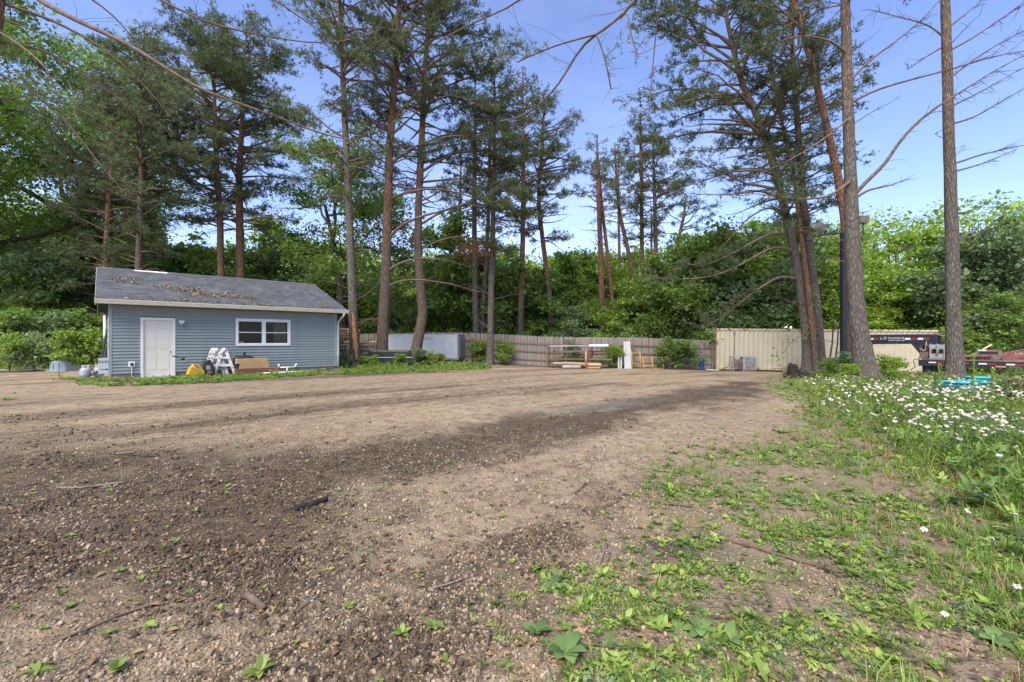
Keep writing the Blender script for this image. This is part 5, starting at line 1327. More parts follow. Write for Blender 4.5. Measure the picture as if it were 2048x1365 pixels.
MB().lathe([(.035, .76), (.035, .84), (.055, .84), (.055, .9), (0, .9)], sides=12).build('cap', M['black'], bn)
for k in (-.2, 0, .2): MB().bx(k - .03, k + .03, -.245, -.2, .12, .58).build('rib', M['black_plastic'], bn)
for lab, mt, lx, z0, ln, hh in (('reddish-brown timber at the bottom of the small stack', 'lumber_red', 4.35, .0, 1.62, .24), ('short tan timber resting on the reddish one', 'lumber', 4.32, .24, 1.03, .20), ('yellowish tan timber on top of the stack', 'lumber', 4.24, .44, 1.12, .19)):
    o = MB().box((0, 0, hh / 2), (ln, .2, hh)).build('timber', M[mt], bevel=.012)
    x, y, z = shed_w(lx + (.1 if z0 == 0 else 0), -.78)
    o.location = (x, y, z + z0 + .01); o.rotation_euler = (0, 0, SROT + (.02 if z0 else 0)); tag(o, lab, 'timber', 'timbers stacked by the shed')
o = MB().tube([(0, 0, .03), (2.05, .06, .03)], .03, 8).build('pvc_pipe', M['pvc']); x, y, z = shed_w(4.55, -.98); o.location = (x, y, z + .02); o.rotation_euler = (0, 0, SROT); tag(o, 'long white plastic pipe lying on the grass in front of the timbers', 'pipe')
pf = at_shed('pvc_fitting', 'white plastic pipe bracket with two upright ends beside the timbers', 'pipe', 5.55, -.72)
MB().tube([(-.28, 0, .24), (.28, 0, .24)], .028, 8).build('cross_pipe', M['pvc'], pf)
MB().tube([(0, 0, 0), (0, 0, .24)], .028, 8).build('stand_pipe', M['pvc'], pf)
for k in (-.3, .28): MB().tube([(k, 0, .24), (k + (.06 if k > 0 else -.02), 0, .31), (k + (.1 if k > 0 else .0), 0, .38)], .035, 8).build('elbow', M['pvc'], pf)
# overturned tub on the left
x, y, _ = gx(130, 20.0); tb = thing('plastic_tub', 'blue-grey plastic tub lying upside down left of the shed', 'tub', (x, y, float(surf(x, y))), -.15)
MB().prism([(-.46, 0), (.46, 0), (.47, .07), (.36, .42), (.28, .47), (-.26, .45), (-.36, .36)], -.32, .32).build('shell', M['tub'], tb, bevel=.06)
MB().bx(-.5, .5, -.37, .37, -.0, .05).build('rim', M['tub'], tb, bevel=.015)
for k in (-.18, .12): MB().bx(k - .02, k + .02, -.345, -.28, .06, .38).build('rib', M['tub'], tb)
o = MB().tube([(0, 0, .04), (-.9, .1, .10), (-2.2, -.1, .05), (-3.4, .2, .04)], .03, 7).build('garden_hose', M['teal_trim']); o.location = (x - .5, y - .2, float(surf(x - .5, y))); tag(o, 'dark green hose trailing left from the blue-grey tub', 'hose')

# ------------------------------------------------------------------ firewood, bins and rim by the pines
def cage(lab, px, Yd, wd, dp, ht, rz, nlog, seed):
    p = gx(px, Yd); r = random.Random(seed)
    t = thing('wire_cage', lab, 'cage', tuple(p), rz, 'wire cages of firewood')
    pl = MB()
    for k in (-1, 0, 1): pl.bx(-wd / 2, wd / 2, k * (dp / 2 - .07) - .05, k * (dp / 2 - .07) + .05, .02, .1)
    pl.build('pallet', M['lumber_grey'], t)
    nv, nh = int(wd / .16), int(ht / .2)
    for k in range(nv + 1): MB().tube([(-wd / 2 + wd * k / nv, -dp / 2, .1), (-wd / 2 + wd * k / nv, -dp / 2, ht)], .009, 5).build('upright_bar', M['galv'], t)
    for k in range(nh + 1): MB().tube([(-wd / 2, -dp / 2 - .012, .12 + (ht - .14) * k / nh), (wd / 2, -dp / 2 - .012, .12 + (ht - .14) * k / nh)], .010, 5).build('cross_bar', M['galv'], t)
    for sx in (-1, 1):
        for k in range(4): MB().tube([(sx * wd / 2, -dp / 2, .12 + (ht - .14) * k / 3), (sx * wd / 2, dp / 2, .12 + (ht - .14) * k / 3)], .010, 5).build('side_bar', M['galv'], t)
        MB().tube([(sx * wd / 2, dp / 2, .1), (sx * wd / 2, dp / 2, ht)], .012, 5).build('upright_bar', M['galv'], t)
    protos = []
    for q in range(4):
        ln = wd * .46
        rr = r.uniform(.06, .09); pol = [(rr * math.cos(a) * r.uniform(.7, 1.1), rr * math.sin(a) * r.uniform(.7, 1.1)) for a in np.linspace(0, 6.28, 6)[:-1]]
        protos.append((MB().prism(pol, -ln / 2, ln / 2, 'x').mesh('log'), MB().prism(pol, -dp * .42, dp * .42, 'y').mesh('log')))
    k = 0; z = .18
    while z < ht + .1 and k < nlog:
        y_ = -dp / 2 + .09
        while y_ < -dp / 2 + .30:
            xq = -wd / 2 + .08
            while xq < wd / 2 - .02:
                a = r.random() < .45
                me = protos[r.randrange(4)][0 if a else 1]
                o = obj('firewood_log', me, M['firewood'] if r.random() < .75 else M['cutwood'])
                c, s = math.cos(rz), math.sin(rz)
                lx, ly = min(xq + (wd * .22 if a else 0), wd / 2 - .2 if a else wd / 2), (y_ if a else -.02 + r.uniform(-.03, .03))
                o.location = (p[0] + lx * c - ly * s, p[1] + lx * s + ly * c, p[2] + z); o.rotation_euler = (r.uniform(-.5, .5) if a else 0, r.uniform(-.08, .08), rz + r.uniform(-.12, .12))
                tag(o, ('split firewood log stacked in the tall wire cage at the shed corner', 'split firewood log piled in the lower wire cage behind the scarred pine')[seed - 1], 'log', ('split logs in the tall cage', 'split logs in the lower cage')[seed - 1]); k += 1
                xq += wd * .5 if a else .15
            y_ += .17
        z += .135
    return t
cage('tall wire cage of firewood at the shed right corner', 693, 24.6, 1.25, 1.1, 1.95, .25, 110, 1)
cage('lower wire cage of firewood half hidden by the scarred pine', 738, 25.8, 1.3, 1.1, 1.25, .2, 80, 2)
bx_ = thing('black_bin', 'black plastic stock tank lying on its side behind the broad reddish pine', 'bin', tuple(gx(785, 24.8)), .08)
MB().prism([(-1.35, .05), (1.05, .05), (1.05, .42), (-1.35, .42)], -.35, .35).build('lower_shell', M['black_plastic'], bx_, bevel=.05)
MB().prism([(-1.35, .46), (1.05, .46), (.92, .82), (-1.2, .84)], -.32, .32).build('upper_shell', M['black_plastic'], bx_, bevel=.06)
MB().bx(-1.4, 1.1, -.40, .40, .415, .465).build('rim', M['galv'], bx_, bevel=.01)
for k in (-1.05, -.55, -.05, .45): MB().prism([(k, .48), (k + .32, .48), (k + .27, .78), (k + .05, .78)], -.345, -.30).build('bulge', M['black_plastic'], bx_, bevel=.03)
MB().tube([(1.1, -.3, .05), (1.7, -.35, .05), (1.9, -.35, .2)], .04, 7).build('drain_pipe', M['greywood'], bx_)
rm = thing('rusty_barrel', 'rusty half barrel with a curved rim in front of the grey trailer', 'barrel', tuple(gx(858, 25.4)), -.35)
hb = MB()
pts_o = [(math.cos(a), math.sin(a)) for a in np.linspace(0, math.pi, 13)]
poly = [(.62 * c, .58 * s) for c, s in pts_o] + [(.57 * c, .53 * s) for c, s in reversed(pts_o)]
hb.prism([(a - .0, b_ + .02) for a, b_ in poly], -.55, .55); hb.build('shell', M['rust'], rm)
MB().prism([(.66 * c, .62 * s + .015) for c, s in pts_o] + [(.60 * c, .56 * s + .015) for c, s in reversed(pts_o)], -.6, -.55).build('rim', M['galv'], rm)
MB().prism([(.56 * c, .52 * s + .02) for c, s in pts_o], .50, .54).build('end_plate', M['dark_in'], rm)

# ------------------------------------------------------------------ grey enclosed trailer
tr0 = np.array([-3.36, 28.55]); trd = np.array([-.985, .17]); trd /= np.linalg.norm(trd)   # rear right corner, running left to the nose
rzt = math.atan2(-trd[1], -trd[0])
et = thing('cargo_trailer', 'grey enclosed cargo trailer parked in front of the wooden fence', 'trailer', (tr0[0], tr0[1], float(surf(*tr0))), rzt)
TL, TW, TH = 5.0, 2.0, 1.72
MB().bx(-TL, 0, 0, TW, .22, TH).build('body', M['trailer_side'], et, bevel=.02)
MB().bx(-TL - .02, .02, -.02, TW + .02, TH - .002, TH + .035).build('roof_rail', M['galv'], et, bevel=.01)
MB().bx(-TL, .03, -.03, TW + .03, .12, .218).build('chassis', M['grimy_steel'], et)
MB().bx(-.06, .012, -.014, .03, .22, TH).build('corner_post', M['grimy_steel'], et)
for k in range(9): MB().bx(-TL + .1 + k * .55, -TL + .13 + k * .55, -.006, .002, .24, TH - .02).build('panel_seam', M['trailer_side'], et)
dd = MB().bx(.005, .05, .06, TW - .06, .26, TH - .1).build('ramp_door', M['trailer_door'], et)
for z in (.4, 1.2): MB().tube([(.06, .12, z - .1), (.06, .12, z + .1)], .02, 6).build('hinge', M['black'], dd)
for k in range(7): MB().lathe([(0, 0), (.02, 0), (.02, .02), (0, .02)], sides=8, M=Matrix.Translation((.02, .2 + k * .26, TH - .04)) @ Matrix.Rotation(R(90), 4, 'Y')).build('marker_light', M['rust'], et)
lg = scribble(.52, .15, 5, 3).build('lettering', M['trailer_door'], et); lg.location = (-1.98, -.004, TH - .19)
MB().bx(-2.28, -1.68, -.004, .001, TH - .31, TH - .28).build('logo_bar', M['trailer_door'], et)
for x_ in (-2.1, -2.95):
    wl = MB().lathe([(.0, -.1), (.2, -.1), (.3, -.08), (.31, 0), (.3, .08), (.2, .1), (0, .1)], sides=20, M=Matrix.Translation((x_, .2, .3)) @ Matrix.Rotation(R(90), 4, 'X')).build('wheel', M['black'], et)
    MB().lathe([(0, -.105), (.17, -.102), (.17, .102), (0, .105)], sides=14, M=Matrix.Translation((x_, .2, .3)) @ Matrix.Rotation(R(90), 4, 'X')).build('rim', M['steel'], wl)

# ------------------------------------------------------------------ fence
FP = [(-16.5, 31.2), (-9.5, 30.6), (-2.58, 29.75), (-.06, 28.45), (2.16, 27.95), (7.4, 27.95), (12.6, 28.75), (17.5, 29.6)]
fe = thing('wooden_fence', 'weathered grey picket fence with brown rails across the back of the yard', 'fence')
pk = [MB().prism([(-.068, 0), (.068, 0), (.068, 1.78), (.045, 1.83), (-.045, 1.83), (-.068, 1.78)], -.008, .008).mesh('picket') for _ in range(1)]
rf_ = random.Random(8)
for (x0, y0), (x1, y1) in zip(FP[:-1], FP[1:]):
    ln = math.hypot(x1 - x0, y1 - y0); a = math.atan2(y1 - y0, x1 - x0); npk = int(ln / .1425)
    ux, uy = (x1 - x0) / ln, (y1 - y0) / ln; nx_, ny_ = uy, -ux                     # towards the yard
    for k in range(npk):
        s = (k + .5) * ln / npk; x, y = x0 + ux * s, y0 + uy * s
        o = obj('picket', pk[0], M['fence'], fe); o.location = (x, y, float(G(x, y)) + .04 + rf_.uniform(-.015, .015)); o.rotation_euler = (0, rf_.gauss(0, .006), a + rf_.gauss(0, .02))
    npost = max(1, round(ln / 2.45))
    for k in range(npost):
        s = k * ln / npost
        xa, ya = x0 + ux * s, y0 + uy * s; xb, yb = x0 + ux * (s + ln / npost), y0 + uy * (s + ln / npost)
        za, zb_ = float(G(xa, ya)), float(G(xb, yb))
        o = MB().bx(-.045, .045, -.045, .045, -.2, 1.52).build('post', M['fence_rail'], fe); o.location = (xa + nx_ * .095, ya + ny_ * .095, za); o.rotation_euler = (0, 0, a)
        for hz_ in (.38, .88, 1.38):
            L_ = math.hypot(xb - xa, yb - ya)
            o = MB().bx(0, L_, -.02, .02, -.045, .045).build('rail', M['fence_rail'], fe); o.location = (xa + nx_ * .032, ya + ny_ * .032, za + hz_); o.rotation_euler = (0, -math.atan2(zb_ - za, L_), a)

# ------------------------------------------------------------------ lumber rack and things along the fence
rk0 = gx(1098, 26.9); rk = thing('lumber_rack', 'dark steel lumber rack standing against the fence', 'rack', tuple(rk0), 0)
for k in (0.08, .98, 1.82, 2.65, 3.55):
    MB().bx(k - .03, k + .03, .45, .51, 0, 1.30).build('upright', M['lumber_grey'], rk)
    for hz_ in (.46, .92, 1.26): MB().bx(k - .025, k + .025, -.12, .45, hz_ - .03, hz_ + .0).build('arm', M['lumber_grey'], rk)
def board(lab, mt, px0, px1, z, Yd, wd, th, tilt=0, name='board', grp='boards on the lumber rack'):
    x0, x1 = (px0 - CX) / FPX * Yd, (px1 - CX) / FPX * Yd
    o = MB().box((0, 0, 0), (x1 - x0, wd, th)).build(name, M[mt], bevel=.005)
    o.location = ((x0 + x1) / 2, Yd, rk0[2] + z); o.rotation_euler = (0, tilt, 0)
    return tag(o, lab, 'board', grp)
board('long white plank lying along the top of the rack', 'white_panel', 1098, 1178, 1.295, 26.95, .22, .06, -.004)
board('shorter white box beam at the top right of the rack', 'pvc', 1178, 1216, 1.33, 26.8, .2, .13, -.01)
board('dark brown beam on the upper arms of the rack', 'lumber_grey', 1111, 1176, .975, 26.85, .14, .10)
board('reddish-brown plank on the upper arms, behind the dark beam', 'lumber_red', 1106, 1212, .96, 27.2, .12, .08)
board('grey-brown plank lying along the lower arms of the rack', 'lumber_grey', 1094, 1195, .51, 26.95, .24, .10, .006)
board('dark plank at the lower right of the rack', 'lumber_grey', 1178, 1224, .50, 26.75, .2, .09, .02)
board('pinkish white plank at the left end of the low pile', 'lumber_pale', 1106, 1128, .31, 26.4, .2, .09)
board('long yellow tan beam slanting across the low pile', 'lumber', 1126, 1200, .29, 26.35, .14, .12, .035)
board('pale tan beam at the right of the low pile', 'lumber_pale', 1168, 1202, .24, 26.2, .14, .11, .01)
board('light blue-grey metal channel under the low pile', 'white_panel', 1125, 1161, .13, 26.3, .2, .15)
board('brown offcut under the right end of the low pile', 'lumber', 1174, 1200, .06, 26.2, .2, .09)
board('dark weathered beam on the ground right of the pile', 'lumber_grey', 1160, 1214, .14, 26.8, .18, .1)
op = thing('marker_post', 'orange tubular marker post standing before the lumber pile', 'post', tuple(gx(1172, 26.0)), 0)
MB().lathe([(.0, 0), (.055, 0), (.055, .92), (.04, 1.0), (.02, 1.04), (0, 1.045)], sides=12).build('tube', M['orange_post'], op)
for zz in (.62, .8): MB().lathe([(.057, zz), (.057, zz + .08)], sides=12).build('band', M['lumber_pale'], op)
MB().lathe([(.0, 0), (.12, 0), (.12, .04), (.06, .06), (0, .06)], sides=12).build('base', M['lumber_grey'], op)
wp = thing('weathered_sheet', 'tall weathered white slab leaning against the fence', 'panel', tuple(gx(1257, 27.0)), 0)
MB().prism([(-.24, 0), (.18, 0), (.21, 1.62), (.16, 1.67), (.03, 1.68), (-.02, 1.63), (-.14, 1.69), (-.2, 1.66)], -.04, .04).build('slab', M['white_panel'], wp, rot=(R(-14), 0, R(2)), bevel=.008)
for px, lab in ((1237, 'narrow white stick leaning left of the tall white slab'), (1242, 'second white stick leaning beside the tall white slab')):
    o = MB().bx(-.045, .045, -.03, .03, 0, .72).build('white_stake', M['white_panel']); p = gx(px, 27.1); o.location = tuple(p); o.rotation_euler = (R(-14), R(5), 0); tag(o, lab, 'stake')
# yellow scaffold frames
def frame(lab, px, rz, lean, wd, ht, rungs):
    t = thing('scaffold_frame', lab, 'scaffold', tuple(gx(px, 26.9)), rz, 'yellow steel frames at the fence')
    rt = (R(lean), 0, 0)
    for sx in (0, wd): MB().tube([(sx, 0, 0), (sx, 0, ht)], .026, 7).build('post', M['yellow_frame'], t, rot=rt)
    for z in rungs: MB().tube([(0, 0, z), (wd, 0, z)], .018, 6).build('rung', M['yellow_frame'], t, rot=rt)
frame('yellow steel ladder frame leaning at the fence under the drooping bush', 1288, .08, -24, .58, .78, (.22, .42, .76))
frame('yellow steel open frame leaning right of the ladder frame', 1307, .05, -24, .62, .78, (.05, .76))
frame('yellow steel frame standing tight against the white slab', 1265, .05, -10, .5, 1.05, (.35, .95))
bd = thing('blue_drum', 'tall blue plastic roll standing at the fence near the container', 'roll', tuple(gx(1404, 27.4)), 0)
MB().lathe([(0, 0), (.11, 0), (.12, .03), (.12, .74), (.10, .78), (.05, .80), (.05, .86), (0, .86)], sides=16).build('shell', M['blue'], bd)
wf = thing('steel_frame', 'low white steel frame beside the blue roll', 'frame', tuple(gx(1412, 27.2)), 0)
MB().tube([(0, 0, .06), (.72, -.1, .02)], .03, 6).build('foot_bar', M['pvc'], wf)
MB().tube([(.02, 0, .06), (.02, 0, .48), (.36, -.03, .46), (.36, -.04, .06)], .018, 6).build('hoop', M['galv'], wf)
MB().tube([(.19, -.02, .06), (.19, -.02, .47)], .012, 6).build('stay', M['galv'], wf)

# ------------------------------------------------------------------ shipping container
C0 = np.array([12.72, 28.3]); C1 = np.array([24.9, 26.5]); CLn = 12.2; crz = math.atan2(C1[1] - C0[1], C1[0] - C0[0])
zc0, zc1 = float(G(*C0)) + .06, float(G(*C1)) + .06
ct = thing('shipping_container', 'cream corrugated steel shipping container used as a store', 'container', (C0[0], C0[1], zc0), crz)
ct.rotation_euler = (0, -math.atan2(zc1 - zc0, CLn), crz)
CH, CD = 2.55, 2.44
DX0, DX1 = 7.02, 7.98
def corr(x0, x1, z0, z1, y=0.04, flip=1):
    V, F_ = [], []
    p = .278; x = x0; prof = [(0, 0), (.07, 0), (.104, .036), (.174, .036), (.208, 0)]
    xs = []
    i = 0
    while True:
        xx = x0 + i * p
        if xx >= x1: break
        for a, d in prof[:-1]:
            if xx + a < x1: xs.append((xx + a, d))
        i += 1
    xs.append((x1, 0))
    for a, d in xs: V += [(a, y + d * flip, z0), (a, y + d * flip, z1)]
    for k in range(len(xs) - 1): F_.append((2 * k, 2 * k + 2, 2 * k + 3, 2 * k + 1))
    return MB().add(V, F_)
for x0, x1, z0, z1 in ((.12, DX0, .16, CH - .09), (DX1, CLn - .12, .16, CH - .09), (DX0, DX1, 2.12, CH - .09)):
    corr(x0, x1, z0, z1).build('corrugated_wall', M['cream_steel'], ct)
corr(.12, CLn - .12, .16, CH - .09, CD - .04, -1).build('corrugated_wall', M['cream_steel'], ct)
MB().bx(.02, .06, .12, CD - .12, .16, CH - .09).build('end_wall', M['cream_steel'], ct)
MB().bx(CLn - .06, CLn - .02, .12, CD - .12, .16, CH - .09).build('end_wall', M['cream_steel'], ct)
MB().bx(.1, CLn - .1, .05, CD - .05, CH - .06, CH - .03).build('roof_skin', M['rusty_cream'], ct)
rs = MB()
k = .2
while k < CLn - .25:
    rs.bx(k, k + .15, .02, CD - .02, CH - .028, CH + .012); k += .278
rs.build('roof_rib', M['rusty_cream'], ct)['kind'] = 'stuff'
for yy in (.0, CD - .1):
    MB().bx(.1, CLn - .1, yy + .002, yy + .1, CH - .10, CH - .03).build('top_rail', M['rusty_cream'], ct)
    MB().bx(.1, CLn - .1, yy + .002, yy + .1, .02, .17).build('bottom_rail', M['rusty_cream'], ct)
for xx in (0, CLn - .14):
    for yy in (0, CD - .14):
        pst = MB().bx(xx, xx + .14, yy, yy + .14, .11, CH - .12).build('corner_post', M['rusty_cream'], ct)
        MB().bx(xx - .008, xx + .16, yy - .008, yy + .16, -.02, .108).bx(xx - .008, xx + .16, yy - .008, yy + .16, CH - .118, CH + .01).build('corner_casting', M['rusty_cream'], pst)
cd = MB().bx(DX0 + .06, DX1 - .06, .05, .10, .1, 1.02).bx(DX0 + .06, DX0 + .2, .05, .1, 1.02, 2.06).bx(DX1 - .2, DX1 - .06, .05, .1, 1.02, 2.06).bx(DX0 + .2, DX1 - .2, .05, .1, 1.9, 2.06).build('door', M['white_trim'], ct)
MB().bx(DX0 + .2, DX1 - .2, .07, .078, 1.02, 1.9).build('pane', M['glass'], cd)
gl = MB()
for k in (1, 2): gl.bx(DX0 + .2 + k * .187 - .008, DX0 + .2 + k * .187 + .008, .056, .069, 1.02, 1.9)
for k in (1, 2, 3): gl.bx(DX0 + .2, DX1 - .2, .053, .066, 1.02 + k * .22 - .008, 1.02 + k * .22 + .008)
gl.build('muntin', M['white_trim'], cd)
MB().bx(DX0 + .45, DX0 + .62, .049, .052, 1.3, 1.52).build('notice', M['white_plastic'], cd)
MB().bx(DX0, DX0 + .058, .02, .11, .1, 2.12).bx(DX1 - .058, DX1, .02, .11, .1, 2.12).bx(DX0 + .058, DX1 - .058, .02, .11, 2.062, 2.12).build('door_frame', M['white_trim'], ct)
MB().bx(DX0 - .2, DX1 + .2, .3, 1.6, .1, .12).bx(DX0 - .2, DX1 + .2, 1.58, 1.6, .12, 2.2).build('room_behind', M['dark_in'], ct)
MB().tube([(1.02, .02, 2.2), (1.02, .02, .55)], .022, 6).build('conduit', M['grimy_steel'], ct)
MB().bx(.98, 1.06, -.02, .04, 2.2, 2.32).build('junction_box', M['grimy_steel'], ct)
def ct_w(lx, ly):
    c, s = math.cos(crz), math.sin(crz); x, y = C0[0] + lx * c - ly * s, C0[1] + lx * s + ly * c
    return (x, y, float(surf(x, y)))
ac = thing('air_conditioner', 'light grey louvred outdoor unit on a steel stand at the container left end', 'air conditioner', ct_w(1.45, -.5), crz, 'outdoor units by the container')
MB().bx(-.1, .62, -.25, .25, .12, .88).build('case', M['ac_grey'], ac, bevel=.02)
for k in range(8): MB().box((.26, -.262, .22 + k * .08), (.62, .03, .05), (R(25), 0, 0)).build('louvre', M['white_plastic'], ac)
MB().bx(-.75, .66, -.28, .28, .885, .92).build('stand_top', M['galv'], ac)
for sx in (-.72, -.14):
    for sy in (-.24, .24): MB().bx(sx - .02, sx + .02, sy - .02, sy + .02, 0, .885).build('leg', M['galv'], ac)
MB().bx(-.72, -.14, -.26, -.22, .2, .24).bx(-.70, -.16, -.235, -.2, .5, .72).build('stand_box', M['grimy_steel'], ac)
MB().bx(-.08, .6, -.22, .22, .0, .12).build('feet', M['grimy_steel'], ac)
ac2 = thing('work_cabinet', 'grey-brown steel bench cabinet by the container behind the stump', 'cabinet', ct_w(5.35, -.75), crz)
MB().bx(-.62, 1.05, -.3, .3, .08, .86).build('case', M['ac_tan'], ac2, bevel=.015)
MB().bx(-.66, 1.09, -.34, .34, .86, .92).build('top', M['ac_grey'], ac2, bevel=.008)
MB().bx(-.56, .18, -.312, -.3, .5, .62).build('vent_shade_plate', M['dark_in'], ac2); MB().bx(-.56, .18, -.315, -.3, .64, .78).build('drawer', M['ac_grey'], ac2)  # dark plate on the closed case stands in for shade inside a vent
MB().bx(.5, .85, -.31, -.3, .42, .62).build('label_plate', M['white_plastic'], ac2)
for k, xx in enumerate((.1, .28)):
    o = MB().lathe([(0, 0), (.05, 0), (.05, .12), (.02, .17), (.02, .2), (0, .2)], sides=10).build('bottle', M['teal_trim'] if k else M['white_plastic'])
    p = ct_w(5.35 + xx, -.72); o.location = (p[0], p[1], p[2] + .921); tag(o, ('white bottle on the bench cabinet', 'grey-green bottle on the bench cabinet')[k], 'bottle')
# stump, posts
st = thing('tree_stump', 'charred black stump with a broken upright side near the gravel edge', 'stump', tuple(gx(1588, 19.5)), 0)
V, Fq = [], []
rs_ = random.Random(4)
for j in range(7):
    for k in range(14):
        a = 6.283 * k / 14; hgt = [.0, .12, .28, .42, .52, .62, .60][j]
        top = .55 + .45 * max(0, math.cos(a + 2.6)) + rs_.uniform(-.08, .08)
        rr = (.30 - .10 * j / 6) * (1 + .25 * math.cos(3 * a) * (1 - j / 6)) * rs_.uniform(.9, 1.1) if j < 6 else .03
        V.append((rr * math.cos(a), rr * math.sin(a), hgt * top * 1.1 if j < 6 else .28))
for j in range(6):
    for k in range(14): Fq.append((j * 14 + k, j * 14 + (k + 1) % 14, (j + 1) * 14 + (k + 1) % 14, (j + 1) * 14 + k))
MB().add(V, Fq, True).build('wood', M['char'], st)
MB().tube([(.2, .1, .12), (.6, .15, .2), (1.15, .1, .08)], [.13, .12, .09], 8).build('fallen_root', M['char'], st)
st2 = thing('tree_stump', 'short brown split post stump left of the charred stump', 'stump', tuple(gx(1573, 19.8)), 0)
for k in range(3): MB().tube([(-.1 + k * .09, .02 * k, 0), (-.11 + k * .1, .03, .46 + .06 * (k % 2))], .05, 6).build('splinter', M['deadwood'], st2)
# sapling stems by the pines
for px, lab in ((1655, 'thin bare sapling just right of the pine clump'), (1668, 'thin sapling stem in front of the container door')):
    p = gx(px, 23.5); t = thing('sapling', lab, 'sapling', tuple(p)); r = np.random.default_rng(px)
    bp = branch_pts((0, 0, 0), .3, 1.5, 6.2, r, 9, 0, .06); wd = NB(); wd.add(*tube_np(bp, np.linspace(.045, .01, 9), 6)); C = []
    for k in range(11):
        j = r.integers(3, 8); sp_ = branch_pts(bp[j], r.uniform(0, 6.28), r.uniform(.2, 1), r.uniform(.4, 1.1), r, 4, 0, .2); wd.add(*tube_np(sp_, np.linspace(.012, .004, 4), 4)); C += [sp_[2], sp_[3]]
    obj('stem', wd.mesh('stem', True), M['oak_bark'], t)
    cc = np.concatenate([c + r.normal(0, .14, (14, 3)) for c in C]); V, F_ = leaves(cc, r, .09); obj('foliage', mesh_np('foliage', V, F_), M['leaf_bright'], t)
p = gx(1535, 25.0); t = thing('sapling', 'leafy drooping branch hanging before the container', 'sapling', tuple(p)); r = np.random.default_rng(5)
bp = np.array([P(1645, 655, 25) - p, P(1605, 668, 24.8) - p, P(1580, 685, 24.7) - p, P(1568, 705, 24.7) - p, P(1555, 722, 24.7) - p]); wd = NB(); wd.add(*tube_np(catmull(bp, 10), np.linspace(.03, .008, 10), 5))
obj('stem', wd.mesh('stem', True), M['branch'], t)
cc = np.concatenate([c + r.normal(0, 1, (26, 3)) * np.array([.3, .25, .2]) for c in catmull(bp, 8)[2:]]); V, F_ = leaves(cc, r, .10); obj('foliage', mesh_np('foliage', V, F_), M['leaf_mid'], t)

# ------------------------------------------------------------------ light pole
lp = thing('light_pole', 'black square steel pole carrying two flood lamps', 'light pole', tuple(gx(1687, 20.0)), 0)
PH = P(1687, 466, 20)[2] - lp.location[2]
MB().bx(-.10, .10, -.10, .10, -.1, PH).build('post', M['pole'], lp, bevel=.008)
MB().tube([(-1.35, -.1, PH - .18), (-.7, 0, PH - .06), (0, 0, PH - .03), (.9, 0, PH + .02)], .035, 6).build('cross_arm', M['pole'], lp)
for bx0, bz, ry, rzz in ((-1.02, .34, .5, .3), (.86, .68, .1, -.2)):
    h = MB().box((0, 0, 0), (.36, .28, .29)).build('lamp_head', M['lamp_box'], lp, (bx0, 0, PH + bz - .1), (0, ry, rzz), bevel=.02)
    MB().box((0, 0, -.152), (.31, .23, .02)).build('lens', M['glassy'], h)
    MB().tube([(bx0 + (.15 if bx0 < 0 else .0), 0, PH + bz - .28), (bx0 + (.2 if bx0 < 0 else 0), 0, PH - .05)], .028, 6).build('bracket', M['pole'], lp)

# ------------------------------------------------------------------ flatbed gooseneck trailer on the right
G0 = np.array([18.75, 21.0]); gd = np.array([.62, -.785]); gd /= np.linalg.norm(gd)
grz = math.atan2(gd[1], gd[0])
gt = thing('gooseneck_trailer', 'black gooseneck flatbed trailer with red and white reflective tape', 'trailer', (G0[0], G0[1], float(surf(*G0))), grz)
gz0 = float(surf(*G0)); dk = .56 - gz0                       # deck height over the ground there
GW, GLn = 2.3, 7.5                                            # local x runs to the rear, local y away from the camera
fr = MB().bx(0, GLn, 0, .08, dk - .30, dk - .02).bx(0, GLn, GW - .08, GW, dk - .30, dk - .02).bx(.0, .09, .08, GW - .08, dk - .3, dk - .03).build('side_rail', M['trailer_black'], gt)
for k in range(26): MB().bx(.10 + k * .285, .375 + k * .285, .02, GW - .02, dk - .018, dk + .025).build('deck_plank', M['deckwood'], gt)
for k in range(9):
    MB().bx(.35 + k * .8, .60 + k * .8, -.006, .0, dk - .16, dk - .10).build('reflector', M['tape_white'], gt)
    MB().bx(.61 + k * .8, .86 + k * .8, -.006, .0, dk - .16, dk - .10).build('reflector', M['tape_red'], gt)
MB().bx(2.45, 2.75, -.02, 0, dk - .26, dk - .20).build('marker_light', M['orange_post'], gt)
MB().bx(.1, 1.25, .2, GW - .2, dk - .62, dk - .31).build('tool_box', M['trailer_black'], gt)
for x_, y_ in ((.22, .12), (1.05, .0)):
    MB().bx(x_, x_ + .15, y_, y_ + .15, .25, dk - .05).bx(x_ + .025, x_ + .125, y_ + .025, y_ + .125, .06, .25).build('jack_leg', M['trailer_black'], gt)
    MB().bx(x_ - .08, x_ + .23, y_ - .08, y_ + .23, .0, .06).build('jack_foot', M['grimy_steel'], gt)
MB().tube([(.05, -.02, dk - .0), (-.14, -.05, dk + .0), (-.16, -.05, dk - .12), (-.10, -.05, dk - .35), (-.26, -.07, dk - .5)], .02, 6).build('crank', M['grimy_steel'], gt)
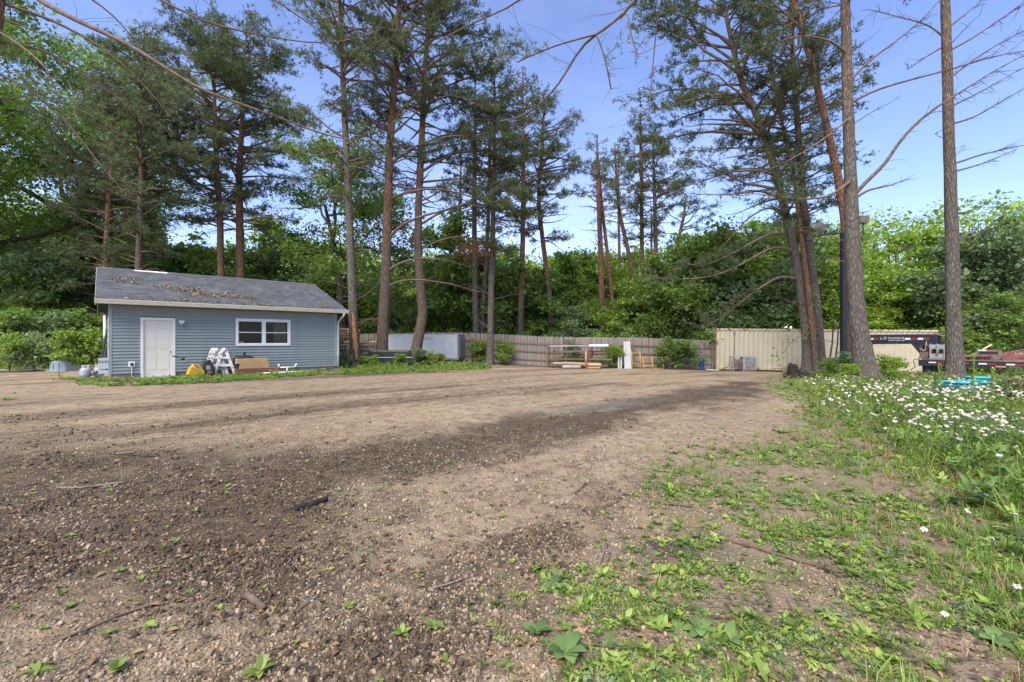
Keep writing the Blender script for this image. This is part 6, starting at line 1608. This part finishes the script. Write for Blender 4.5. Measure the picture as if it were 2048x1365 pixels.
# the neck, seen against the container
NZ0, NZ1 = dk + .70, dk + 1.16
for yy in (.55, 1.55):
    nk = MB().prism([(.35, dk), (.55, dk), (.55, NZ1), (-2.05, NZ1), (-2.75, NZ1 - .28), (-2.75, NZ1 - .72), (-2.0, NZ0 - .02), (-.35, NZ0), (.1, dk)], yy, yy + .14).build('neck_beam', M['trailer_black'], gt, bevel=.012)
    if yy < 1:
        for k in range(3):
            x_ = -2.0 + k * 1.02 - (.0 if k < 2 else .12)
            if k == 1: x_ = -.58
            if k == 2: x_ = -.12
            MB().bx(x_, x_ + .20, yy - .006, yy, NZ1 - .26, NZ1 - .17).build('reflector', M['tape_white'], nk)
            MB().bx(x_ + .21, x_ + .42, yy - .006, yy, NZ1 - .27, NZ1 - .16).build('reflector', M['tape_red'], nk)
        t_ = obj('lettering', text_mesh('L.O', .17), M['tape_white'], nk); t_.location = (-1.40, yy - .004, NZ1 - .19); t_.rotation_euler = (R(90), 0, 0)
        t_ = scribble(.62, .075, 10, 5).build('lettering', M['tape_white'], nk); t_.location = (-.90, yy - .002, NZ1 - .17)
        t_ = scribble(.62, .05, 13, 6).build('lettering', M['tape_white'], nk); t_.location = (-.90, yy - .002, NZ1 - .28)
        MB().bx(.12, .40, yy - .006, yy, dk + .38, dk + .45).build('reflector', M['tape_white'], nk)
MB().bx(-2.05, .5, .69, 1.55, NZ1 - .06, NZ1 - .01).build('neck_plate', M['trailer_black'], gt)
MB().tube([(.5, .6, NZ1 - .02), (1.1, .5, NZ1 - .16), (1.1, .5, dk + .85)], .025, 6).build('headache_rail', M['galv'], gt)
MB().tube([(-1.8, .5, NZ0 - .03), (-1.6, .48, NZ0 - .14), (-1.35, .5, NZ0 - .02)], .012, 5).build('safety_chain', M['galv'], gt)
for x_ in (4.6, 5.5):
    wl = MB().lathe([(.0, -.12), (.24, -.12), (.36, -.1), (.375, 0), (.36, .1), (.24, .12), (0, .12)], sides=20, M=Matrix.Translation((x_, .25, .37)) @ Matrix.Rotation(R(90), 4, 'X')).build('wheel', M['black'], gt)
    MB().lathe([(0, -.125), (.2, -.122), (.2, .122), (0, .125)], sides=14, M=Matrix.Translation((x_, .25, .37)) @ Matrix.Rotation(R(90), 4, 'X')).build('rim', M['steel'], wl)
def on_deck(lx, ly, lz=0.03):
    c, s = math.cos(grz), math.sin(grz); return (G0[0] + lx * c - ly * s, G0[1] + lx * s + ly * c, gz0 + dk + lz)
cr_ = thing('plastic_crate', 'dirty white slatted crate riding on the front of the flatbed', 'crate', on_deck(.78, .30), grz + .03); cr_.scale = (.55, .5, .85)
for yy in (-.35, .35):
    for z, h in ((.06, .22), (.52, .24)): MB().bx(-.72, .95, yy - .02, yy + .02, z, z + h).build('slat', M['white_plastic'], cr_)
    for x_ in (-.72, -.3, .12, .54, .93): MB().bx(x_ - .04, x_ + .04, yy - .03, yy + .03, 0, .80).build('stake', M['white_plastic'], cr_)
for x_ in (-.74, .95): MB().bx(x_ - .02, x_ + .02, -.33, .33, .06, .76).build('end_panel', M['white_plastic'], cr_)
MB().bx(-.7, .92, -.33, .33, .0, .05).build('floor_panel', M['white_plastic'], cr_)
wn_ = thing('winch', 'dark dirty winch with cables at the front of the flatbed', 'winch', on_deck(.16, .32), grz)
MB().bx(-.16, .16, -.12, .12, 0, .32).build('gear_case', M['grimy_steel'], wn_, bevel=.02)
MB().lathe([(.16, -.02), (.17, 0), (.08, .03), (.08, .22), (.17, .25), (.16, .27)], sides=16, M=Matrix.Translation((.0, .1, .5)) @ Matrix.Rotation(R(90), 4, 'X')).build('drum', M['grimy_steel'], wn_)
MB().tube([(-.2, -.1, .0), (.05, -.16, .42), (.1, -.16, .8)], .015, 6).build('lever', M['galv'], wn_)
MB().lathe([(0, 0), (.1, 0), (.1, .06), (.05, .09), (.05, .16), (0, .16)], (1.1, .5, .62), sides=12).build('beacon', M['red'], wn_)
for k, (lx, ly, l, a, mt, lab) in enumerate(((1.5, .22, 1.0, .1, 'deadwood', 'brown log lying at the near edge of the flatbed'), (1.9, .4, .8, -.3, 'rust', 'rusty coil of scrap on the flatbed behind the knotty pine'), (1.75, .7, 1.1, .35, 'lumber_pale', 'pale pole sticking up right of the knotty pine'), (1.95, .4, .9, .2, 'deadwood', 'forked grey branch lying on the flatbed'))):
    o = MB().tube([(-l / 2, 0, .08), (-.1, .05, .12), (l / 2, .02, .16 + .5 * (k == 2))], [.09, .1, .05] if k < 2 else [.05, .05, .03], 8).build('scrap_log', M[mt]); o.location = on_deck(lx, ly); o.rotation_euler = (0, 0, grz + a); tag(o, lab, 'log')
bk = thing('bucket_attachment', 'dark rusty steel bucket lying on the flatbed', 'bucket', on_deck(2.15, .8), grz); bk.scale = (.75, .75, .8)
MB().prism([(-.55, 0), (.5, 0), (.62, .22), (.5, .5), (-.3, .56), (-.6, .3)], -.55, .55).build('shell', M['grimy_steel'], bk, bevel=.02)
MB().bx(-.3, .45, -.57, -.552, .32, .44).build('faded_plate', M['trailer_black'], bk); MB().bx(-.35, .0, -.58, -.56, .47, .53).build('sticker', M['tape_white'], bk)
ar = thing('digger_arm', 'faded red tapering steel arm with white lettering at the right edge', 'machine arm', on_deck(2.95, .8), grz); ar.scale = (1, 1, .62)
MB().prism([(-.5, 0), (-.15, 0), (.5, .26), (3.0, .62), (3.0, .92), (.6, .70), (-.3, .56)], -.12, .12).build('boom', M['faded_red'], ar, bevel=.015)
t_ = obj('lettering', text_mesh('L.O', .15), M['tape_white'], ar); t_.location = (.12, -.124, .45); t_.rotation_euler = (R(90), -R(6), 0)
t_ = scribble(.85, .09, 11, 7).build('lettering', M['tape_white'], ar); t_.location = (.85, -.122, .57); t_.rotation_euler = (0, -R(6), 0)
t_ = scribble(.85, .06, 13, 8).build('lettering', M['tape_white'], ar); t_.location = (.85, -.122, .44); t_.rotation_euler = (0, -R(6), 0)
MB().tube([(-.3, 0, .5), (.6, 0, .86), (1.6, 0, .95)], .045, 8).build('ram', M['steel'], ar)

# ------------------------------------------------------------------ teal tub, hose, ring, blossoms
p = gx(1938, 12.5); tt = thing('teal_tub', 'faded turquoise plastic cart tub lying in the grass at right', 'tub', tuple(p), .1)
MB().prism([(-.52, .02), (.45, .02), (.58, .26), (.55, .34), (-.62, .34), (-.66, .28)], -.32, .32).build('tray', M['teal'], tt, bevel=.05)
MB().bx(-.68, .62, -.37, .37, .335, .375).build('rim', M['teal'], tt, bevel=.015)
MB().lathe([(0, -.05), (.1, -.05), (.14, -.02), (.14, .02), (.1, .05), (0, .05)], sides=16, M=Matrix.Translation((.42, -.34, .14)) @ Matrix.Rotation(R(90), 4, 'X')).build('wheel', M['black'], tt)
MB().bx(-.1, .3, -.335, -.318, .08, .2).build('opening_shade_plate', M['dark_in'], tt)  # dark plate on the solid side stands in for the shaded hollow
for k, (px, lab) in enumerate(((1958, 'small second turquoise tub behind the turquoise cart'),)):
    p2 = gx(px, 13.6); o = thing('teal_bucket', lab, 'tub', tuple(p2), .3); MB().lathe([(0, .0), (.24, .0), (.30, .38), (.33, .40), (.31, .42), (.27, .38), (.22, .04), (0, .04)], sides=18).build('shell', M['teal'], o)
c0 = GP(1745, 802)
o = MB().tube([tuple(P(1745, 801, 10.9)), tuple(P(1790, 797, 11.2)), tuple(P(1850, 793, 11.6)), tuple(P(1880, 789, 11.8))], .035, 8).build('conduit_pipe', M['hose']); tag(o, 'grey plastic pipe lying in the grass left of the turquoise tub', 'pipe')
rp = thing('wheel_ring', 'grey steel hoop lying round the turquoise tub', 'hoop', tuple(gx(1910, 12.2)), 0)
MB().tube([(math.cos(a) * .95 - .05, math.sin(a) * .55, .10 + .06 * math.sin(a * 2)) for a in np.linspace(0, 6.283, 25)], .025, 7, False).build('tube_ring', M['hose'], rp)
r = np.random.default_rng(31)
for k, (px, yy, h, wd, lab) in enumerate(((2005, 11.5, .42, .55, 'left spray of dusty pink blossoms at the right edge'), (2050, 11.0, .55, .6, 'right spray of dusty pink blossoms at the picture edge'))):
    p = gx(px, yy); t = thing('flowering_shrub', lab, 'shrub', tuple(p)); wd_ = NB(); C = []
    for q in range(16):
        bp = branch_pts((0, 0, 0), r.uniform(0, 6.28), r.uniform(.6, 1.4), h * r.uniform(.8, 1.25), r, 5, .1, .15); wd_.add(*tube_np(bp, np.linspace(.012, .004, 5), 4)); C += [bp[-1], bp[-2], bp[3]]
    obj('stem', wd_.mesh('stem'), M['twig'], t)
    C = np.array(C)
    cc = np.concatenate([c + r.normal(0, .07, (40, 3)) for c in C[::3]]); V, F_ = leaves(cc, r, .035); obj('blossom', mesh_np('blossom', V, F_), M['blossom'], t)
    cc = np.concatenate([c + r.normal(0, .14, (40, 3)) - np.array([0, 0, .15]) for c in C]); cc[:, 2] = np.maximum(cc[:, 2], .03); V, F_ = leaves(cc, r, .075); obj('foliage', mesh_np('foliage', V, F_), M['weed_dark'], t)
# tall thistles
def thistle(px, yy, h, lab, seed):
    p = gx(px, yy); t = thing('thistle', lab, 'thistle', tuple(p), 0, 'tall thistles at right'); r = random.Random(seed)
    MB().tube([(0, 0, 0), (.02, 0, h * .5), (r.uniform(-.05, .05), 0, h)], [.014, .011, .005], 6).build('stem', M['weed'], t)
    lv = MB()
    for k in range(46):
        z = h * (.08 + .9 * k / 46); ln = (.27 * (1 - .75 * k / 46))
        V, F_ = leaf_shape(ln, .035, k * 2.4 + r.uniform(-.3, .3), .5 + .5 * k / 46, 1.0, (.02 * min(1, z / h * 2), 0, z), 3); lv.add(V, F_, True)
    lv.build('foliage', M['weed'], t)
for a in ((1880, 9.8, .95, 'thistle in front of the knotty pine, left of the turquoise tub', 1), (1945, 9.4, 1.18, 'tallest thistle, in front of the turquoise tub', 2), (1985, 10.2, .85, 'thistle at the right end of the turquoise tub', 3), (1868, 11, .7, 'short thistle left of the knotty pine', 4)): thistle(*a)

# ------------------------------------------------------------------ daisies
def petal_ring(seed, npet=15, rad=.027, droop=.25):
    r = random.Random(seed); mb = MB()
    for k in range(npet):
        V, F_ = leaf_shape(rad * r.uniform(.8, 1.1), .0105, 6.283 * k / npet + r.uniform(-.1, .1), droop + r.uniform(-.25, .2), .7 * r.uniform(.3, 1.6), (0, 0, 0), 2); mb.add(V, F_)
    return mb.mesh('petals')
M['petal'] = pm('petal', (.74, .71, .66), (.62, .58, .53), 30, .6, bmp=0, rnd=.12)
M['disc'] = pm('disc', (.40, .20, .03), (.22, .10, .03), 60, .8, bmp=.4, bscale=300, rnd=.4)
M['stem_green'] = pm('stem_green', (.12, .20, .05), (.08, .15, .04), 20, .7, bmp=0)
heads = [petal_ring(i, droop=d) for i, d in enumerate((.25, .0, -.4, .4))]
disc = MB().lathe([(0, .006), (.005, .0055), (.009, .003), (.0095, 0)], sides=8).mesh('disc')
stemm = [MB().tube([(0, 0, 0), (random.uniform(-.03, .03), .02, .5), (0, 0, 1)], .0028, 4, False).mesh('stem') for _ in range(3)]
dx, dy_ = [], []
while len(dx) < 1000:
    y = 2.1 * (14 / 2.1) ** random.random(); x = random.uniform(.3, 1.22) * y
    pr = float(bank(np.array([x]), np.array([y]))[0]) * (.04 + .96 * float(sstep(.46, .62, fbm(np.array([x * 1.1]), np.array([y * 1.1]), 44))[0]))
    if random.random() < pr: dx.append(x); dy_.append(y)
dx, dy_ = np.array(dx), np.array(dy_)
for x, y in [tuple(GP(*q)) for q in ((1848, 1190), (1935, 1185), (1985, 1200), (2035, 1250), (1890, 1265))]: dx = np.r_[x, dx]; dy_ = np.r_[y, dy_]
odr = np.argsort(dy_)
dx, dy_ = dx[odr], dy_[odr]
near = min(300, len(dx)); dz = surf(dx, dy_)
for i in range(near):
    h = random.uniform(.28, .5) if dy_[i] > 2.4 else random.uniform(.08, .25)
    t = thing('daisy', 'white daisy with an orange-brown centre growing in the green bank at right', 'flower', (dx[i], dy_[i], dz[i]), random.uniform(0, 6.28), 'daisies in the green bank')
    s = obj('stem', stemm[i % 3], M['stem_green'], t); s.scale = (1, 1, h)
    f = obj('petals', heads[i % 4], M['petal'], t); f.location = (0, 0, h); f.rotation_euler = (random.uniform(-.6, .6), random.uniform(-.6, .6), 0); f.scale = (random.uniform(.85, 1.3) * (.72 if dy_[i] < 4.5 else 1),) * 3
    obj('disc', disc, M['disc'], f)
fl_ = []
for k in range(4):
    mb = MB(); me = heads[k]
    mb.add([tuple(v.co + Vector((0, 0, .40))) for v in me.vertices], [tuple(q.vertices) for q in me.polygons]); ha = mb.mesh('daisy_head'); ha.materials.append(M['petal']); ha.materials.append(M['disc'])
    mb2 = MB(); mb2.v, mb2.f, mb2.sm = list(mb.v), list(mb.f), list(mb.sm); nf = len(mb2.f)
    mb2.add([tuple(v.co + Vector((0, 0, .401))) for v in disc.vertices], [tuple(q.vertices) for q in disc.polygons]); me2 = mb2.mesh('daisy_head'); me2.materials.append(M['petal']); me2.materials.append(M['disc'])
    for q in me2.polygons: q.material_index = 1 if q.index >= nf else 0
    fl_.append((me2, None))
k = slice(near, None)
scatter('far_daisies', 'white daisies dotting the far part of the green bank', 'flowers', np.stack([dx[k], dy_[k], dz[k]], -1), rnd_rot(len(dx[k]), .7), rng.uniform(.9, 1.4, len(dx[k])), fl_)

# ------------------------------------------------------------------ sticks, logs and single big weeds in the foreground
def stick(lab, pxs, th, mat='deadwood', twig=None, name='fallen_stick'):
    q = [GP(a, b_) for a, b_ in pxs]
    pts = np.array([(x, y, float(surf(x, y)) + th * .7) for x, y in q])
    pts = catmull(pts, max(6, 3 * len(pts)))
    pts[:, 2] += np.random.default_rng(len(lab)).normal(0, th * .12, len(pts))
    base = pts[len(pts) // 2].copy()
    t = thing(name, lab, 'stick', tuple(base), 0, 'sticks lying on the yard')
    V, F_ = tube_np(pts - base, np.linspace(th, th * .7, len(pts)) * (1 + np.random.default_rng(3).normal(0, .08, len(pts))), 8)
    nn = len(pts)
    mb = MB().add(V, [tuple(f) for f in F_], True); mb.f += [list(range(8))[::-1], [(nn - 1) * 8 + i for i in range(8)]]; mb.sm += [False, False]
    mb.build('wood', M[mat], t)
    if twig:
        q = [GP(a, b_) for a, b_ in twig]; tp = np.array([(x, y, float(surf(x, y)) + th * .8) for x, y in q]) - base
        MB().tube(tp, th * .6, 6).build('side_twig', M[mat], t)
stick('long mossy fallen branch lying across the weeds at right', [(1308, 1070), (1370, 1077), (1440, 1083), (1500, 1096), (1560, 1114), (1620, 1132), (1688, 1152)], .015, 'deadwood')
stick('short dark bark-covered log lying on the churned soil', [(590, 1023), (622, 1016), (655, 1008)], .032, 'char')
stick('forked pale stick standing out beside the muddy print', [(1213, 1092), (1203, 1118), (1192, 1148)], .012, 'greywood', [(1209, 1100), (1196, 1112), (1190, 1122)])
stick('forked brown stick in the middle of the gravel', [(1170, 968), (1160, 980), (1148, 987)], .014, 'deadwood', [(1150, 986), (1158, 992), (1164, 998)])
stick('thin pale stick left of the gravel middle', [(762, 1004), (778, 998), (786, 990)], .010, 'greywood')
stick('long thin twig pointing right in the foreground gravel', [(838, 1190), (870, 1182), (905, 1170), (928, 1160)], .008, 'greywood')
stick('long brown twig lying across the left foreground', [(120, 1285), (180, 1262), (240, 1232), (300, 1213), (375, 1200)], .009, 'deadwood', [(285, 1218), (295, 1232)])
stick('thin straight twig at the lower left', [(0, 1222), (50, 1205), (125, 1180)], .007, 'deadwood')
stick('pale long twig across the dark soil at left', [(115, 982), (160, 980), (205, 972), (250, 967)], .012, 'greywood')
stick('broken brown branch tip left of the foreground seedlings', [(495, 1200), (512, 1212), (530, 1222)], .022, 'deadwood')
stick('brown stick half under the weeds at the bottom', [(960, 1345), (972, 1310), (980, 1265)], .010, 'deadwood')
stick('stick with a pinkish end at the bottom among the weeds', [(1300, 1318), (1340, 1340), (1390, 1352)], .012, 'deadwood')
stick('dark straight stick in the sparse weeds, upper of two', [(1358, 970), (1385, 973), (1418, 976)], .018, 'deadwood')
stick('dark straight stick in the sparse weeds, lower of two', [(1290, 1004), (1330, 1008), (1385, 1017)], .014, 'deadwood')
stick('small twig by the sandy strip near the flower bank', [(1545, 862), (1560, 866), (1578, 866)], .012, 'char')
stick('short thin twig right of the brown branch tip', [(585, 1235), (610, 1215), (638, 1198)], .007, 'deadwood')
stick('short stick lying on the far gravel left of centre', [(232, 912), (250, 910), (270, 907)], .018, 'greywood')
def big_weed(lab, px, py, kind, sc):
    x, y = GP(px, py); t = thing('broadleaf_weed', lab, 'weed', (x, y, float(surf(x, y))), random.uniform(0, 6.28), 'single leafy weeds in the foreground'); t.scale = (sc * .62,) * 3
    r = random.Random(px)
    nl, l, wd, el, mt = {'plantain': (11, .15, .085, .55, 'weed_dark'), 'dandelion': (14, .16, .035, .5, 'weed'), 'dock': (9, .14, .06, .7, 'weed'), 'violet': (8, .09, .075, .8, 'weed')}[kind]
    for k in range(nl):
        V, F_ = leaf_shape(l * r.uniform(.6, 1.1), wd * r.uniform(.8, 1.1), k * 2.4 + r.uniform(-.2, .2), el + r.uniform(-.35, .3), r.uniform(.5, 1.2), (0, 0, .01), 5)
        MB().add(V, F_, True).build('leaf', M[mt], t)
for a in (('large dark burdock-like rosette at the bottom of the green patch', 1130, 1318, 'plantain', 1.35), ('grey-green rosette left of the large dark rosette', 1075, 1275, 'plantain', .95), ('plantain left of the long fallen branch', 1105, 1180, 'plantain', .9),
          ('broad-leaved plant at the lower middle right', 1400, 1270, 'plantain', 1.0), ('leafy rosette right of the broad-leaved plant', 1455, 1290, 'plantain', 1.0), ('round-leaved weed on the bare gravel at lower left', 235, 1345, 'violet', .9),
          ('pair of round leaves right of the long brown twig', 300, 1262, 'violet', .7), ('bright seedling by the lower dark soil ridge', 700, 1215, 'violet', .8), ('bright clump at the lower left corner', 75, 1350, 'dandelion', .8),
          ('yellow-green seedling on the gravel middle', 803, 1270, 'dock', .7), ('tall leaf pair at the lower centre', 868, 1255, 'dock', .8), ('light green dock plant at the bottom centre', 520, 1350, 'dock', .9),
          ('dandelion rosette below the fallen branch', 1660, 1235, 'dandelion', 1.0), ('dandelion rosette under the long branch middle', 1545, 1130, 'dandelion', .9), ('dandelion in the right foreground', 1835, 1245, 'dandelion', 1.1),
          ('lone lime-green upright leaf weed on the sandy patch', 1460, 1012, 'dock', .9), ('dense dandelion left of the flower bank', 1640, 1010, 'dandelion', 1.1), ('dandelion on the sandy patch near the bank', 1700, 985, 'dandelion', 1.2),
          ('spiky weed clump beside the sandy strip', 1555, 905, 'dandelion', 1.6), ('leafy weed at the left edge far corner', 12, 800, 'dock', 2.2), ('yellow leafy weed at the left edge near corner', 28, 832, 'dock', 1.6), ('large leafed weed at the far lower right', 1990, 1290, 'plantain', 1.1)):
    big_weed(*a)

# tyre print pressed into the mud patch beside the forked stick
tp_ = MB(); q0 = GP(1305, 1098); q1 = GP(1400, 1118)
for j in range(6):
    for k in range(22):
        t = k / 21; x, y = q0[0] + (q1[0] - q0[0]) * t, q0[1] + (q1[1] - q0[1]) * t + (j - 2.5) * .034
        if random.random() < .12: continue
        tp_.box((x, y, float(surf(x, y)) + .004), (.016, .013, .016), (0, 0, random.uniform(-.3, .3)), .7)
o = tp_.build('tyre_print', pm('tyre_mud', (.10, .082, .066), (.065, .052, .042), 20, .7, bmp=.4, bscale=120)); tag(o, 'ridged tyre print in the bare mud beside the forked pale stick', 'mud', kind='stuff')
